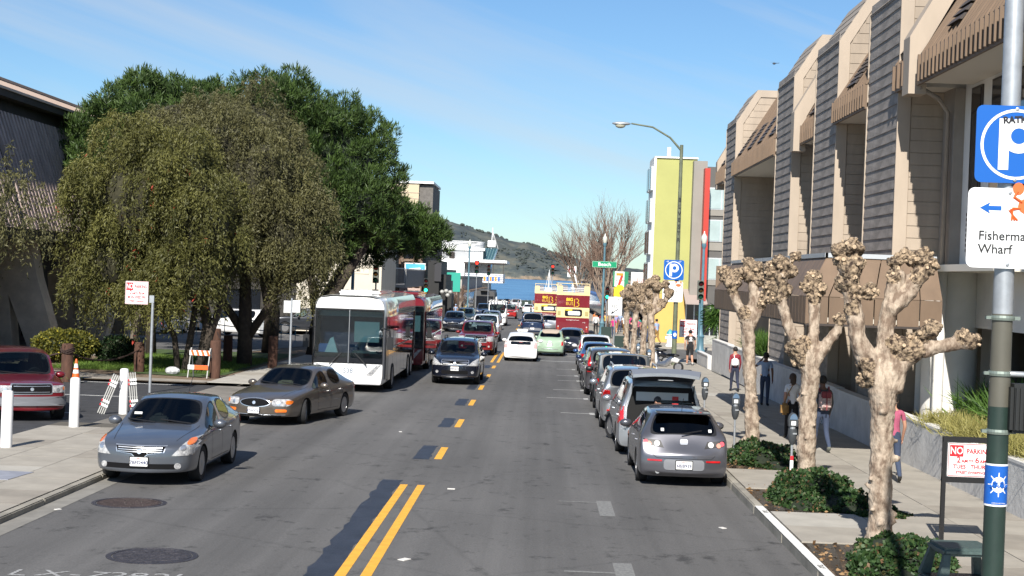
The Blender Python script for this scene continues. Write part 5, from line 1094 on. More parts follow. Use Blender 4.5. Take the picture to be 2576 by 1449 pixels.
def far(typ, label, x, y, m, head=180, look=None, **o): return vehicle(typ, label, o.pop('cat', 'car'), x, y, head, m, o.pop('group', LG), name=o.pop('name', 'moving_car'), look=look or {}, det=0, **o)
far('suv', 'black crossover standing at the left kerb beyond the intersection', -7.1, 126.5, p_black, look=dict(skid=1))
far('big_suv', 'white large SUV just behind the dark red SUV', -3.75, 107, p_white, look=lookY)
far('suv', 'silver crossover in the oncoming queue behind the white large SUV', -4.35, 137, p_silver)
c_wv = far('van', 'white van carrying ladders and pipes on its roof rack in the oncoming queue', -4.25, 153, p_white, name='van', cat='van')
b = B()
for y in (1.6, 0, -1.6): b.box(-.9, .9, y - .03, y + .03, 2.36, 2.46)
for x in (-.7, -.45, .1, .4, .7): b.tube([(x, 2.2, 2.52), (x, -2.3, 2.52)], .06, 6)
b.obj('roof_rack', M('rack_white', (.65, .65, .63), .5), c_wv)
far('boxy', 'bright red box shaped SUV behind the white van', -3.75, 190, paint('bright_red', (.35, .01, .01), 0, .3))
far('suv', 'dark green SUV on the left beyond the black crossover', -7.3, 150, paint('dark_green', (.02, .04, .04), .3, .3))
far('sedan', 'dark blue small car between the green SUV and the white van', -5.6, 163, p_navy)
far('pickup', 'dark blue pickup in the oncoming queue before the camper', -6.7, 184, p_navy, name='pickup_truck', cat='pickup truck')
far('sedan', 'bright yellow sports car parked on the left pavement side', -11.9, 226, p_yellow, H=1.3)
far('sedan', 'dark car parked just behind the yellow sports car', -12.9, 240, p_char)
far('sedan', 'dark red car parked left of the yellow sports car', -15.5, 226, p_maroon)
far('big_suv', 'white SUV near the waterfront beside the green litter bin', -4.6, 292, p_white)
far('sedan', 'pale silver car near the waterfront behind the camper', -8.6, 330, p_silver); far('sedan', 'white car at the waterfront furthest down the street', -7.8, 352, p_white)
far('hatch', 'pale grey car between the navy pickup and the tour bus', .85, 140, p_silver, head=0)
# cars in the park car park
vehicle('big_suv', 'white SUV parked side on behind the blue railing under the trees', 'car', -19.6, 98, 62, p_white, 'cars in the rear car park', look=dict(tail=('block', .16, .3, 1.0, .9)), rear_glass=glP, det=1, H=1.80)
vehicle('sedan', 'white car partly hidden by the tree trunks in the rear car park', 'car', -24.6, 99, 170, p_white, 'cars in the rear car park', det=0)
vehicle('big_suv', 'dark SUV in deep shade under the pine beyond the blue railing', 'car', -16.6, 108, 100, p_char, 'cars in the rear car park', det=0)
# red SUV in the parking lot
lookX = dict(hs='box', hh=.17, hw=.34, hx=.74, hz=.83, grille=('bar', .95, .22, .83), gbars=2, gbar=p_silver, gframe=p_silver, intake=(1.0, .12, .50), pf=.55, fog=0, fbar=M('bumper_grey'))
vehicle('big_suv', 'dark red older SUV with grey bumper facing the camera in the left parking lot', 'car', -13.45, 38.75, 180 + 28, p_maroon, 'cars in the left parking lot', look=lookX, plate='6JKX121', W=1.80, H=1.72, L=4.8, wr=.68, fo=.86, wb=2.83, zn=.92, zh=1.02, cow=(1.35, 1.10), wt=(1.95, 1.64), rt=(4.4, 1.66), rb=(4.66, 1.14), C=4.2, zt=1.06, zb=(1.0, 1.02), interior=intm)
# ---- raised tailgate, with a dark panel for the cargo opening
tgt = c_va; S_, bvh_, ms_ = car_geo('minivan', norear=1)
b = B()
prof = [(-2.30, 1.66), (-2.50, 1.80), (-2.9, 1.96), (-3.22, 2.0), (-3.36, 1.90)]      # y, z along the door from hinge to lip
hw_ = [.66, .70, .74, .78, .74]
vs = []
for (yy, zz), w_ in zip(prof, hw_):
    for t_ in np.linspace(-1, 1, 9): vs.append((w_ * t_, yy, zz - .05 * t_ * t_ + .06))
n_ = len(vs); vs += [(x, yy, zz - .07) for x, yy, zz in vs]
fs = []
for i in range(4):
    for j in range(8):
        a = i * 9 + j; fs += [(a, a + 1, a + 10, a + 9), (n_ + a + 9, n_ + a + 10, n_ + a + 1, n_ + a)]
for i in range(4): fs += [(i * 9, (i + 1) * 9, n_ + (i + 1) * 9, n_ + i * 9), (i * 9 + 8, n_ + i * 9 + 8, n_ + (i + 1) * 9 + 8, (i + 1) * 9 + 8)]
for j in range(8): fs += [(36 + j, 36 + j + 1, n_ + 37 + j, n_ + 36 + j), (j, n_ + j, n_ + j + 1, j + 1)]
b.add(vs, fs); tg_ = b.obj('tailgate', p_silver, tgt, smooth='auto')
b = B(); b.prism([(-2.5, 1.73), (-3.30, 1.90), (-3.30, 1.94), (-2.5, 1.77)], 'x', -.66, .66); b.obj('tailgate_lining', trimk, tg_)
b = B(); b.prism([(-2.50, 1.865), (-2.88, 2.02), (-2.88, 2.035), (-2.50, 1.88)], 'x', -.60, .60); b.obj('tailgate_window', dglass, tg_)
b = B(); b.prism(rpoly(.34, .16, .02, 2, 0, -3.30), 'z', 1.745, 1.76); b.obj('licence_plate', platem, tg_, rot=(R(-8), 0, 0), loc=(0, -.15, -.40))
for s in (-1, 1): b = B(); b.tube([(s * .70, -2.36, 1.15), (s * .69, -2.75, 1.66)], .014, 6); b.obj('gas_strut', trimk, tg_)
b = B(); b.prism([(-.80, .66), (.80, .66), (.80, 1.10), (.66, 1.60), (-.66, 1.60), (-.80, 1.10)], 'y', -2.535, -2.50); b.obj('opening_shade', wellm, tgt)  # black panel painted as the shade inside the cargo space
for s in (-1, 1):
    b = B(); b.prism([(s * .80, .64), (s * .86, .64), (s * .87, 1.10), (s * .71, 1.66), (s * .66, 1.60), (s * .80, 1.10)], 'y', -2.56, -2.50); b.obj('opening_frame', p_silver, tgt)
b = B(); b.box(-.60, .58, -2.545, -2.537, 1.28, 1.48); b.obj('painted_see_through', M('painted_daylight', (.45, .5, .5), .4), tgt)  # pale panel paints the daylight seen through the cabin
b = B(); b.box(.22, .36, -2.56, -2.54, 1.2, 1.40); b.obj('red_bag', plater, tgt)
# beige folding roof of the green car
b = B(); b.lathe([(.02, .0), (.30, -.01), (.46, -.05)], 20, (0, -.55, 1.515)); 
S_, bvf, _ = car_geo('bubble', wr=.56)
link('folding_roof', patch(bvf, [(x, y) for x, y in rpoly(.98, 1.35, .2, 4, 0, -.55)], 't', off=.02, name='folding_roof'), M('beige_canvas', (.36, .30, .24), .9), c_fi)
# ---------------------------------------------------------------- coaches and tour buses
def coach(x, y, head, label, main, side, L=12.2, Wd=2.5, H=3.35, roof=None, name='coach', front=True, side_glass=None, num=None, lower=None):
    """front at +y of the local frame"""
    t = thing(name, label, 'bus', (x, y, gz(y)), R(head)); w = Wd / 2; yf = L / 2; rf = roof or main
    sec = [(-w * .97, .32), (w * .97, .32), (w, .6), (w, 2.55), (w * .985, H - .28), (w * .90, H - .08), (w * .6, H), (-w * .6, H), (-w * .90, H - .08), (-w * .985, H - .28), (-w, 2.55), (-w, .6)]
    bm = bmesh.new(); rings = []
    for s, f, dz in ((-yf, .94, .0), (-yf + .25, 1, 0), (yf - .9, 1, 0), (yf - .28, .985, 0), (yf - .06, .94, 0)):
        rings.append([bm.verts.new((px * f, s, .32 + (pz - .32) * (1 - .012 * (1 - f) * 10))) for px, pz in sec])
    n = len(sec)
    for i in range(len(rings) - 1):
        for j in range(n): bm.faces.new((rings[i][j], rings[i + 1][j], rings[i + 1][(j + 1) % n], rings[i][(j + 1) % n]))
    bm.faces.new(rings[0])
    if not front: bm.faces.new(rings[-1][::-1])
    bmesh.ops.recalc_face_normals(bm, faces=bm.faces)
    bmesh.ops.bevel(bm, geom=[e for e in bm.edges if e.calc_face_angle(0) > R(50)], offset=.07, segments=3, affect='EDGES')
    me = bpy.data.meshes.new('body'); bm.to_mesh(me); bm.free(); me.polygons.foreach_set('use_smooth', [True] * len(me.polygons)); me.set_sharp_from_angle(angle=R(35))
    ob_ = link('body', me, main, t)
    bw = B()
    for s in (-1, 1):                                     # glossy side glass and painted flank as long panels with real gaps between
        np_ = 7; l0, l1 = -yf + .6, yf - 1.1
        for i in range(np_):
            a, c = l0 + (l1 - l0) * i / np_, l0 + (l1 - l0) * (i + 1) / np_
            b = B(); b.box(min(s * w, s * (w + .02)), max(s * w, s * (w + .02)), a + .03, c - .03, 1.55, 2.62); b.obj('side_window', side_glass or dglass, t, bevel=.008)
            b = B(); b.box(min(s * w, s * (w + .012)), max(s * w, s * (w + .012)), a + .012, c - .012, .42, 1.50); b.obj('flank_panel', side, t, bevel=.004)
        if lower: b = B(); b.box(min(s * w, s * (w + .02)), max(s * w, s * (w + .02)), l0 + .03, l1, .36, .72); b.obj('lower_trim', lower, t)
        b = B(); b.box(min(s * w, s * (w + .015)), max(s * w, s * (w + .015)), yf - 1.05, yf - .25, .5, 2.65); b.obj('door', dglass, t)
    if front:
        for s in (-1, 1):                                 # two-piece windscreen
            b = B(); o = rpoly(w * .90, 1.62, .09, 4, s * w * .47, 2.04); b.prism(o, 'y', yf - .055, yf - .02); g_ = b.obj('windscreen', glassmat('coach_glass', (.62, .74, .78)), t, bevel=.0)
        k_ = .94; fz = lambda z: z * .985
        b = B(); b.prism([(-w * .9, .33), (w * .9, .33), (w * .935, .6), (w * .935, 1.03), (-w * .935, 1.03), (-w * .935, .6)], 'y', yf - .10, yf - .045); b.obj('front_panel', main, t, bevel=.02)
        b = B(); b.prism([(-w * .935, 2.86), (w * .935, 2.86), (w * .92, H - .32), (w * .84, H - .12), (w * .5, H - .06), (-w * .5, H - .06), (-w * .84, H - .12), (-w * .92, H - .32)], 'y', yf - .16, yf - .05); b.obj('roof_brow', main, t, bevel=.03)
        b = B(); b.box(-w * .94, -w * .90, yf - .08, yf - .04, 1.03, 2.88); b.box(w * .90, w * .94, yf - .08, yf - .04, 1.03, 2.88); b.box(-w * .92, w * .92, yf - .08, yf - .042, 2.83, 2.89); b.obj('windscreen_surround', trimk, t)
        b = B(); b.box(-w * .90, w * .90, yf - 1.05, yf - 1.0, 1.3, 2.95); b.box(-w * .9, w * .9, yf - 1.0, yf - .3, 1.28, 1.34); b.obj('cab_bulkhead', M('cab_blue', (.03, .045, .10), .8), t)
        b = B(); b.prism(rpoly(w * 1.86, .34, .04, 3, 0, 1.22), 'y', yf - .057, yf - .03); b.obj('lower_black_panel', dglass, t)
        b = B(); b.box(-.012, .012, yf - .02, yf + .0, 1.05, 2.86); b.obj('centre_bar', rimm, t)
        for s in (-1, 1):
            b = B(); b.tube([(s * .22 - .0, yf + .02, 1.40), (s * (.22 + .42), yf + .05, .98)] if s > 0 else [(-.22, yf + .02, 1.40), (-.64, yf + .05, .98)], .02, 5); b.obj('wiper', trimk, t)
        b = B(); b.prism([(.10, 1.62), (.95, 1.62), (.95, 2.45), (.10, 2.45)], 'y', yf - .62, yf - .60)
        b2 = B(); b2.box(-.98, -.12, yf - .5, yf - .49, 1.75, 2.45); b2.obj('sun_blind', M('blind_pale', (.30, .38, .36), .8), t)
        b2 = B(); b2.box(-w * .88, w * .88, yf - .45, yf - .44, 2.62, 2.80); b2.obj('top_blind', M('blind_pale'), t)
        b2 = B(); b2.add([(.38, yf - .5, 1.30), (.88, yf - .5, 1.30), (.68, yf - .45, 1.85), (.58, yf - .45, 1.9), (.38, yf - .3, 1.30), (.88, yf - .3, 1.30), (.68, yf - .35, 1.85), (.58, yf - .35, 1.9)], [(0, 1, 2, 3), (7, 6, 5, 4), (0, 4, 5, 1), (1, 5, 6, 2), (2, 6, 7, 3), (3, 7, 4, 0)]); b2.obj('plastic_bag', M('bag_pale', (.6, .66, .62), .6), t)
        b2 = B(); b2.box(.72, 1.08, yf - .6, yf - .35, 1.34, 1.66); b2.obj('blue_cloth', M('cloth_blue', (.06, .16, .40), .8), t, bevel=.04)
        b2 = B(); b2.box(-.95, -.05, yf - .7, yf - .3, 1.32, 1.45); b2.obj('dashboard', M('dash_grey', (.12, .13, .12), .8), t, bevel=.05)
        for s in (-1, 1):
            b = B(); b.prism([(s * .62, .66), (s * .80, .62), (s * 1.10, .98), (s * 1.12, 1.02), (s * .96, .98)], 'y', yf - .06, yf - .030); h = b.obj('headlight', lampc, t)
            for k in range(3): b = B(); b.lathe([(.035, 0), (.03, .02)], 12, (s * (.76 + k * .11), yf - .048, .73 + k * .09), axis='y'); b.obj('lamp', rimm, h)
            b = B(); b.box(s * .45 - .1, s * .45 + .1, yf - .07, yf - .05, .42, .46); b.obj('tow_slot', trimk, t)
        if num: lettering(num, .23, M('grey_decal', (.12, .16, .22), .6), t, (.0, yf - .036, .78), (R(90), 0, math.pi)); lettering('prevost', .09, sw, t, (0, yf - .025, 1.10), (R(90), 0, math.pi), bold=.004) if False else None
        for s in (-1, 1):
            b = B(); b.tube([(s * w * .95, yf - .1, 2.25), (s * (w + .16), yf + .16, 2.2), (s * (w + .18), yf + .16, 1.95)], .025, 6); b.box(s * (w + .18) - .1, s * (w + .18) + .1, yf + .08, yf + .22, 1.55, 1.98); b.obj('door_mirror', trimk, t, bevel=.012)
    else:
        b = B(); b.box(-w * .8, w * .8, yf - .02, yf + .0, 1.2, 2.7); b.obj('windscreen', dglass, t)
    b = B(); b.box(-.75, .75, -1.2, 3.4, H - .02, H + .14); b.obj('roof_pod', main, t, bevel=.06); b = B(); b.box(-.55, .55, 3.5, 4.6, H - .02, H + .05); b.obj('roof_hatch', main, t, bevel=.02)
    ty, rm, bd = wheel_meshes(.48, .3, 8)
    for yy in (yf - 2.6, -yf + 3.2, -yf + 1.9):
        for s in (-1, 1): q = link('wheel', ty, tyrem, t, (s * (w - .11), yy, .48)); link('rim', rm, rimm, q)
        for s in (-1, 1): b = B(); b.prism([(.62 * math.cos(a), .48 + .62 * math.sin(a)) for a in np.linspace(0, math.pi, 12)] + [(-.62, .30), (.62, .30)], 'x', s * (w + .005) if s < 0 else w - .03, s * (w + .013) if s > 0 else -w + .03); b.obj('wheel_arch', wellm, t, loc=(0, yy, 0))
    return t
bus_side = M('mirror_maroon', (.05, .02, .025), .06, metal=.2, coat=1, spec=1)
coach(-6.45, 57.3, 180, 'white coach with a two piece windscreen parked along the left kerb', p_white, bus_side, num='538', side_glass=M('mirror_glass', (.012, .012, .014), .03, spec=1, coat=1))
coach(-6.15, 70.6, 180, 'maroon and cream coach parked directly behind the white coach', p_bus_red, p_bus_red, roof=p_white, H=3.3, L=11, side_glass=M('mirror_glass'), lower=M('coach_gold', (.55, .30, .07), .3, coat=1))
bw_ = B(); bw_.box(-1.27, 1.27, 4.8, 5.5, 2.9, 3.25); 
camper = coach(-7.4, 204, 180, 'dark grey box shaped camper bus in the oncoming queue', M('camper_grey', (.06, .06, .06), .6), M('camper_grey'), L=8, Wd=2.9, H=3.4, name='camper_bus', front=False)
def tourbus(x, y, label, Wd=2.75, H=4.35, L=10.5):
    t = thing('tour_bus', label, 'bus', (x, y, gz(y)), 0, 'double decker tour buses'); w = Wd / 2; h = L / 2
    def box(nm, x0, x1, y0, y1, z0, z1, m, bev=.03, par=None): b = B(); b.box(x0, x1, y0, y1, z0, z1); return b.obj(nm, m, par or t, bevel=bev)
    box('lower_body', -w, w, -h, h, .32, 1.55, p_bus_red, .05); box('window_band', -w + .01, w - .01, -h + .02, h - .02, 1.55, 2.42, p_bus_cream, .02); box('upper_band', -w, w, -h, h, 2.42, 3.42, p_bus_red, .03)
    # cream open top deck: low walls
    box('deck_side', -w, -w + .08, -h, h, 3.42, 4.15, p_bus_cream, .02); box('deck_side', w - .08, w, -h, h, 3.42, 4.15, p_bus_cream, .02); box('deck_floor', -w + .05, w - .05, -h + .05, h - .05, 3.40, 3.46, trimk, 0)
    box('deck_rear_wall', -w + .08, w - .08, -h, -h + .08, 3.42, 3.66, p_bus_cream, .02); box('deck_corner', -w + .08, -w + .48, -h, -h + .08, 3.66, 4.20, p_bus_cream, .02); box('deck_corner', w - .48, w - .08, -h, -h + .08, 3.66, 4.20, p_bus_cream, .02)
    rl = M('rail_cream', (.7, .58, .34), .5)
    b = B(); b.tube([(-w + .05, -h + .04, 4.40), (w - .05, -h + .04, 4.40)], .03, 6); b.tube([(-w + .05, -h + .04, 4.40), (-w + .05, h - .1, 4.40)], .03, 6); b.tube([(w - .05, -h + .04, 4.40), (w - .05, h - .1, 4.40)], .03, 6)
    for xx in (-w + .05, -.06, w - .05): b.tube([(xx, -h + .04, 3.60), (xx, -h + .04, 4.40)], .03, 6)
    for yy in np.linspace(-h + .1, h - .2, 6):
        for s in (-1, 1): b.tube([(s * (w - .05), yy, 4.10), (s * (w - .05), yy, 4.40)], .025, 5)
    b.obj('rail', rl, t)
    g = B()
    for k in range(3): g.box(-w + .5, w - .5, -h + .03, -h + .06, 3.72 + k * .14, 3.76 + k * .14)
    g.obj('rear_grille', sw, t)
    for i in range(8):
        for sx_ in (-.85, .85): b = B(); b.box(sx_ - .38, sx_ + .38, -h + .8 + i * 1.1, -h + .9 + i * 1.1, 3.46, 4.20); b.box(sx_ - .38, sx_ + .38, -h + .9 + i * 1.1, -h + 1.3 + i * 1.1, 3.46, 3.80); b.obj('seat', M('seat_grey', (.2, .2, .22), .8), t)
    b = B(); b.prism(rpoly(1.45, .60, .16, 4, .05, 1.98), 'y', -h - .012, -h + .02); rw = b.obj('rear_window', dglass, t); b = B(); b.prism(rpoly(1.02, .34, .1, 3, .1, 1.95), 'y', -h - .02, -h - .012); b.obj('reflection_panel', M('reflection_paint', (.55, .58, .58), .5), rw); b = B(); b.box(-.62, -.05, -h - .022, -h - .012, 2.15, 2.27); b.obj('route_strip', sye, rw)  # pale inner panel paints a reflection on the rear window
    for s in (-1, 1):
        b = B(); b.box(s * w * .83 - .13, s * w * .83 + .13, -h - .012, -h, 1.75, 2.1); v = b.obj('vent', M('vent_olive', (.35, .30, .12), .7), t)
        for k in range(3): b = B(); b.lathe([(.05, 0), (.045, .02)], 12, (s * w * .86, -h - .02, .52 + k * .15), axis='y'); b.obj('tail_light', [lampr, lampo, lampw][k], t)
    lettering('BIG', .36, sye, t, (-.30, -h - .012, 3.06), bold=.010); lettering('BUS', .36, M('logo_outline', (.62, .40, .04), .5), t, (-.30, -h - .012, 2.72))
    # the looped B of the logo
    b = B(); b.tube([(.10, -h - .01, 2.50), (.10, -h - .01, 3.12), (.34, -h - .01, 3.14), (.46, -h - .01, 3.02), (.40, -h - .01, 2.86), (.30, -h - .01, 2.82), (.46, -h - .01, 2.78), (.50, -h - .01, 2.62), (.38, -h - .01, 2.50), (.10, -h - .01, 2.50)], .028, 6); b.obj('logo', sye, t)
    lettering('www.bigbustours.com', .12, sw, t, (0, -h - .008, 1.38)); lettering('SF 05', .11, sw, t, (.95, -h - .008, 1.18))
    box('plate', -.05 + .5, .48 + .5, -h - .03, -h - .01, .36, .50, platem, .004)
    ty, rm, bd = wheel_meshes(.48, .3, 8)
    for yy in (h - 2.2, -h + 2.6):
        for s in (-1, 1): q = link('wheel', ty, tyrem, t, (s * (w - .16), yy, .48)); link('rim', rm, rimm, q)
    for s in (-1, 1):
        for i in range(7): a = -h + .5 + i * 1.4; box('side_window', min(s * w, s * (w + .015)), max(s * w, s * (w + .015)), a, a + 1.3, 1.6, 2.38, dglass, .01)
    return t
tourbus(2.75, 131, 'nearer maroon and cream double decker tour bus with open top, seen from behind'); tourbus(.80, 158, 'farther maroon and cream double decker tour bus, half hidden by the nearer one')
# ================================================================ PLANTS
bark = M('plane_bark', (.17, .12, .085), .9, col2=(.43, .35, .27), scale=8, bump=1.0, bscale=24, stretch=(1, 1, .5), detail=10, sharp=.10); knobm = M('plane_knob', (.035, .022, .015), .95, col2=(.36, .27, .18), scale=17, bump=1.0, bscale=34, detail=8, sharp=.10); cutm = M('cut_wood', (.40, .30, .20), .9, var=.3, scale=9)
darkbark = M('dark_bark', (.045, .035, .026), .95, var=.35, scale=6, bump=.8, bscale=18); greybark = M('grey_bark', (.17, .14, .11), .95, var=.35, scale=6, bump=.8, bscale=18)
def limb_pts(pts, rng, amp=.03):
    """(x, z, r) list made finer, with a gentle wander in y"""
    out = []; y = 0; ph = rng.uniform(0, 6)
    for i in range(len(pts) - 1):
        a, b = pts[i], pts[i + 1]
        for k in range(3): t = k / 3; out.append([a[0] + (b[0] - a[0]) * t, a[1] + (b[1] - a[1]) * t, a[2] + (b[2] - a[2]) * t])
    out.append(list(pts[-1])); return out
_pol = {}
def pollard_mesh(key, limbs, knobs, seed, vox=.035):
    if key in _pol: return _pol[key]
    rr = random.Random(seed); b = B()
    for li, (pts, yd) in enumerate(limbs):
        P = limb_pts(pts, rr); n = len(P)
        b.tube([(p[0], yd * (i / n) ** 1.2, p[1]) for i, p in enumerate(P)], [p[2] * .84 * rr.uniform(.93, 1.08) for p in P], 14)
        e = P[-1]; b.ell((e[0], yd, e[1]), (e[2] * 1.1,) * 3)
    knobs = [(k[0], k[1], k[2] * .86) + (tuple(k[3:]) or (rr.uniform(-.08, .08),)) for k in knobs]
    for k in knobs:
        x, z, r = k[:3]; y = k[3] if len(k) > 3 else rr.uniform(-.12, .12)
        b.ell((x, y, z), (r, r, r * 1.05), 12, 8)
        for q in range(14):
            d = Vector((rr.gauss(0, 1), rr.gauss(0, 1), rr.gauss(0, .9))).normalized() * r * .95; s = r * rr.uniform(.20, .42); b.ell((x + d.x, y + d.y, z + d.z), (s, s, s), 7, 5)
        for q in range(10):                                       # stubs of cut shoots
            d = Vector((rr.gauss(0, 1), rr.gauss(0, 1), abs(rr.gauss(0, 1)) + .15)).normalized(); p0 = Vector((x, y, z)) + d * r * .7; p1 = Vector((x, y, z)) + d * r * rr.uniform(1.2, 1.42); b.tube([p0, p1], [.034, .030], 6)
    for q in range(16):                                           # burrs down the trunk
        t = rr.uniform(.1, 2.2); a = rr.uniform(0, 6.28); r0 = limbs[0][0][1][2]; b.ell((math.cos(a) * r0 + limbs[0][0][1][0], math.sin(a) * r0, t), (.05, .05, .035), 7, 5)
    me = b.mesh('pollard'); o = bpy.data.objects.new('t', me); COL.objects.link(o); m = o.modifiers.new('r', 'REMESH'); m.mode = 'VOXEL'; m.voxel_size = vox
    dg = bpy.context.evaluated_depsgraph_get(); dg.update(); full = bpy.data.meshes.new_from_object(o.evaluated_get(dg)); bpy.data.objects.remove(o)
    kc = [(Vector((k[0], 0, k[1])), k[2]) for k in knobs]
    nv = len(full.vertices); co = np.empty(nv * 3); full.vertices.foreach_get('co', co); no = np.empty(nv * 3); full.vertices.foreach_get('normal', no); co = co.reshape(-1, 3); no = no.reshape(-1, 3)
    dk_ = np.min([np.hypot(co[:, 0] - c.x, co[:, 2] - c.z) / (r * 1.25) for c, r in kc], axis=0)
    disp = np.empty(nv)
    for i in range(nv):
        p = co[i]; kn = 1 if dk_[i] < 1.05 else 0
        v = Vector((p[0] * 5.5, p[1] * 5.5, p[2] * 3.2)); d = .022 * noise.noise(v) + .016 * noise.noise(Vector((p[0] * 7, p[1] * 7, p[2] * 16))) + .008 * noise.noise(v * 5)
        if kn: v2 = Vector(p) * 13; d += .040 * (noise.noise(v2)) + .034 * (noise.noise(v2 * 2.0)) 
        disp[i] = d
    co += no * disp[:, None]; full.vertices.foreach_set('co', co.ravel()); full.update()
    polys = [tuple(p.vertices) for p in full.polygons]; cen = np.array([dk_[list(p)].mean() for p in polys])
    cb = B()
    for x, z, r, *yy in knobs:
        for q in range(8):
            d = Vector((rr.gauss(0, 1), rr.gauss(-.3, 1), rr.gauss(.35, .8))).normalized(); c = Vector((x, yy[0] if yy else 0, z)) + d * r * 1.12; s_ = rr.uniform(.018, .036); cb.tube([c - d * .06, c + d * rr.uniform(.01, .035)], [s_, s_ * .9], 7)
    res = [cb.mesh('cut_stubs')]
    for nm, sel in (('trunk', cen >= 1.02), ('knobbly_heads', cen < 1.02)):
        pl = [polys[i] for i in np.nonzero(sel)[0]]; idx = sorted({i for p in pl for i in p}); mp = {i: k for k, i in enumerate(idx)}
        m = bpy.data.meshes.new(nm); m.from_pydata([tuple(co[i]) for i in idx], [], [tuple(mp[i] for i in p) for p in pl]); m.update(); m.polygons.foreach_set('use_smooth', [True] * len(m.polygons)); res.append(m)
    _pol[key] = res; return res
def pollard(key, x, y, label, limbs, knobs, seed, vox=.035, rz=0, sc=1, group='pollarded plane trees on the right pavement'):
    ms = pollard_mesh(key, limbs, knobs, seed, vox); t = thing('pollarded_tree', label, 'tree', (x, y, gz(y) + .13), rz, group); t.scale = (sc, sc, sc)
    link('trunk', ms[1], bark, t); k_ = link('knobbly_heads', ms[2], knobm, t); link('cut_stubs', ms[0], cutm, k_)['kind'] = 'stuff'; return t
T1 = [([(-.03, -.1, .25), (-.03, .61, .2), (-.05, 1.48, .19), (-.05, 2.11, .22), (-.08, 2.39, .25), (-.25, 2.62, .19), (-.44, 3.01, .16), (-.51, 3.36, .15), (-.58, 3.7, .15), (-.6, 4.04, .16)], -.05),
 ([(-.08, 2.30, .22), (-.05, 2.91, .15), (-.02, 3.32, .14), (.02, 3.61, .13), (.11, 3.95, .12)], .12), ([(0, 3.45, .13), (.28, 3.73, .12), (.44, 3.99, .12)], .1), ([(.01, 2.35, .24), (.17, 2.72, .17), (.42, 2.9, .15), (.71, 2.97, .12), (1.07, 3.07, .11)], -.15), ([(.50, 2.93, .12), (.57, 3.22, .12)], -.12)]
K1 = [(-.61, 4.33, .16, -.03), (-.71, 4.15, .12), (-.51, 4.1, .12), (-.61, 3.87, .14, -.05), (-.52, 3.7, .12), (-.71, 3.81, .1), (-.46, 4.33, .09), (-.79, 4.29, .09), (-.29, 3.71, .12), (.09, 4.18, .12, .1), (.23, 4.27, .1, .1), (.04, 3.95, .09, .1), (.48, 4.25, .14, .1), (.6, 4.14, .1, .1), (.38, 3.96, .1, .1), (.32, 4.19, .09, .1), (.52, 4.08, .11, .1), (.58, 3.22, .13, -.12), (.47, 3.11, .1), (1.16, 3.07, .11, -.15), (1.01, 3.13, .10, -.15), (.19, 2.92, .16, -.05), (.05, 3.0, .11), (.36, 3.04, .11), (-.33, 2.44, .11), (-.33, 2.67, .11), (.37, 2.86, .12), (-.57, 3.47, .1)]
T2 = [([(0, -.1, .23), (0, .74, .2), (-.01, 1.72, .19), (.02, 2.17, .22), (-.05, 2.39, .22), (-.29, 2.76, .15), (-.49, 3.2, .13), (-.6, 3.57, .13), (-.6, 4.02, .14)], -.1), ([(-.01, 2.34, .18), (.06, 2.92, .13), (.06, 3.45, .12), (.05, 3.75, .13)], .15), ([(.02, 2.34, .15), (.27, 2.7, .13), (.49, 3.01, .11), (.53, 3.24, .10)], -.05)]
K2 = [(-.65, 4.25, .17, -.1), (-.45, 4.1, .15), (-.83, 4.09, .16), (-.35, 4.37, .10), (-.71, 3.87, .15), (-.51, 3.73, .13), (-.73, 3.57, .12), (.04, 3.97, .17, .15), (-.11, 3.82, .12, .1), (.18, 3.79, .12, .1), (.05, 3.63, .13, .1), (.51, 3.24, .11), (-.29, 2.64, .18), (-.24, 2.42, .12), (-.14, 2.76, .13), (-.82, 3.79, .12), (0, 4.0, .1, .12)]
T3 = [([(0, -.1, .23), (-.07, .96, .18), (-.15, 1.87, .18), (-.22, 2.69, .18), (-.25, 3.0, .18), (-.53, 3.5, .13), (-.68, 3.9, .13)], -.1), ([(-.23, 2.92, .16), (-.1, 3.52, .14), (-.14, 4.06, .14)], .1), ([(-.18, 2.88, .13), (.11, 3.52, .12), (.19, 3.8, .10)], .05)]
K3 = [(-.73, 4.04, .19), (-.54, 3.91, .16), (-.46, 4.14, .14), (-.63, 3.77, .14), (-.24, 4.33, .17), (-.05, 4.25, .17), (-.27, 4.06, .14), (0, 3.98, .14), (.15, 3.62, .14), (.07, 3.43, .11), (-.33, 3.23, .14), (-.83, 4.16, .12)]
pollard('a', 5.06, 21.95, 'pollarded plane tree nearest the camera with a long limb reaching right', T1, K1, 1, .030)
pollard('b', 5.13, 28.6, 'middle pollarded plane tree with three limbs rising from ivy', T2, K2, 2, .034)
pollard('c', 5.0, 34.7, 'slim pollarded plane tree third from the camera, beside the parking meter', T3, K3, 3, .038)
T4 = [([(0, -.1, .2), (-.03, 1.4, .17), (-.1, 2.4, .17), (-.2, 2.8, .18), (-.45, 3.2, .15), (-.5, 3.5, .14)], 0), ([(-.1, 2.5, .16), (.1, 3.0, .15), (.05, 3.6, .15)], .1), ([(-.1, 2.5, .14), (.4, 2.9, .14), (.55, 3.3, .14)], -.1)]
K4 = [(-.5, 3.55, .26), (-.2, 3.75, .24), (.12, 3.6, .26), (-.55, 3.1, .22), (-.2, 2.75, .22), (.3, 2.95, .22), (.6, 3.4, .26), (.45, 3.75, .2), (-.75, 3.35, .18), (.05, 3.95, .2)]
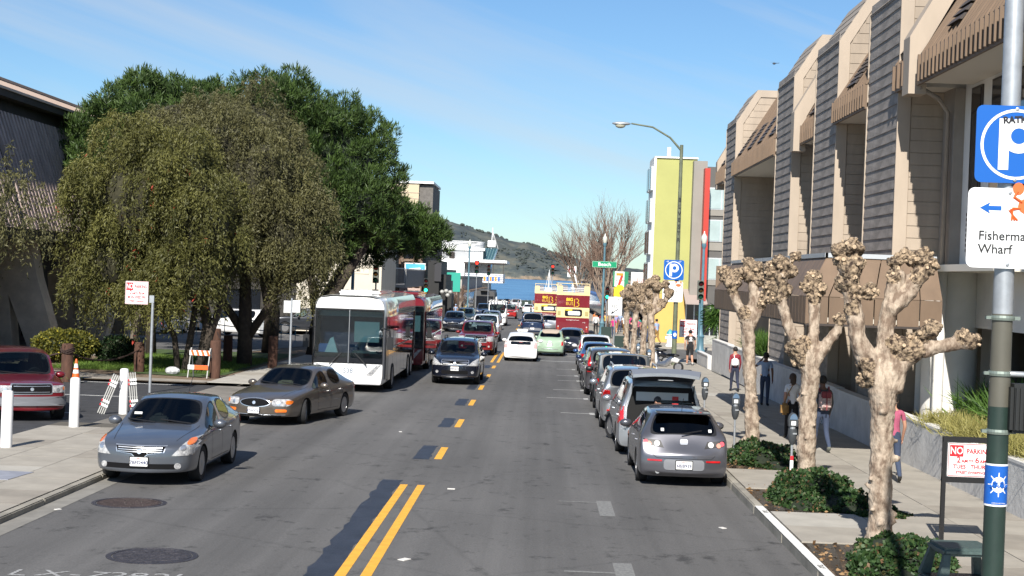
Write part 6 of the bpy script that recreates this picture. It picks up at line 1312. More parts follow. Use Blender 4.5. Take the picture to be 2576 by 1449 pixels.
for i, (x, y, rz, s, lb) in enumerate(((5.0, 66.5, 0, 1.08, 'stout pollarded tree before the green P sign pole, right of its three neighbours'), (5.0, 72.5, 2.2, 1.0, 'pollarded tree second from the P sign pole in the distant cluster'), (4.95, 79, 4.0, 1.03, 'pollarded tree third from the P sign pole in the distant cluster'), (4.9, 84.5, 1.1, 1.0, 'farthest pollarded tree of the cluster beside the crossing sign'))):
    pollard('d', x, y, lb, T4, [(k[0], k[1], k[2] * .86) for k in K4], 4, .05, rz, s)
# ---- leaf scatter
def leaves(name, pos, nrm_dir, size, asp, mat, parent=None, droop=0, tone=None, bend=.0):
    """pos (n,3); each leaf a small four-sided blade along its own direction"""
    n = len(pos); d = nrm_dir / np.maximum(1e-6, np.linalg.norm(nrm_dir, axis=1))[:, None]
    up = np.random.randn(n, 3); s = np.cross(d, up); s /= np.maximum(1e-6, np.linalg.norm(s, axis=1))[:, None]
    sz = size * np.random.uniform(.7, 1.3, n)[:, None] if np.isscalar(size) else size[:, None]
    w = sz * asp; p0 = pos; p1 = pos + d * sz * .5 + s * w * .5; p2 = pos + d * sz + np.cross(s, d) * sz * bend; p3 = pos + d * sz * .5 - s * w * .5
    V = np.stack([p0, p1, p2, p3], 1).reshape(-1, 3); me = bpy.data.meshes.new(name); me.vertices.add(4 * n); me.vertices.foreach_set('co', V.ravel().astype(np.float32))
    me.loops.add(4 * n); me.loops.foreach_set('vertex_index', np.arange(4 * n, dtype=np.int32)); me.polygons.add(n); me.polygons.foreach_set('loop_start', np.arange(0, 4 * n, 4, dtype=np.int32)); me.update(calc_edges=True)
    tn = np.random.rand(n) if tone is None else tone
    a = me.attributes.new('tone', 'FLOAT', 'POINT'); a.data.foreach_set('value', np.repeat(tn, 4).astype(np.float32))
    return link(name, me, mat, parent)
def ellpts(n, c, r, shell=.55):
    v = np.random.randn(n, 3); v /= np.linalg.norm(v, axis=1)[:, None]; k = np.random.uniform(shell, 1, n) ** .6
    return np.array(c) + v * np.array(r) * k[:, None], v
def clumpy(p, f=.9, th=-.12, seed=0):
    m = np.array([noise.noise(Vector((a[0] * f, a[1] * f, a[2] * f + seed))) > th for a in p]); return m
mpine = leafmat('pine_needles', (.013, .030, .008), (.062, .104, .022), .10); mbb = leafmat('bottlebrush_leaves', (.034, .038, .011), (.150, .146, .040), .18, (.40, .05, .03)); mbb2 = leafmat('bottlebrush_dry', (.046, .046, .022), (.135, .128, .050), .18, (.12, .10, .06))
mivy = leafmat('ivy_leaves', (.012, .035, .010), (.045, .085, .025), .1, (.16, .09, .05)); mbush = leafmat('bush_leaves', (.045, .060, .012), (.20, .19, .035), .2, (.45, .38, .05)); mbush2 = leafmat('dark_bush_leaves', (.012, .028, .010), (.03, .06, .02), .1); mgr = leafmat('grass_blades', (.06, .12, .015), (.17, .26, .05), .3); mgy = leafmat('yellow_grass', (.20, .19, .05), (.42, .38, .14), .3); mgt = leafmat('tall_green_grass', (.03, .08, .012), (.10, .18, .035), .3)
def sublobes(blobs, k, rmin, rmax, seed, squash=.8, fmin=.62):
    rr = random.Random(seed); out = []
    for cx, cy, cz, rx, ry, rz in blobs:
        for i in range(int(k * (rx * rz) / 9) + 5):
            d = Vector((rr.gauss(0, 1), rr.gauss(0, 1), rr.gauss(.15, 1))).normalized(); f = rr.uniform(fmin, .97); r = rr.uniform(rmin, rmax); out.append((cx + d.x * rx * f, cy + d.y * ry * f, cz + d.z * rz * f, r, r, r * squash))
    return out
def pine(name, label, x, y, blobs, trunk, n_cl, seed):
    np.random.seed(seed); t = thing(name, label, 'tree', (x, y, gz(y) + .1)); core = blobs; blobs = sublobes(blobs, 64, .75, 1.3, seed, .75, .78) + [(a, b_, c, d * .86, e * .86, f * .82) for a, b_, c, d, e, f in blobs]; tot = sum(b_[3] * b_[5] + b_[3] * b_[4] for b_ in blobs)
    P, Dn, Tn = [], [], []
    for cx, cy, cz, rx, ry, rz in blobs:
        n = int(n_cl * (rx * rz + rx * ry) / tot); c, v = ellpts(n, (cx, cy, cz), (rx, ry, rz), .72)
        keep = (c[:, 2] > cz - rz * .45); c, v = c[keep], v[keep]
        for ci, vi in zip(c, v):
            k = 26; ax = vi * .65 + np.array([0, 0, .75]); dd = np.random.randn(k, 3) * .55 + ax
            P.append(ci + np.random.randn(k, 3) * .10 - ax * .15); Dn.append(dd); Tn.append(np.clip(np.random.rand() * .75 + np.random.rand(k) * .3, 0, 1))
    P = np.concatenate(P); Dn = np.concatenate(Dn); leaves('crown', P, Dn, .28, .17, mpine, t, tone=np.concatenate(Tn))
    b = B()
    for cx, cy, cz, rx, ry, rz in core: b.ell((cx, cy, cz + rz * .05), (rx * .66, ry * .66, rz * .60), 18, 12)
    o = b.obj('dark_core', M('inner_pine', (.006, .012, .005), .95, var=.5, scale=3, bump=1, bscale=6), t, smooth=True)  # near-black core paints the shade seen in gaps of the crown
    b = B()
    for pts, rad in trunk: b.tube(pts, rad, 10)
    b.obj('trunk', darkbark, t, smooth=True); return t
pine('pine_tree', 'huge dark green pine with a wide domed crown behind the bottlebrush trees', -13.4, 75, [(-5.6, 0, 9.4, 4.7, 4.2, 4.4), (-1.2, 1, 10.2, 5.0, 4.5, 4.0), (2.4, 1.5, 8.9, 3.4, 4.5, 4.0), (-8.2, 1, 8.8, 2.5, 3.6, 3.6), (3.4, 0, 7.0, 2.6, 4, 2.5), (0, 0, 6.6, 5.0, 4, 2.0)],
     [([(0, 0, -.3), (.1, 0, 2), (-.4, .2, 4), (-1.5, .3, 7)], [.42, .38, .34, .25]), ([(2.3, -1.5, -.3), (2.7, -1.4, 1.6), (3.6, -1.2, 3.6), (4.8, -1, 5.6)], [.34, .30, .26, .18]), ([(2.6, -1.4, 1.4), (2.2, -1.2, 3.5), (1.5, -.8, 6)], [.24, .2, .15])], 15500, 11)
pine('pine_tree', 'lower dark pine lobe leaning over the coaches beside the tall block', -9.9, 86, [(.6, 0, 6.6, 2.9, 3, 1.8), (2.4, 0, 6.1, 1.9, 2.6, 1.1), (-1.6, 0, 7.4, 2.6, 3, 2.0)], [([(-3.2, 0, -.3), (-2.6, 0, 2.5), (-1.2, 0, 5), (.5, 0, 6.2)], [.3, .26, .2, .12])], 4600, 12)
def weeper(label, x, y, blobs, trunk, n_st, seed, mat=mbb, red=.003, name='bottlebrush_tree', kl=17):
    np.random.seed(seed); t = thing(name, label, 'tree', (x, y, gz(y) + .1)); core = blobs; blobs = sublobes(blobs, kl, .55, 1.05, seed, 1.15) + ([(a, b_, c, d * .70, e * .70, f * .72) for a, b_, c, d, e, f in blobs] if kl > 14 else []); tot = sum(b_[3] * b_[5] for b_ in blobs); P, Dn, Tn = [], [], []
    for cx, cy, cz, rx, ry, rz in blobs:
        inner_ = (cx, cy, cz) in [q[:3] for q in core]; n = int(n_st * rx * rz / tot * (.55 if inner_ else 1)); c, v = ellpts(n, (cx, cy, cz), (rx, ry, rz), .62); 
        keep = c[:, 2] > cz - rz * .6; c, v = c[keep], v[keep]; lt0 = np.random.rand() * .25
        for ci, vi in zip(c, v):
            nz_ = noise.noise(Vector(ci) * .95 + Vector((seed, 0, 0)))
            if not inner_ and nz_ < -.16: continue
            lt = 0 if inner_ else max(0, lt0 + .75 * nz_); m = 15; tt = np.linspace(0, 1, m)[:, None]; ln = np.random.uniform(.45, 1.25); out = np.array([vi[0], vi[1], 0]) * .30 * ln  # inner leaves darkest, clumps light and dark: crown shade painted into the tone
            pth = ci + out * (tt * 1.2) + np.array([0, 0, -1]) * (tt ** 1.5 * ln) + np.array([0, 0, .12]) * np.sin(tt * 3.1)
            pth = np.repeat(pth, 2, 0) + np.random.randn(2 * m, 3) * .05; dd = np.random.randn(2 * m, 3) * .55 + out / .3 * .4 + np.array([0, 0, -.75])
            P.append(pth); Dn.append(dd); base = lt + np.random.rand() * .28; tn = np.clip(base + np.random.rand(2 * m) * .35, 0, .87)
            if np.random.rand() < red * 6: tn[-3:] = 1.0
            Tn.append(tn)
    leaves('crown', np.concatenate(P), np.concatenate(Dn), .145, .26, mat, t, tone=np.concatenate(Tn))
    b = B()
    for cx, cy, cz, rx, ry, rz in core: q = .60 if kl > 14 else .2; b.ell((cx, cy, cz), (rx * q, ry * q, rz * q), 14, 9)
    b.obj('dark_core', M('inner_bottlebrush', (.028, .026, .012), .95, var=.5, scale=3, bump=1, bscale=6), t, smooth=True)  # dark core behind the leaves, its colour standing for shade in the gaps
    b = B()
    for pts, rad in trunk: b.tube(pts, rad, 9)
    b.obj('trunk', darkbark, t, smooth=True); return t
weeper('big olive green bottlebrush tree with red flowers behind the no parking sign', -14.0, 56.5, [(-1.2, 0, 6.2, 2.5, 2.3, 2.9), (.9, -.2, 5.6, 2.3, 2.2, 2.7), (-2.0, -.2, 4.2, 1.6, 1.6, 1.9), (1.0, -.6, 3.6, 1.9, 1.7, 1.4), (-.1, .5, 7.6, 1.9, 2, 1.6)],
       [([(.7, 0, -.3), (.9, 0, 1.2), (1.2, 0, 3.5)], [.16, .13, .1]), ([(1.1, 0, -.3), (1.6, .1, 1.4), (2.3, .2, 3.6)], [.2, .16, .1]), ([(.5, .1, -.2), (.3, .1, 1.3), (-.6, 0, 3.4)], [.13, .11, .08]), ([(1.3, .3, -.3), (1.5, .3, 1.8), (1.0, .3, 4)], [.3, .22, .14])], 10500, 21)
weeper('greyish olive weeping bottlebrush tree on the right of the clump, above the coach', -12.4, 62.5, [(.4, 0, 7.4, 2.7, 2.4, 3.1), (2.0, -.2, 5.8, 1.9, 2.0, 2.6), (-1.0, .2, 8.6, 2.2, 2, 2.2), (-.6, 0, 5.4, 2.0, 1.8, 2.2), (2.2, 0, 4.4, 1.3, 1.4, 1.5)],
       [([(.2, 0, -.3), (.2, 0, 1.6), (.1, 0, 4.5)], [.34, .30, .2]), ([(.3, 0, 1.2), (1.2, 0, 2.6), (2.0, 0, 4.4)], [.2, .16, .1]), ([(.1, .1, 1.4), (-1, 0, 3), (-1.4, 0, 5)], [.2, .15, .1])], 9800, 22, mbb2, .001)
weeper('dusty brown bottlebrush crown peeping over between the two nearer trees', -14.9, 68, [(-1.6, 0, 10.2, 2.6, 2, 2.0), (1.2, 0, 10.4, 2.5, 2, 1.9), (-3.6, 0, 8.6, 1.8, 1.6, 2.0)], [([(-2.6, 0, -.3), (-2.7, 0, 2), (-2.3, 0, 4), (-1.8, 0, 9)], [.26, .22, .18, .1])], 4600, 23, mbb2, .001)
weeper('thin hanging bottlebrush branches at the far left over the concrete buttress', -18.0, 48, [(-.6, 0, 6.6, 1.2, .8, 1.3), (.9, 0, 6.2, .9, .7, 1.0), (-.2, 0, 5.1, 1.3, .8, 1.1), (1.3, 0, 4.9, .5, .5, .9), (-.6, 0, 3.9, .8, .6, .6)], [([(-3.2, .5, -.1), (-2.9, .4, 2.5), (-1.9, .2, 5.2), (-.6, 0, 7)], [.17, .15, .1, .05]), ([(-2.4, .3, 4.0), (-1.0, .1, 5.0), (.6, 0, 5.3)], [.08, .06, .03])], 430, 24, mbb2, .004, kl=14)
# slim trunk and leaning trunks that show under the crowns
tt = thing('slim_tree', 'slim grey trunked tree rising behind the wooden post with its chain', 'tree', (-16.9, 63, gz(63) + .1)); b = B(); b.tube([(0, 0, -.1), (-.05, 0, 1), (.12, 0, 2.2), (.2, 0, 4)], [.22, .17, .16, .13], 10); b.obj('trunk', greybark, tt, smooth=True)
np.random.seed(5); p, v = ellpts(1500, (.3, 0, 4.6), (1.2, 1, 1.2)); leaves('crown', p, v + np.random.randn(len(v), 3), .2, .3, mbb, tt)
# bushes
def bush(label, x, y, r, n, mat, seed, size=.11, name='bush', z=0, parts=None):
    np.random.seed(seed); t = thing(name, label, 'bush', (x, y, gz(y) + .1 + z)); p, v = ellpts(n, (0, 0, r[2] * .9), r, .7); p += .12 * np.array([noise.noise_vector(Vector(q * 3)) for q in p]); leaves('foliage', p, v + np.random.randn(len(v), 3) * .7, size, .6, mat, t)
    b = B(); b.ell((0, 0, r[2] * .85), (r[0] * .85, r[1] * .85, r[2] * .82), 14, 9); b.obj('dark_core', M('inner_bush', (.02, .025, .01), .95, var=.4, scale=5), t, smooth=True)
    b = B(); [b.tube([(q, 0, -.1), (q * 1.3, 0, r[2] * .6)], .03, 5) for q in (-r[0] * .4, 0, r[0] * .3)]; b.obj('stems', darkbark, t); return t
bush('yellow green mottled bush behind the wooden post with wound chain', -18.9, 60, (1.35, .8, .62), 7000, mbush, 31, z=.15); bush('dark green round bush beside the yellow mottled bush', -16.95, 60.5, (.8, .7, .60), 3500, mbush2, 32)
# ivy mounds round the pollards
def ivy(label, x, y, lobes, seed, n=8500):
    np.random.seed(seed); t = thing('ivy_patch', label, 'ivy', (x, y, gz(y) + .13)); P, V = [], []; b = B()
    for cx, cy, rx, ry, h in lobes:
        p, v = ellpts(int(n * rx * ry / .8), (cx, cy, 0), (rx, ry, h * 1.1), .90); k = p[:, 2] > -.02; p, v = p[k], v[k]; p += .17 * np.array([noise.noise_vector(Vector(q * 3)) for q in p]); p[:, 2] = np.maximum(p[:, 2], .01); P.append(p); V.append(v); b.ell((cx, cy, 0), (rx * .92, ry * .92, h * 1.0), 16, 9)
    P = np.concatenate(P); V = np.concatenate(V); leaves('foliage', P, np.random.randn(len(P), 3) + np.array([0, 0, -.2]) + V * .6, .068, .85, mivy, t)
    b.obj('dark_core', M('inner_ivy', (.012, .018, .008), .95, var=.5, scale=9, bump=1, bscale=20), t, smooth=True); return t
IV = [(4.98, 20.3, 'ivy mound before the foot of the nearest pollarded tree', [(0, 0, .62, .85, .30), (.35, .5, .42, .7, .26), (-.30, -.5, .42, .6, .18), (.1, 1.0, .45, .6, .26)], 18.7, 22.3),
 (4.98, 26.9, 'widest ivy mound, trailing right, before the middle pollarded tree', [(-.15, .3, .62, 1.1, .40), (.30, .9, .5, .9, .38), (.45, -.6, .5, .9, .24), (.85, -1.5, .45, .5, .12), (-.3, -.6, .4, .7, .20)], 24.8, 29.0),
 (4.9, 33.0, 'small ivy mound before the third pollarded tree by the parking meter', [(-.1, 0, .58, 1.1, .34), (.4, .6, .45, .8, .26), (.35, -.9, .5, .7, .14), (0, 1.2, .5, .7, .30)], 31.0, 35.2)]
for i, (x, y, lb, lo, ya, yb) in enumerate(IV):
    ivy(lb, x, y, lo, 40 + i); b = B(); b.box(3.97, 5.45, ya, yb, .112, .128); setp(b.obj('tree_pit_soil', M('pit_soil', (.22, .15, .095), .95, var=.4, scale=6, bump=.6, bscale=30), shear=True), kind='structure')
    P = np.column_stack([np.random.uniform(4.0, 5.4, 260), np.random.uniform(ya, yb, 260), np.full(260, .135)]); P[:, 2] += -SL * P[:, 1]; o = leaves('fallen_leaves', P, np.random.randn(260, 3) * [1, 1, .15], .07, .7, leafmat('dead_leaves', (.10, .05, .02), (.32, .20, .10), .1)); setp(o, 'dry brown leaves lying in the soil round a pollarded tree', 'leaves', kind='stuff')
# grass in the planter and on the lawn
def grass(name, label, polyf, n, h, mat, z, seed, kind='stuff', parent=None, lean=.35):
    rr = np.random.RandomState(seed); np.random.seed(seed); P = polyf(rr, n); P = np.column_stack([P[:, 0], P[:, 1], z - SL * P[:, 1]]); d = np.column_stack([rr.randn(len(P)) * lean, rr.randn(len(P)) * lean, np.ones(len(P))])
    o = leaves(name, P, d, h * rr.uniform(.6, 1.2, len(P)), .07, mat, parent, bend=.25); setp(o, label, 'grass', kind=kind); return o
grass('lawn_grass', 'short bright green grass under the bottlebrush trees', lambda r, n: np.column_stack([r.uniform(-18.4, -11.8, n), 56.0 + r.uniform(0, 1, n) ** 1.4 * 12]), 30000, .16, mgr, .11, 51)
grass('verge_grass', 'ragged grass tuft at the foot of the wooden post', lambda r, n: np.column_stack([r.normal(-16.4, .35, n), r.normal(50.9, .3, n)]), 900, .14, mgr, .10, 52)
def tuft(label, x, y, h, mat, n, spread, seed, z=1.05):
    np.random.seed(seed); t = thing('ornamental_grass', label, 'plant', (x, y, gz(y) + z), group='ornamental grasses in the planter'); p = np.random.randn(n, 3) * [spread, spread, .01]; d = np.random.randn(n, 3) * [.55, .55, .0] + [0, 0, 1.1] + p * 1.2; leaves('blades', p, d, h * np.random.uniform(.5, 1.15, n), .045, mat, t, bend=.5); return t
for i in range(9): tuft('clump of pale yellow ornamental grass on the planter wall edge', 8.85 + .25 * math.sin(i * 2), 25.0 + i * .95, .42, mgy, 900, .22, 60 + i)
for i in range(5): tuft('clump of tall green reedy grass behind the yellow grass in the planter', 10.3 + .2 * (i % 2), 29.0 + i * 1.1, 1.0, mgt, 1200, .3, 80 + i)
for i in range(3): tuft('drooping yellow green grass tuft on the white wall near the far fin', 8.62, 57.5 + i * 1.2, .9, mgt, 500, .12, 90 + i, z=1.5)
t_ = thing('palm_sprout', 'small drooping palm like plant by the blue lamp post', 'plant', (10.6, 90.5, gz(90) + 2.6)); np.random.seed(9); p = np.random.randn(500, 3) * [.1, .1, .3]; leaves('fronds', p, np.random.randn(500, 3) * [1, 1, .3] + [0, 0, -.4], .9, .07, mgt, t_, bend=.5)
# bare trees beyond the intersection
def bare(label, x, y, h, seed, sc=1.0):
    rr = random.Random(seed); t = thing('bare_tree', label, 'tree', (x, y, gz(y) + .1), group='bare winter trees beyond the intersection'); b = B(); tw = B()
    def grow(p, d, l, r, lv):
        q = p + d * l; mid = (p + q) / 2 + Vector((rr.uniform(-1, 1), rr.uniform(-1, 1), 0)) * l * .06; (b if lv < 3 else tw).tube([p, mid, q], [r, r * .82, r * .66], 6 if lv < 3 else 3, cap=False)
        if lv >= 6: return
        for k in range(3 if lv < 5 else 2):
            a = rr.uniform(0, 6.28); s = rr.uniform(.22, .50); nd = (d + Vector((math.cos(a) * s, math.sin(a) * s, rr.uniform(-.05, .18)))).normalized(); grow(q if k == 0 else p + d * l * rr.uniform(.5, 1), nd, l * rr.uniform(.62, .84), r * .62, lv + 1)
    for k in range(3): a = k * 2.1; grow(Vector((math.cos(a) * .15, math.sin(a) * .15, -.1)), Vector((math.cos(a) * .12, math.sin(a) * .12, 1)).normalized(), h * .30, .15 * sc, 0)
    twm = M('twig', (.15, .10, .075), .9, var=.2, scale=5); b.obj('trunk', M('pale_bark', (.22, .17, .13), .9, var=.25, scale=5), t); tw.obj('twigs', twm, t)
bare('large bare tree with a broad twiggy crown behind the street name sign', 6.6, 151, 12.6, 3); bare('bare tree with reddish twigs right of the street name sign', 7.0, 163, 11.5, 8); bare('thinner bare tree left of the street name sign', 4.6, 172, 11.0, 15)
bare('small bare sapling before the white waterfront restaurant', -9.4, 180, 4.0, 21, .5); bare('thin bare sapling beside the teal sign', -10.2, 172, 3.4, 22, .5)
# ================================================================ STREET FURNITURE
galv = M('galvanised_steel', (.42, .44, .46), .42, metal=.55, var=.12, scale=9); dgreen = M('dark_green_paint', (.018, .035, .028), .45, var=.15, scale=5); bluep_ = M('lamp_post_blue', (.085, .175, .22), .5, var=.1, scale=3); lampg = M('lamp_post_green', (.11, .125, .08), .55, var=.25, scale=3)
sblue = M('sign_face_blue', (.008, .10, .40), .35); swhite = M('sign_face_white', (.78, .79, .79), .35); sred = M('sign_face_red', (.50, .02, .03), .4); stextk = M('sign_text_black', (.02, .02, .02), .5)
def plate_sign(parent, w, h, r, mat, loc, border=None, bm=None, nm='sign_face', th=.008):
    b = B(); b.prism(rpoly(w, h, r, 4), 'y', 0, th); o = b.obj(nm, mat, parent, loc=loc)
    if border:
        b = B(); out = rpoly(w - 2 * border, h - 2 * border, max(.004, r - border), 4); inn = rpoly(w - 2 * border - .02, h - 2 * border - .02, max(.003, r - border - .01), 4); n = len(out)
        b.add([(x, -.002, z) for x, z in out] + [(x, -.002, z) for x, z in inn], [(i, (i + 1) % n, (i + 1) % n + n, i + n) for i in range(n)]); b.obj('border', bm, o)
    return o
def ring(parent, r, w, mat, loc, n=40, nm='ring'):
    b = B(); a = circ(r, n); c = circ(r - w, n); b.add([(x, -.003, z) for x, z in a] + [(x, -.003, z) for x, z in c], [(i, (i + 1) % n, (i + 1) % n + n, i + n) for i in range(n)]); return b.obj(nm, mat, parent, loc=loc)
def letter_p(parent, s, mat, loc):
    b = B(); n = 28; cx, cz, ro, ri = .04 * s, .09 * s, .27 * s, .125 * s
    a = circ(ro, n, cx, cz); c = circ(ri, n, cx, cz); b.add([(x, -.003, z) for x, z in a] + [(x, -.003, z) for x, z in c], [(i, (i + 1) % n, (i + 1) % n + n, i + n) for i in range(n)])
    b.add([(-.27 * s, -.0034, -.44 * s), (-.11 * s, -.0034, -.44 * s), (-.11 * s, -.0034, .36 * s), (-.27 * s, -.0034, .36 * s)], [(0, 1, 2, 3)]); return b.obj('letter_p', mat, parent, loc=loc)
def crab(parent, s, mat, loc):
    b = B(); b.prism([(.30 * s * math.cos(a), .19 * s * math.sin(a)) for a in np.linspace(0, 6.28, 21)[:-1]], 'y', -.004, -.001)
    for q in (-1, 1):
        b.prism([(q * .30 * s + .12 * s * math.cos(a), .36 * s + .13 * s * math.sin(a)) for a in np.linspace(0, 6.28, 13)[:-1]], 'y', -.004, -.001); b.tube([(q * .22 * s, -.003, .08 * s), (q * .38 * s, -.003, .18 * s), (q * .32 * s, -.003, .30 * s)], .035 * s, 4)
        for k in range(3): b.tube([(q * .24 * s, -.003, -.05 * s), (q * (.40 + .04 * k) * s, -.003, -.04 * s - k * .03 * s), (q * (.42 - .06 * k) * s, -.003, -.30 * s)], .022 * s, 4)
    for q in (-.1, .1): b.tube([(q * s, -.003, .15 * s), (q * s, -.003, .3 * s)], .02 * s, 4)
    return b.obj('crab_emblem', mat, parent, loc=loc)
def arrow(parent, w, mat, loc, left=True):
    s = -1 if left else 1; b = B(); b.prism([(s * .5 * w, 0), (s * .02 * w, .27 * w), (s * .10 * w, .10 * w), (-s * .5 * w, .10 * w), (-s * .5 * w, -.10 * w), (s * .10 * w, -.10 * w), (s * .02 * w, -.27 * w)], 'y', -.004, -.001); return b.obj('arrow', mat, parent, loc=loc)
crabm = M('crab_orange', (.70, .13, .03), .5)
def bolts(parent, pts):
    for x, z in pts: b = B(); b.lathe([(.014, -.002), (.014, -.008), (.006, -.01)], 10, (x, 0, z), axis='y'); b.obj('bolt', galv, parent)
# pole beside the camera
PX, PY = 3.50, 11.5
t = thing('signal_pole', 'tall pole nearest the camera, dark green below and galvanised above', 'pole', (PX, PY, gz(PY) + .1))
b = B(); b.cyl(0, 0, -.05, 2.85, .083, .079, 24); b.obj('lower_pole', dgreen, t, smooth='auto'); b = B(); b.cyl(0, 0, 2.85, 3.55, .079, .075, 24); b.obj('middle_pole', M('brown_green_paint', (.10, .095, .075), .45, var=.1), t, smooth='auto'); b = B(); b.cyl(0, 0, 3.5, 9.6, .075, .062, 24); b.obj('upper_pole', galv, t, smooth='auto')
for z in (2.66, 3.10, 3.52, 3.98): b = B(); b.lathe([(.088, -.018), (.092, 0), (.088, .018)], 24, (0, 0, z)); b.box(.08, .13, -.02, .02, z - .014, z + .014); b.box(-.125, -.08, -.018, .018, z - .012, z + .012); b.obj('clamp_band', M('clamp_green_grey', (.20, .24, .21), .5, metal=.4), t)
s_ = thing('wharf_sticker', 'blue and white ship wheel sticker wrapped round the nearest pole', 'sticker', (PX, PY, gz(PY) + .1))
stb = M('sticker_blue', (.01, .10, .42), .35)
b = B(); b.lathe([(.0836, 2.10), (.0850, 2.10), (.0846, 2.42), (.0832, 2.42)], 36); b.obj('blue_band', stb, s_, smooth='auto')
b = B(); [b.lathe([(.0845, z), (.0856, z), (.0856, z + .014), (.0845, z + .014)], 36) for z in (2.10, 2.406)]; b.obj('white_edge', swhite, s_)
def wrap(p, r=.0862):
    a = p[0] / r - .05; return (math.sin(a) * r, -math.cos(a) * r, p[1])
b = B(); c_ = [wrap((.052 * math.cos(q), 2.265 + .060 * math.sin(q))) for q in np.linspace(0, 6.283, 25)[:-1]]; b.add(c_ + [wrap((0, 2.265), .0868)], [(i, (i + 1) % 24, 24) for i in range(24)])
for k in range(8):
    q = k * math.pi / 4; cx, sx_ = math.cos(q), math.sin(q); b.add([wrap((cx * .05 - sx_ * .005, 2.265 + sx_ * .055 + cx * .005)), wrap((cx * .05 + sx_ * .005, 2.265 + sx_ * .055 - cx * .005)), wrap((cx * .083 + sx_ * .003, 2.265 + sx_ * .092 - cx * .003)), wrap((cx * .083 - sx_ * .003, 2.265 + sx_ * .092 + cx * .003))], [(0, 1, 2, 3)])
b.obj('ship_wheel', swhite, s_)
lettering('WHARF', .036, stb, s_, (-.004, -.0885, 2.255), depth=.001, bold=.001); lettering("Fisherman's", .020, stb, s_, (-.004, -.0885, 2.282), depth=.001); lettering('visitfishermanswharf.com', .010, swhite, s_, (-.004, -.0885, 2.128), depth=.001)
pd = thing('pedestrian_signal', 'black pedestrian signal box seen from behind on the nearest pole', 'signal', (PX, PY, gz(PY) + .1)); bk_ = M('signal_black', (.014, .015, .015), .5)
b = B(); b.box(.05, .40, -.14, .06, 2.66, 3.03); b.obj('housing', bk_, pd, bevel=.025)
b = B()
for i in range(9):
    b.box(.08 + i * .032, .09 + i * .032, -.155, -.14, 2.69, 3.00)
b.obj('grille_ribs', bk_, pd)
b = B(); b.tube([(.0, -.05, 3.10), (.10, -.05, 3.10), (.22, -.04, 3.10), (.27, -.04, 3.06), (.27, -.04, 3.02)], .022, 10); b.obj('bracket_pipe', galv, pd, smooth=True)
tsg = thing('traffic_signal', 'green black traffic signal housing seen edge on, high beside the nearest pole', 'traffic signal', (PX + .26, PY + .1, gz(PY) + .1)); b = B(); b.box(0, .16, -.1, .1, 3.45, 4.0); b.obj('housing', bk_, tsg, bevel=.02); b = B(); b.tube([(-.2, 0, 3.98), (.08, 0, 3.98)], .02, 8); b.tube([(.0, 0, 3.45), (-.02, 0, 3.9)], .03, 8); b.obj('bracket_pipe', M('weathered_green', (.16, .20, .16), .6), tsg)
# parking P sign and the wharf sign above (facing the camera)
p1 = thing('parking_sign', 'large blue sign with a white letter P in a ring on the nearest pole', 'sign', (3.52, PY - .10, 4.82)); 
f = plate_sign(p1, .60, .58, .05, sblue, (0, 0, 0)); ring(f, .265, .022, swhite, (0, 0, 0)); letter_p(f, .48, swhite, (.0, 0, .02)); bolts(f, ((.0, .265), (0, -.265)))
gm_ = M('graffiti_black', (.01, .01, .015), .6); lettering('RATKID', .07, gm_, f, (.02, -.005, .185), (R(90), R(-4), 0), depth=.0008, bold=.003)
p2 = thing('wharf_sign', "white sign with a blue arrow and crab reading Fisherman's Wharf on the nearest pole", 'sign', (3.49, PY - .10, 4.19))
f = plate_sign(p2, .62, .60, .05, swhite, (0, 0, .0)); arrow(f, .16, sblue, (-.14, 0, .15)); crab(f, .36, crabm, (.17, 0, .17)); lettering("Fisherman's", .097, stextk, f, (-.225, -.003, -.06), align='LEFT', bold=.0012, depth=.001); lettering('Wharf', .097, stextk, f, (-.225, -.003, -.16), align='LEFT', bold=.0012, depth=.001); bolts(f, ((0, .27), (0, -.27)))
# street sweeping sign on a black frame
def sweeping(parent, w, h, days, foot, loc=(0, 0, 0), hours=True):
    f = plate_sign(parent, w, h, .02, swhite, loc, .008, sred); x0 = -w * .46
    b = B(); b.prism([(x0, .10 * h), (x0 + .30 * w, .10 * h), (x0 + .30 * w, .44 * h), (x0, .44 * h)], 'y', -.003, 0); b.obj('red_block', sred, f)
    T = lambda tx, sz, x, z, m=sred, sx=1.0, bo=.004: lettering(tx, sz * h, m, f, (x * w, -.0045, z * h), sx=sx * w / h * .74, depth=.001, bold=bo * h)
    T('NO', .30, -.31, .265, swhite, .80); T('PARKING', .20, .17, .26, sx=.85, bo=.005)
    T('2', .25, -.26, .0, bo=.004); T('AM', .13, -.13, -.03); T('TO', .10, .0, -.02); T('6', .25, .14, .0, bo=.004); T('AM', .13, .27, -.03)
    T(days, .165, 0, -.20, sx=1.0, bo=.004); T(foot, .105, 0, -.37, sx=.98, bo=.003); return f
fr = thing('sign_stand', 'black metal frame stand holding the street sweeping sign by the nearest tree', 'sign stand', (6.10, 22.6, gz(22.6) + .15)); blkp = M('black_powder_coat', (.012, .012, .013), .4)
b = B(); b.box(-.03, .03, -.03, .03, 0, 1.58); b.obj('leg', blkp, fr); b = B(); b.box(.73, .79, -.03, .03, 0, 1.58); b.obj('leg', blkp, fr)
for z_ in (1.52, .92): b = B(); b.box(-.03, .79, -.028, .028, z_, z_ + .08); b.obj('crossbar', blkp, fr); 
sg_ = thing('street_sweeping_sign', 'no parking sign for Tuesday and Thursday street sweeping in the black frame', 'sign', (6.10 + .38, 22.56, gz(22.6) + .15 + 1.26)); sweeping(sg_, .68, .50, 'TUES   THURS', 'STREET SWEEPING')
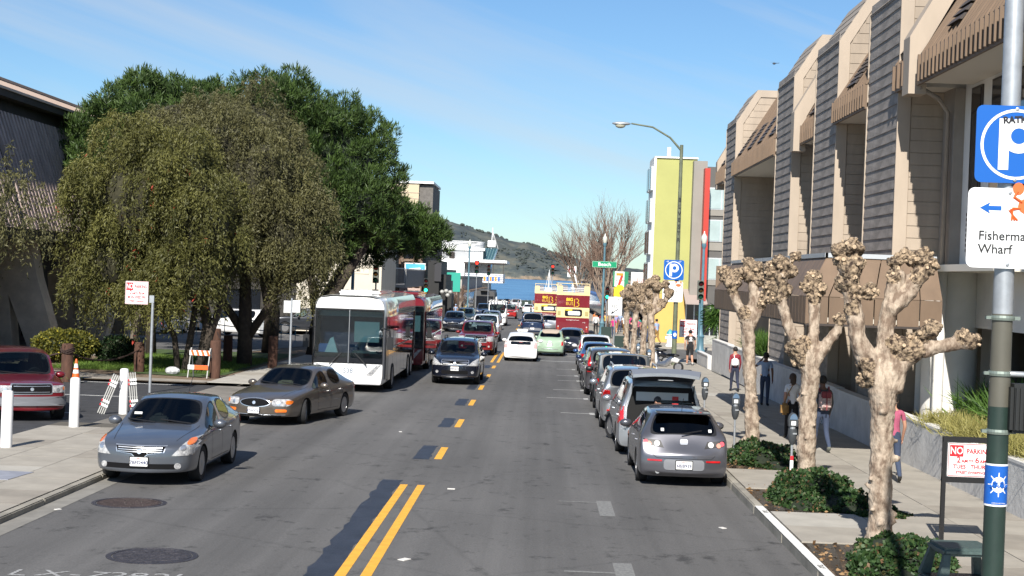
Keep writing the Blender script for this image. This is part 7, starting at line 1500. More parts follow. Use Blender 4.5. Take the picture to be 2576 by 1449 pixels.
# bin
bn = thing('litter_bin', 'dark green square litter bin with an open sided hood beside the pole', 'litter bin', (4.62, 16.3, gz(16.3) + .15), R(4)); bm_ = M('bin_green', (.055, .085, .08), .5, var=.2, scale=30)
b = B(); b.box(-.36, .36, -.33, .33, 0, .62); b.obj('body', bm_, bn, bevel=.02)
for s in (-1, 1):
    for q in (-1, 1): b = B(); b.add([(s * .36, q * .33, .62), (s * .24, q * .33, .62), (s * .20, q * .26, .92), (s * .27, q * .26, .92), (s * .36, q * .25, .62), (s * .24, q * .25, .62), (s * .20, q * .20, .92), (s * .27, q * .20, .92)], [(0, 1, 2, 3), (7, 6, 5, 4), (0, 4, 5, 1), (1, 5, 6, 2), (2, 6, 7, 3), (3, 7, 4, 0)]); b.obj('hood_leg', bm_, bn)
b = B(); b.box(-.29, .29, -.28, .28, .90, .99); b.obj('hood_top', bm_, bn, bevel=.03)
b = B(); b.box(-.30, .30, -.27, .27, .60, .625); b.obj('inner_rim', trimk, bn)
# parking meters
def meter(x, y, label, tilt=0):
    t = thing('parking_meter', label, 'parking meter', (x, y, gz(y) + .15), R(tilt), 'parking meters on the right kerb'); t.scale = (.85, .85, .97); grm = M('meter_grey', (.05, .055, .06), .45); 
    b = B(); b.cyl(0, 0, 0, .92, .028, n=12); b.lathe([(.05, 0), (.05, .03)], 12); b.obj('post', galv, t, smooth='auto')
    b = B(); b.tube([(0, 0, .90), (0, 0, .98), (0, 0, 1.10), (0, 0, 1.20)], [.045, .085, .105, .10], 12); b.obj('coin_box', grm, t, smooth='auto')
    b = B(); b.tube([(0, 0, 1.20), (0, 0, 1.24)], [.06, .06], 12); b.box(-.02, .07, -.11, -.07, 1.1, 1.13); b.obj('neck', galv, t)
    b = B(); b.prism([(-.10, 1.24), (.10, 1.24), (.11, 1.36), (.09, 1.44), (.05, 1.49), (0, 1.51), (-.05, 1.49), (-.09, 1.44), (-.11, 1.36)], 'y', -.06, .06); b.obj('head', grm, t, bevel=.012)
    b = B(); b.prism([(-.085, 1.38), (.085, 1.38), (.075, 1.43), (.04, 1.475), (0, 1.49), (-.04, 1.475), (-.075, 1.43)], 'y', -.075, -.062); b.obj('dome_window', M('meter_dome', (.10, .16, .24), .08, coat=1), t); b = B(); b.box(-.05, .05, -.075, -.06, 1.27, 1.35); b.obj('label_plate', swhite, t); return t
meter(4.38, 33.3, 'parking meter standing beside the third pollarded tree and its ivy'); meter(4.35, 39.2, 'parking meter behind the raised tailgate of the silver minivan', 10); meter(4.75, 28.0, 'parking meter half hidden behind the middle pollarded tree', 5); meter(4.25, 58, 'parking meter beyond the silver crossover roof'); meter(4.25, 64.5, 'farthest right hand parking meter before the crossing')
meter(-8.15, 118, 'parking meter on the left pavement beyond the intersection')
tg2 = thing('meter_notice', 'small red and white paper notice strapped on a meter post by the middle tree', 'notice', (4.73, 27.9, gz(28) + .15)); b = B(); b.box(-.03, .03, -.05, -.03, .35, .68); b.obj('paper', swhite, tg2); b = B(); b.box(-.03, .03, -.055, -.05, .35, .42); b.box(-.03, .03, -.055, -.05, .60, .68); b.obj('red_print', sred, tg2)
# left signs
t = thing('sign_post', 'galvanised post carrying the left no parking sign', 'post', (-12.15, 47.2, gz(47.2) + .04)); b = B(); b.cyl(0, 0, 0, 2.88, .045, n=12); b.box(-.10, .045, -.05, .0, 2.82, 3.05); b.obj('post', galv, t, smooth='auto')
t = thing('street_cleaning_sign', 'red and white no parking sign for Monday Wednesday Friday street cleaning', 'sign', (-12.66 + .02, 47.1, gz(47.2) + 3.16)); sweeping(t, .72, .72, 'MON WED FRI', 'STREET CLEANING')
t = thing('sign_post', 'galvanised post with two sign backs beside the white coach', 'post', (-8.12, 49.3, gz(49.3) + .04)); b = B(); b.cyl(0, 0, 0, 3.1, .035, n=10); b.obj('post', galv, t, smooth='auto'); b = B(); b.box(-.26, .0, -.02, .0, 2.62, 3.02); b.obj('sign_back', M('sign_back_dirty', (.42, .43, .42), .5, col2=(.6, .6, .58), scale=14), t); b = B(); b.box(.03, .28, -.02, .0, 2.64, 3.04); b.obj('sign_back', M('sign_back', (.62, .63, .62), .5), t)
# bollards
bolw = M('bollard_white', (.74, .74, .74), .6, var=.05, scale=3)
for i, (x, y, h, lb) in enumerate(((-10.78, 30.6, 1.22, 'white round bollard at the lower left edge before the red SUV'), (-10.82, 35.2, 1.22, 'white round bollard between the red SUV and the grey sedan'), (-10.88, 39.6, 1.20, 'white round bollard with folded barricades leaning round it'))):
    t = thing('bollard', lb, 'bollard', (x, y, gz(y) + .04), group='white bollards along the parking lot'); b = B(); b.lathe([(.115, -.05), (.113, h - .05), (.10, h - .015), (.05, h)], 20); b.obj('post', bolw, t, smooth='auto')
wood = M('weathered_post', (.075, .035, .022), .9, var=.35, scale=5, bump=.5, bscale=14, stretch=(1, 1, .3))
posts = [(-15.85, 50.6, 1.22, 'reddish wooden post with a chain wound round it beside the traffic cone'), (-14.85, 56.0, 1.12, 'wooden post before the slim tree, second in the row'), (-11.62, 54.2, 1.36, 'wooden post just right of the striped barricade'), (-10.75, 61, 1.35, 'wooden post in the shade left of the coach'), (-9.4, 66, 1.2, 'wooden post beside the coach front, lit on one side'), (-13.2, 64, 1.2, 'dark wooden post under the bottlebrush tree'), (-15.4, 72, 1.2, 'dark wooden post far under the trees before the blue railing')]
for x, y, h, lb in posts:
    t = thing('wooden_post', lb, 'post', (x, y, gz(y) + .1), group='wooden posts along the verge'); b = B(); b.lathe([(.20, -.1), (.195, h - .05), (.17, h)], 14); b.obj('post', wood, t, smooth='auto')
def chain(label, pts, sag):
    t = thing('chain', label, 'chain', (pts[0][0], pts[0][1], gz(pts[0][1]) + .1), group='chains between the wooden posts'); b = B(); P = []
    for a, c in zip(pts[:-1], pts[1:]):
        for i in range(14): f_ = i / 13; P.append((a[0] + (c[0] - a[0]) * f_ - pts[0][0], a[1] + (c[1] - a[1]) * f_ - pts[0][1], a[2] + (c[2] - a[2]) * f_ - sag * 4 * f_ * (1 - f_)))
    for i in range(len(P) - 1): b.tube([P[i], P[i + 1]], [.035 if i % 2 else .02] * 2, 5)
    b.obj('links', M('rusty_chain', (.05, .03, .025), .8, metal=.3), t)
chain('rusty chain sagging from the first wooden post to the left', [(-15.85, 50.4, .95), (-19.5, 51.5, .35)], .1); chain('rusty chain sagging between the first two wooden posts', [(-15.85, 50.6, .95), (-14.85, 56, .8)], .35); chain('chain between the farther wooden posts under the trees', [(-13.2, 64, 1.0), (-15.4, 72, 1.0)], .25)
t = thing('wound_chain', 'rusty chain wound in loops round the first wooden post', 'chain', (-15.85, 50.6, gz(50.6) + .1)); b = B(); rr = random.Random(2)
for k in range(4): a0 = rr.uniform(0, 6); b.tube([(.225 * math.cos(a0 + a), .225 * math.sin(a0 + a), .95 + .05 * k * .6 + .05 * math.sin(a * 2 + k)) for a in np.linspace(0, 6.28, 16)], .022, 5)
b.obj('links', M('rusty_chain'), t)
orng = M('safety_orange', (.75, .12, .02), .5); 
t = thing('traffic_cone', 'orange traffic cone with white bands beside the first wooden post', 'traffic cone', (-15.42, 50.2, gz(50.2) + .1)); b = B(); b.box(-.19, .19, -.19, .19, 0, .04); b.obj('base', trimk, t); b = B(); b.lathe([(.14, .04), (.105, .26)], 20); b.lathe([(.085, .38), (.075, .44)], 20); b.lathe([(.052, .58), (.03, .72), (.02, .74)], 20); b.obj('cone', orng, t, smooth='auto'); b = B(); b.lathe([(.106, .26), (.086, .38)], 20); b.lathe([(.076, .44), (.053, .58)], 20); b.obj('reflective_band', swhite, t, smooth='auto')
def barricade(x, y, rz, label):
    t = thing('barricade', label, 'barricade', (x, y, gz(y) + .12), rz); lg = M('barricade_leg', (.45, .45, .43), .5)
    for s in (-1, 1):
        for q in (-1, 1): b = B(); b.tube([(s * .36, q * .30, 0), (s * .36, q * .02, 1.06)], .022, 6); b.obj('leg', lg, t)
    for z0, z1, k in ((.80, .98, 1), (.30, .46, 0)):
        yb = -.30 + .28 * (z0 / 1.06) - .03
        b = B(); b.box(-.38, .38, yb - .015, yb + .015, z0, z1); bd_ = b.obj('board', swhite, t)
        if k:
            for i in range(4): x0 = -.34 + i * .19; b = B(); b.prism([(x0, z1), (x0 + .09, z1), (x0 + .16, z0), (x0 + .07, z0)], 'y', yb - .019, yb - .015); b.obj('stripe', orng, bd_)
        else: b = B(); b.box(-.14, .38, yb - .019, yb - .015, z0, z1); b.obj('stripe', orng, bd_)
barricade(-12.1, 54.0, R(-8), 'orange and white striped A frame barricade standing before a wooden post')
def folded(x, y, tilt, az, label):
    t = thing('folded_barricade', label, 'barricade', (x, y, gz(y) + .04), az, 'folded barricades leaning on the white bollard'); t.rotation_euler = (R(4), tilt, az); lg = M('barricade_leg')
    for i in range(4): b = B(); b.box(-.09 + i * .055, -.065 + i * .055, -.02, .02, 0, 1.12); b.obj('leg', lg, t)
    for z in (.22, .34, .80, .90): b = B(); b.box(-.11, .11, -.045, -.02, z, z + .06); b.obj('board', swhite, t); b = B(); b.box(-.11, -.07, -.049, -.045, z, z + .06); b.obj('red_stripe', sred, t)
folded(-11.42, 39.4, R(22), 0, 'folded barricade leaning steeply on the left of the white bollard'); folded(-10.55, 39.5, R(-6), R(20), 'folded barricade standing tight against the right of the white bollard'); 
t = thing('plastic_bundle', 'crumpled clear plastic bundle on the grass beside the trees', 'rubbish', (-13.4, 55.2, gz(55.2) + .25)); b = B(); b.ell((0, 0, 0), (.28, .2, .16), 10, 7); b.obj('bundle', M('crumpled_plastic', (.5, .5, .52), .25, var=.5, scale=6, bump=1, bscale=8), t)
# blue railing in the car park
t = thing('railing', 'blue metal ramp railing in front of the white SUV under the trees', 'railing', (-17, 90, gz(90) + .1)); rb = M('railing_blue', (.10, .24, .30), .5)
b = B()
for z0, z1 in ((1.15, .95), (.62, .45)): b.tube([(-5.4, 0, z0 + .55), (-1.0, 0, z0 + .1), (2.4, 0, z1 - .05), (2.7, 0, z1 - .1)], .03, 6)
for i in range(10): x_ = -5.2 + i * .85; b.tube([(x_, 0, 0), (x_, 0, 1.62 - i * .075)], .025, 5)
b.obj('rail', rb, t)
# lamp posts
t = thing('street_lamp', 'tall olive green cobra head street lamp rising behind the parked cars', 'street lamp', (6.9, 77, gz(77) + .15)); ht = 11.2
b = B(); b.tube([(0, 0, 0), (0, 0, 4), (0, 0, ht)], [.13, .11, .085], 14); b.obj('post', lampg, t, smooth='auto'); b = B(); b.tube([(0, 0, ht - .3), (-.6, 0, ht + .35), (-1.5, 0, ht + .85), (-2.6, 0, ht + 1.0)], [.06, .05, .045, .04], 10); b.obj('arm', lampg, t, smooth='auto'); b = B(); b.ell((-3.1, 0, ht + .98), (.48, .17, .10), 14, 8); b.obj('lamp_head', galv, t, smooth=True); b = B(); b.ell((-3.15, 0, ht + .88), (.26, .13, .14), 12, 8); b.obj('lens', M('lens', (.35, .34, .26), .2), t, smooth=True)
for i, ch in enumerate('BLVESTR'): lettering(ch, .28, gm_, t, (0, -.125, 8.4 - i * .34), depth=.002, name='graffiti')
b = B(); b.lathe([(.136, 1.35), (.138, 1.35), (.137, 1.75), (.135, 1.75)], 24); b.obj('sticker', stb, t); b = B(); b.prism([(.08 * math.cos(q), 1.55 + .10 * math.sin(q)) for q in np.linspace(0, 6.28, 17)[:-1]], 'y', -.15, -.138); b.obj('sticker_wheel', swhite, t)
t = thing('parking_sign', 'smaller blue sign with a white letter P on the olive street lamp', 'sign', (6.72, 76.8, gz(77) + 4.98)); f = plate_sign(t, 1.02, 1.02, .08, sblue, (0, 0, 0)); ring(f, .44, .04, swhite, (0, 0, 0)); letter_p(f, .80, swhite, (0, 0, .03)); lettering('~S*', .12, swhite, f, (.28, -.004, .42), depth=.001); lettering('~B', .12, swhite, f, (-.34, -.004, .42), depth=.001)
t = thing('wharf_sign', 'distant white arrow sign for the wharf and piers below the smaller P sign', 'sign', (6.70, 76.8, gz(77) + 3.88)); f = plate_sign(t, 1.02, 1.04, .08, swhite, (0, 0, 0)); arrow(f, .18, stextk, (-.36, 0, .0)); arrow(f, .18, stextk, (-.36, 0, -.30), False); crab(f, .40, crabm, (.28, 0, .33)); lettering("Fisherman's\nWharf", .12, stextk, f, (-.22, -.004, -.03), align='LEFT', depth=.001); lettering('Piers\n39 & 41', .12, stextk, f, (-.22, -.004, -.34), align='LEFT', depth=.001)
t = thing('street_sweeping_sign', 'small red and white no parking sign near the white hydrant', 'sign', (7.8, 79.3, gz(79) + 1.98)); sweeping(t, .92, .92, 'TUES THURS', 'STREET CLEANING'); b = B(); b.cyl(.0, .04, -1.85, .4, .03, n=8); b.obj('post', galv, t)
def blue_lamp(x, y, h, label, globe=True, name='lamp_post'):
    t = thing(name, label, 'lamp post', (x, y, gz(y) + .15)); k = h / 7.4; b = B(); b.lathe([(.30, 0), (.30, .15), (.22, .25), (.20, .9), (.26, 1.0), (.14, 1.15), (.105, 1.6), (.085, h - .75)], 14); b.obj('post', bluep_, t, smooth='auto')
    b = B(); b.lathe([(.085, h - .75), (.16, h - .55), (.15, h - .42), (.10, h - .40)], 14); b.obj('capital', bluep_, t, smooth='auto'); b = B(); b.lathe([(.13, h - .40), (.20, h - .15), (.18, h + .05), (.06, h + .22), (.02, h + .38)], 12); b.obj('lantern', M('lantern_glass', (.55, .57, .50), .25, spec=1), t, smooth='auto'); return t
blue_lamp(5.22, 126, 8.1, 'blue ornamental lamp post carrying the green street name sign'); blue_lamp(10.25, 96, 7.3, 'blue ornamental lamp post before the grey corner building'); blue_lamp(-7.55 - .6, 170, 8.6, 'blue ornamental lamp post on the left before the restaurant'); blue_lamp(5.3, 205, 8.9, 'distant blue lamp post with a lit orange lantern beside the bare tree')
t = thing('street_name_sign', 'green street name sign reading Beach on the blue lamp post', 'sign', (5.24, 125.8, gz(126) + 6.05)); sgr = M('name_sign_green', (.005, .26, .12), .4); f = plate_sign(t, 2.05, .52, .05, sgr, (0, 0, 0), .02, swhite); lettering('Beach', .40, swhite, f, (0, -.005, .0), depth=.001, bold=.006, sx=1.15)
def signal(x, y, h, on, label, off=(0, 0), post=True, scale=1.0, back=False):
    t = thing('traffic_light', label, 'traffic light', (x, y, gz(y) + .15), group='traffic lights round the intersection'); s = scale
    b = B(); b.box(-.17 * s, .17 * s, -.12 * s, .12 * s, h - .52 * s, h + .52 * s); hs = b.obj('housing', bk_ if not back else M('signal_back_grey', (.10, .11, .09), .6), t, bevel=.02)
    for i, c in enumerate(('red', 'amber', 'green')):
        z = h + (.34 - .34 * i) * s; lit = on == c
        col = {'red': (1, .02, .01), 'amber': (.9, .4, .02), 'green': (.02, .9, .45)}[c]
        m = M('lit_' + c, col, .4, emit=3.0) if lit else M('unlit_' + c, tuple(v * .05 for v in col), .3)
        b = B(); b.lathe([(.12 * s, -.02), (.10 * s, -.05), (.02, -.06)], 14, (0, -.12 * s, z), axis='y'); b.obj('lens', m, hs); b = B(); a_ = np.linspace(R(-20), R(200), 10); vs = [(.14 * s * math.cos(a), -.12 * s - d, z + .14 * s * math.sin(a)) for a in a_ for d in (0, .2 * s)]; b.add(vs, [(2 * k, 2 * k + 1, 2 * k + 3, 2 * k + 2) for k in range(9)]); b.obj('visor', bk_, hs)
    if post: b = B(); b.cyl(.0, .18, 0, h - .5 * s, .05, n=8); b.obj('post', galv if not back else bluep_, t)
    else: b = B(); b.tube([(.0, .05, h - .45 * s), (.38, .05, h - .45 * s)], .03, 6); b.tube([(.0, .05, h + .45 * s), (.38, .05, h + .45 * s)], .03, 6); b.obj('bracket', bk_, t)
signal(5.55, 125.8, 3.55, 'green', 'green traffic light on the blue lamp post under the street name sign', scale=1.0); signal(-8.35, 110, 3.6, 'green', 'green traffic light on the left corner beside the black sign tower', scale=1.0)
signal(-7.9, 185, 6.1, 'red', 'left red traffic light hanging before the restaurant balcony', scale=1.5); signal(-6.6, 190, 5.9, None, 'unlit dark traffic signal beside the left red light', scale=1.3); signal(1.55, 205, 6.4, 'red', 'right red traffic light above the tour buses', scale=1.3); 
signal(9.35, 88.5, 3.9, None, 'grey green backed traffic signal beside the blue lamp at the grey building', scale=1.1, back=True); signal(-12.9, 90, 4.15, None, 'left one of two backed traffic signals before the cream building', scale=1.1, back=True); signal(-10.4, 95, 4.2, None, 'right one of two backed traffic signals before the cream building', scale=1.1, back=True)
t = thing('signal_pole', 'grey pole rising before the cream building between the signals', 'pole', (-11.6, 93, gz(93) + .1)); b = B(); b.cyl(0, 0, 0, 6.5, .11, .09, 10); b.obj('post', bluep_, t, smooth='auto')
t = thing('no_turn_sign', 'small white sign with a red barred arrow above the tour buses', 'sign', (3.85, 190, gz(190) + 6.2)); f = plate_sign(t, 1.1, 1.4, .1, swhite, (0, 0, 0)); ring(f, .42, .08, sred, (0, 0, .15)); b = B(); b.box(-.05, .05, -.02, -.01, -.1, .4); b.obj('arrow', stextk, f); b = B(); b.cyl(0, .1, -6, 0, .05, n=6); b.obj('post', galv, t)
t = thing('crossing_sign', 'white stop here on red sign with an arrow before the far pollards', 'sign', (4.02, 81, gz(81) + 3.0)); f = plate_sign(t, .75, 1.0, .05, swhite, (0, 0, 0), .015, stextk); lettering('STOP', .20, stextk, f, (0, -.004, .33), depth=.001); lettering('HERE ON', .12, stextk, f, (0, -.004, .16), depth=.001); lettering('RED', .22, stextk, f, (0, -.004, -.02), depth=.001); b = B(); b.tube([(.18, -.006, -.15), (-.14, -.006, -.36)], .02, 5); b.prism([(-.22, -.42), (-.04, -.38), (-.14, -.26)], 'y', -.01, -.004); b.obj('arrow', stextk, f); b = B(); b.cyl(0, .04, -2.9, .5, .03, n=8); b.obj('post', galv, t)
t = thing('fire_hydrant', 'white fire hydrant with a teal cap on the far corner', 'fire hydrant', (9.05, 103.4 + 1.1, gz(104) + .15)); b = B(); b.lathe([(.30, 0), (.30, .1), (.22, .14), (.20, .75), (.27, .80), (.27, .86)], 16); b.lathe([(.11, -.33), (.11, .33)], 10, (0, 0, .58), axis='x'); b.obj('barrel', swhite, t, smooth='auto'); b = B(); b.lathe([(.25, .86), (.22, 1.0), (.12, 1.12), (.05, 1.2)], 16); b.obj('cap', M('hydrant_teal', (.07, .30, .30), .5), t, smooth='auto')
t = thing('litter_bin', 'green metal bin standing near the waterfront end of the street', 'litter bin', (-1.2 - 1.1, 256, gz(256))); b = B(); b.box(-.8, .8, -.5, .5, 0, 1.9); b.obj('body', dgreen, t, bevel=.06); b = B(); b.box(-.25, .25, -.52, -.5, 1.2, 1.6); b.obj('label_plate', swhite, t)
for i, (x, y) in enumerate(((4.6, 88.3), (4.7, 93 + 12))):
    t = thing('news_rack', ['dark green news rack beside the crossing near the stop sign', 'dark green news rack across the side street by the crowd'][i], 'news rack', (x, y - (2.5 if i == 0 else -1), gz(y) + .15)); b = B(); b.box(-.35, .35, -.2, .2, .35, 1.15); b.obj('cabinet', dgreen, t, bevel=.02); b = B(); b.box(-.05, .05, -.05, .05, 0, .35); b.obj('pedestal', dgreen, t)
# parked motor scooters among the far pollards
def scooter(x, y, rz, m, label):
    t = thing('motor_scooter', label, 'scooter', (x, y, gz(y) + .15), rz, 'scooters parked by the far pollards'); ty, rm, _ = wheel_meshes(.24, .12, 6)
    for q in (-.62, .62): w_ = link('wheel', ty, tyrem, t, (0, q, .24)); link('rim', rm, rimm, w_)
    b = B(); b.tube([(0, -.62, .5), (0, -.3, .62), (0, .0, .35), (0, .35, .34), (0, .55, .8), (0, .50, .95)], [.12, .17, .15, .14, .13, .07], 10); b.obj('body', m, t, smooth=True); b = B(); b.ell((0, -.32, .78), (.15, .36, .08), 10, 6); b.obj('seat', trimk, t, smooth=True); b = B(); b.tube([(-.3, .45, 1.05), (0, .52, .98), (.3, .45, 1.05)], .022, 6); b.obj('handlebar', rimm, t); b = B(); b.ell((0, .62, .85), (.09, .06, .09), 10, 6); b.obj('headlight', lampc, t, smooth=True)
scooter(5.9, 70, R(70), p_white, 'white scooter leaning behind the stout far pollard'); scooter(5.8, 76, R(80), p_black, 'black scooter between the far pollards'); scooter(6.0, 81.5, R(95), p_char, 'charcoal scooter farthest back among the far pollards')
# tiny helicopter far off in the sky
t = thing('helicopter', 'tiny dark helicopter far off in the sky above the office building', 'helicopter', (0, 0, 0)); hc = M('helicopter_dark', (.03, .03, .035), .5)
t.scale = (.6, .6, .6); t.location = (133.5 * 1.9, 900 * 1.9, 3.7 + (131.5) * 1.9); b = B(); b.ell((0, 0, 0), (3.2, 1.6, 1.6), 12, 8); b.tube([(2, 0, .3), (9, 0, .8)], [.7, .25], 8); b.obj('fuselage', hc, t, smooth=True); b = B(); b.box(-7, 7, -.25, .25, 2.2, 2.35); b.box(-.2, .2, -.2, .2, 1.4, 2.2); b.obj('rotor', hc, t); b = B(); b.box(8.6, 9.4, -.1, .1, .4, 2.2); b.obj('tail_fin', hc, t); b = B(); b.tube([(-2.5, -1.3, -2), (2.5, -1.3, -2)], .12, 5); b.tube([(-2.5, 1.3, -2), (2.5, 1.3, -2)], .12, 5); b.obj('skids', hc, t)
for i, (x, y, s) in enumerate(((-75, 1500, 1.0), (230, 1300, .8))):
    t = thing('sailing_boat', ['small white sailing boat on the bay left of the tour buses', 'pale grey sailing boat on the bay behind the tour buses'][i], 'boat', (x * .0 + (-130 if i == 0 else 30), y, -5.6)); b = B(); b.prism([(-4, 0), (3.6, 0), (4.6, 1.2), (-4.4, 1.2)], 'y', -1.2, 1.2); b.obj('hull', swhite, t); b = B(); b.prism([(-3.4, 2.0), (.1, 2.0), (.1, 12)], 'y', -.06, .06); b.prism([(.3, 1.8), (4.2, 1.8), (.3, 10)], 'y', -.06, .06); b.obj('sail', swhite, t); b = B(); b.cyl(.2, 0, 1, 12.5, .12, n=6); b.obj('mast', galv, t)
t = thing('spire_boat', 'white masted vessel behind the tour buses at the waterfront', 'boat', (2.5, 468, -5.6)); b = B(); b.box(-3, 3, 0, 2, 0, 2.4); b.obj('hull', swhite, t, bevel=.3); b = B(); b.cyl(0, 1, 2, 11.6, .22, .08, 8); b.tube([(0, 1, 11), (1.6, 1, 3)], .06, 4); b.tube([(0, 1, 11), (-1.6, 1, 3)], .06, 4); b.box(-.9, .9, .4, 1.6, 2, 6); b.obj('mast', swhite, t)
# ================================================================ PEOPLE
skin1 = M('skin_light', (.45, .24, .16), .6); skin2 = M('skin_brown', (.16, .075, .045), .6); hair_d = M('hair_dark', (.012, .009, .007), .7); hair_b = M('hair_brown', (.05, .03, .018), .7)
def clothm(n, c=(.2, .04, .05)): return M('cloth_' + n, c, .9, var=.10, scale=9, bump=.3, bscale=14)
POSES = {
 'stand': dict(hip=.0, kL=(.0, .02), kR=(.0, -.02), fL=(.0, 0), fR=(.0, .0), eL=(.05, -.02), eR=(.05, -.02), hL=(.04, .06), hR=(.04, .06), lean=0),
 'walk': dict(hip=.0, kL=(.0, .14), kR=(.0, -.02), fL=(.0, .20), fR=(.0, -.30), eL=(.06, -.10), eR=(.06, .02), hL=(.05, -.02), hR=(.05, .16), lean=.03),
 'phone': dict(hip=.0, kL=(.0, .02), kR=(.0, -.02), fL=(.0, .02), fR=(.0, -.04), eL=(.20, .14), eR=(.05, -.02), hL=(.00, .22), hR=(.04, .06), lean=0, up=1),
 'bend': dict(hip=.0, kL=(.0, .03), kR=(.0, .0), fL=(.0, 0), fR=(.0, .0), eL=(.02, .55), eR=(.02, .55), hL=(.0, .85), hR=(.0, .85), lean=.55, bend=1),
}
_pm = {}
def segdist(c, g):
    d = g[1] - g[0]; t = max(0, min(1, (c - g[0]).dot(d) / max(1e-6, d.length_squared))); return (c - g[0] - d * t).length
def person_mesh(pose, build=1.0, short=False, sleeves=0, female=False):
    """one continuous figure 1.75 m tall facing +y: skin-modified skeleton; faces are zoned by the nearest bone"""
    key = (pose, build, short, sleeves, female)
    if key in _pm: return _pm[key]
    q = POSES[pose]; V, E, Rr, Z = [], [], [], []
    def v(p, r, z): V.append(p); Rr.append(r); Z.append(z); return len(V) - 1
    def e(a, b): E.append((a, b))
    bd = build; ln = q['lean']; sh = .19 * (.9 if female else 1) * (1 + (bd - 1) * .4)
    pel = v((0, 0, .96), (.145 * bd, .115 * bd), 'pants')
    if q.get('bend'): tor = [((0, .12, 1.05), .13), ((0, .36, 1.12), .135), ((0, .55, 1.18), .13)]; nk, hd = (0, .66, 1.24), [(0, .76, 1.27), (0, .86, 1.30)]; shz, shy = 1.17, .52
    else: tor = [((0, ln * .3, 1.08), .13), ((0, ln * .6, 1.24), .145), ((0, ln, 1.40), .13)]; nk, hd = (0, ln + .01, 1.52), [(0, ln + .03, 1.60), (0, ln + .04, 1.69)]; shz, shy = 1.42, ln
    pr = pel
    for i, (p, r) in enumerate(tor): k = v(p, ((r * (1.05 if not female else .92) * (bd if i < 2 else 1)), r * .80 * (bd if i < 2 else 1)), 'shirt'); e(pr, k); pr = k
    ch = pr; n_ = v(nk, (.055, .055), 'skin'); e(ch, n_); h1 = v(hd[0], (.085, .095), 'skin'); e(n_, h1); h2 = v(hd[1], (.078, .088), 'skin'); e(h1, h2)
    for s, k_, f_, el, hn in ((-1, 'kL', 'fL', 'eL', 'hL'), (1, 'kR', 'fR', 'eR', 'hR')):
        hp = v((s * .095, 0, .90), (.095 * bd, .10 * bd), 'pants'); e(pel, hp); kx, ky = q[k_]; fx, fy = q[f_]
        kn = v((s * (.10 + kx), ky, .50), (.062, .068), 'pants'); e(hp, kn); cf = v((s * .10, (ky * .5 + fy * .5), .30), (.055, .06), 'shin' if short else 'pants'); e(kn, cf)
        up_ = .06 if fy < -.2 else 0
        an = v((s * .10, fy, .095 + up_), (.040, .045), 'shin' if short else 'pants'); e(cf, an); ft = v((s * .105, fy + .03, .045 + up_ * .8), (.045, .05), 'shoe'); e(an, ft); to = v((s * .115, fy + .17, .035 + (0 if up_ == 0 else .0)), (.042, .032), 'shoe'); e(ft, to)
        ex, ey = q[el]; hx, hy = q[hn]; up = q.get('up') and s < 0
        so_ = v((s * sh, shy, shz + .0), (.062, .062), 'shirt'); e(ch, so_)
        if q.get('bend'): ep = (s * (sh + .02), ey, shz - .22); hpnt = (s * .14, hy, .98)
        elif up: ep = (s * (sh + .16), shy + .06, shz - .12); hpnt = (s * .13, shy + .16, shz + .16)
        else: ep = (s * (sh + ex), shy + ey, shz - .28); hpnt = (s * (sh + hx), shy + hy, shz - .54)
        z_ = 'shirt' if sleeves else 'skin'
        ua = v(tuple((np.array(V[so_]) * .45 + np.array(ep) * .55)), (.048, .048), 'shirt'); e(so_, ua); el_ = v(ep, (.040, .042), z_); e(ua, el_); wr_ = v(hpnt, (.026, .028), z_); e(el_, wr_)
        dr = (Vector(hpnt) - Vector(ep)).normalized(); hd_ = Vector(hpnt) + dr * .075; hh_ = v(tuple(hd_), (.020, .036), 'skin'); e(wr_, hh_)
    me = bpy.data.meshes.new('body'); me.from_pydata(V, E, []); me.update(); o = bpy.data.objects.new('p', me); COL.objects.link(o); m = o.modifiers.new('s', 'SKIN'); m.use_smooth_shade = True
    for i, sv in enumerate(me.skin_vertices[0].data): sv.radius = Rr[i] if isinstance(Rr[i], tuple) else (Rr[i], Rr[i]); sv.use_root = i == 0
    ss = o.modifiers.new('d', 'SUBSURF'); ss.levels = 1; ss.render_levels = 1
    dg = bpy.context.evaluated_depsgraph_get(); dg.update(); full = bpy.data.meshes.new_from_object(o.evaluated_get(dg)); bpy.data.objects.remove(o)
    zones = ['shirt', 'pants', 'skin', 'shoe', 'shin']; segs = [(Vector(V[a]), Vector(V[b]), Z[b]) for a, b in E]; mi = []
    for p in full.polygons:
        c = p.center; best = min(segs, key=lambda g: segdist(c, g)); mi.append(zones.index(best[2]))
    # fingers: four and a thumb on each hand, grown from the palm
    bm = bmesh.new(); bm.from_mesh(full); bm.free()
    fb = B()
    hands = [(i, V[i]) for i in range(len(V)) if Z[i] == 'skin' and i > 5 and Rr[i] == (.020, .036)]
    for i, hp_ in hands:
        wr0 = Vector(V[i - 1]); d = (Vector(hp_) - wr0).normalized(); side = d.cross(Vector((1, 0, 0))).normalized() if abs(d.x) < .9 else Vector((0, 1, 0)); inw = Vector((-1 if hp_[0] > 0 else 1, 0, 0))
        for k, l_ in enumerate((.066, .076, .070, .054)):
            p0 = Vector(hp_) + side * (.026 - .0175 * k) + d * .012; p1 = p0 + d * l_ * .55; p2 = p1 + (d * .7 + inw * .7).normalized() * l_ * .45; fb.tube([p0, p1, p2], [.0085, .008, .006], 5)
        p0 = Vector(hp_) - d * .03 + side * .028; fb.tube([p0, p0 + (side + d * .5).normalized() * .032, p0 + (side * .6 + d).normalized() * .058], [.010, .009, .007], 5)
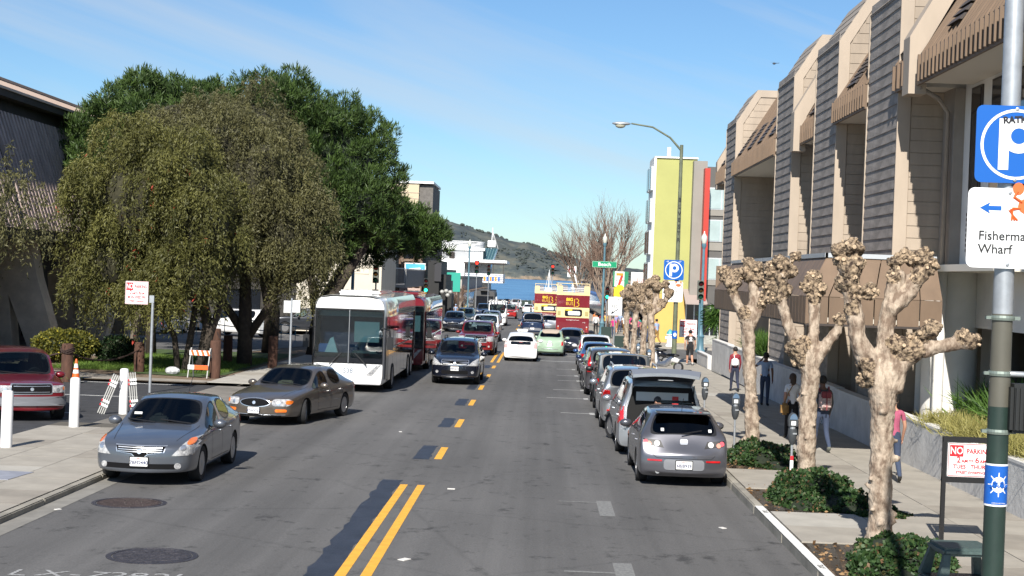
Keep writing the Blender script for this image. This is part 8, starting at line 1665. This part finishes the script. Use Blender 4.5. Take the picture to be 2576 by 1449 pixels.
    n0 = len(full.vertices); vs = [tuple(v_.co) for v_ in full.vertices] + fb.v; fs = [tuple(p.vertices) for p in full.polygons] + [tuple(i + n0 for i in f) for f in fb.f]; mi += [2] * len(fb.f)
    m2 = bpy.data.meshes.new('body'); m2.from_pydata(vs, [], fs); m2.update(); m2.polygons.foreach_set('material_index', mi); m2.polygons.foreach_set('use_smooth', [True] * len(m2.polygons))
    for k in range(5): m2.materials.append(skin1)
    _pm[key] = (m2, hd); return _pm[key]
def person(label, x, y, head, h, pose, shirt, pants, skin=skin1, hair=hair_d, shoe=None, short=False, sleeves=0, build=1.0, female=False, hat=None, z=.15, group=None, hairlong=False, par=True):
    m, hd = person_mesh(pose, build, short, sleeves, female); t = thing('person', label, 'person', (x, y, gz(y) + z), R(head), group); s = h / 1.775; t.scale = (s, s, s)
    o = link('body', m, None, t)
    for k, mt in enumerate((shirt, pants, skin, shoe or M('shoe_dark', (.02, .02, .02), .6), skin if short else pants)): o.material_slots[k].link = 'OBJECT'; o.material_slots[k].material = mt
    key = ('hair', pose, hairlong, bool(hat))
    if key not in _pm:
        c = Vector(hd[0]).lerp(Vector(hd[1]), .65); b = B(); b.ell((c.x, c.y - .018, c.z + .028), (.098, .112, .108), 14, 10)
        if hairlong: b.ell((c.x, c.y - .07, c.z - .07), (.085, .06, .14), 12, 8)
        hm = b.mesh('hair', smooth=True); b = B(); b.ell((c.x, c.y + .10, c.z - .02), (.014, .018, .022), 8, 6); [b.ell((c.x + q * .09, c.y, c.z - .01), (.014, .022, .032), 8, 6) for q in (-1, 1)]; nm = b.mesh('nose_and_ears', smooth=True); b = B(); b.box(c.x - .07, c.x + .07, c.y + .08, c.y + .17, c.z + .03, c.z + .045); cm = b.mesh('cap_brim'); _pm[key] = (hm, nm, cm)
    hm, nm, cm = _pm[key]; link('cap' if hat else 'hair', hm, hat or hair, t); link('nose_and_ears', nm, skin, t)
    if hat: link('cap_brim', cm, hat, t)
    return t
jeans = clothm('jeans', (.035, .05, .09)); blackc = clothm('black', (.012, .012, .014)); whitec = clothm('white', (.72, .71, .70)); redc = clothm('burgundy', (.20, .018, .03)); bluec = clothm('light_blue', (.26, .34, .48)); greyc = clothm('dark_grey', (.06, .06, .065)); purp = clothm('lilac', (.28, .26, .48)); brownc = clothm('brown', (.06, .045, .04)); tanc = clothm('ochre', (.26, .15, .05)); pinkc = clothm('pink_plaid', (.35, .08, .14)); navyc = clothm('navy', (.02, .025, .05)); orangec = clothm('orange', (.60, .18, .04)); tealc = clothm('teal', (.02, .22, .20)); yelc = clothm('yellow', (.60, .45, .05)); magc = clothm('magenta', (.55, .03, .18)); wsh = M('shoe_white', (.6, .6, .6), .6)
person('man in dark grey walking away with a patterned backpack', 6.72, 35.6, 8, 1.78, 'walk', greyc, jeans, skin2, hair_d, M('shoe_grey', (.14, .15, .13), .7), sleeves=1)
bp = thing('backpack', 'white and maroon patterned backpack on the walking man', 'backpack', (6.72, 35.6, gz(35.6) + .15), R(8)); bpm = M('backpack_pattern', (.55, .50, .47), .85, col2=(.36, .18, .16), scale=14, stretch=(1, 1, 3), detail=1)
b = B(); b.box(-.15, .15, -.26, -.10, 1.00, 1.42); b.obj('bag', bpm, bp, bevel=.05); b = B(); b.box(-.12, .12, -.285, -.22, 1.28, 1.44); b.obj('flap', clothm('maroon', (.20, .04, .05)), bp, bevel=.02); b = B(); b.box(-.11, .11, -.30, -.24, 1.06, 1.2); b.obj('pocket', bpm, bp, bevel=.02)
for s in (-1, 1): b = B(); b.tube([(s * .11, -.12, 1.42), (s * .13, -.02, 1.53), (s * .13, .12, 1.44)], .018, 6); b.obj('strap', clothm('maroon'), bp)
b = B(); b.box(-.012, .012, -.306, -.29, 1.0, 1.42); b.obj('centre_strap', clothm('maroon'), bp)
person('woman in a burgundy jumper and black trousers walking away along the wall', 7.45, 57.2, 4, 1.68, 'walk', redc, navyc, skin1, hair_d, sleeves=1, female=True)
b = B(); t = thing('white_backpack', 'small white backpack on the woman in burgundy', 'backpack', (7.45, 57.2, gz(57) + .15), R(4)); b.box(-.17, .08, -.23, -.11, .98, 1.26); b.obj('bag', whitec, t, bevel=.04); b = B(); b.tube([(-.05, -.12, 1.25), (-.06, -.02, 1.38)], .015, 5); b.obj('strap', whitec, t)
person('man in a pale blue T shirt by the wall holding a phone', 7.55, 50.2, -20, 1.76, 'phone', bluec, jeans, skin2, hair_d)
person('woman in a white top half hidden behind the middle pollarded tree', 6.52, 38.6, 5, 1.66, 'walk', whitec, blackc, skin1, hair_b, female=True, hairlong=True)
t = thing('handbag', 'ochre handbag hanging at the side of the woman in white', 'handbag', (6.30, 38.5, gz(38.5) + .15)); b = B(); b.box(-.10, .10, -.14, .10, .62, .92); b.obj('bag', tanc, t, bevel=.05); b = B(); b.tube([(0, 0, .9), (.08, 0, 1.15), (.2, 0, 1.38)], .014, 5); b.obj('strap', tanc, t)
person('person in a pink plaid shirt almost hidden behind the nearest tree trunk', 7.12, 30.2, 0, 1.72, 'walk', pinkc, jeans, skin1, hair_d, sleeves=0)
t = person('man in black shorts and cap with a skull printed on his black T shirt', 7.75, 77.4, 3, 1.80, 'walk', blackc, blackc, skin1, hair_d, wsh, short=True, build=1.25, hat=blackc)
b = B(); b.prism([(.075 * math.cos(a), 1.36 + .075 * math.sin(a)) for a in np.linspace(0, 6.28, 15)[:-1]], 'y', -.165, -.155); b.box(-.035, .035, -.165, -.155, 1.25, 1.31); b.tube([(-.11, -.16, 1.19), (.11, -.16, 1.27)], .012, 5); b.tube([(.11, -.16, 1.19), (-.11, -.16, 1.27)], .012, 5); b.obj('skull_print', whitec, t, loc=(0, .02, 0))
person('man in a brown top bending into the open back of the silver minivan', 2.75, 33.62, 0, 1.74, 'bend', brownc, greyc, skin1, hair_d, sleeves=1, z=0, hat=greyc)
person('man in a white shirt and black trousers on the far corner beside the tour bus', 4.75, 127, 5, 1.78, 'walk', whitec, blackc, skin1, hair_d, sleeves=1)
person('heavy man in a lilac T shirt and ochre shorts near the blue lamp post', 6.55, 130.5, 0, 1.8, 'walk', purp, tanc, skin1, hair_d, wsh, short=True, build=1.35)
rr = random.Random(12); tops = [(greyc, 'dark grey'), (whitec, 'white'), (redc, 'burgundy'), (bluec, 'light blue'), (orangec, 'orange'), (tealc, 'teal'), (yelc, 'yellow'), (magc, 'magenta'), (navyc, 'navy'), (pinkc, 'pink'), (blackc, 'black')]
spots = [(5.6, 136), (6.1, 141), (6.9, 135), (7.4, 139), (7.9, 132), (8.2, 143), (5.4, 147), (6.5, 150), (7.2, 128), (8.0, 122), (7.6, 117), (7.0, 112), (7.9, 110.5), (6.6, 108.5), (8.4, 108), (5.8, 118), (7.9, 151), (6.9, 160)]
for i, (x, y) in enumerate(spots):
    tp = tops[(i * 4 + 2) % 11]; bt = [(jeans, 'jeans'), (blackc, 'black trousers'), (tanc, 'ochre trousers')][i % 3]
    person('pedestrian in %s top and %s in the corner crowd, %s' % (tp[1], bt[1], ['near the sign', 'by the shop'][i % 2]), x, y, rr.uniform(-40, 40) + (180 if i % 3 == 0 else 0), rr.uniform(1.62, 1.82), ['walk', 'stand'][i % 2], tp[0], bt[0], [skin1, skin2][i % 4 == 0], group='pedestrians in the crowd on the far corner')
for i in range(14):
    x = -4 + i * .95 + rr.uniform(-.3, .3); y = 300 + rr.uniform(-14, 20); x = x * 1.0 - 2; tp = tops[(i * 7) % 11]
    person(('distant person in %s at the waterfront railing' if i < 11 else 'distant person in %s at the waterfront, rightmost of two dressed alike') % tp[1], x, y, rr.uniform(0, 360), rr.uniform(1.6, 1.85), 'stand', tp[0], [jeans, blackc][i % 2], group='distant people at the waterfront', z=0)
person('person in dark clothes striding across the street beyond the pickup', -1.1, 190, 80, 1.8, 'walk', navyc, blackc, skin1, sleeves=1, z=0)
person('person in a white shirt crossing before the yellow sports car', -9.5, 200, 60, 1.75, 'stand', whitec, jeans, skin1, z=.15); person('person in a pale blue top near the black crossover on the left', -9.2, 165, 0, 1.7, 'stand', bluec, blackc, skin1, hat=bluec)
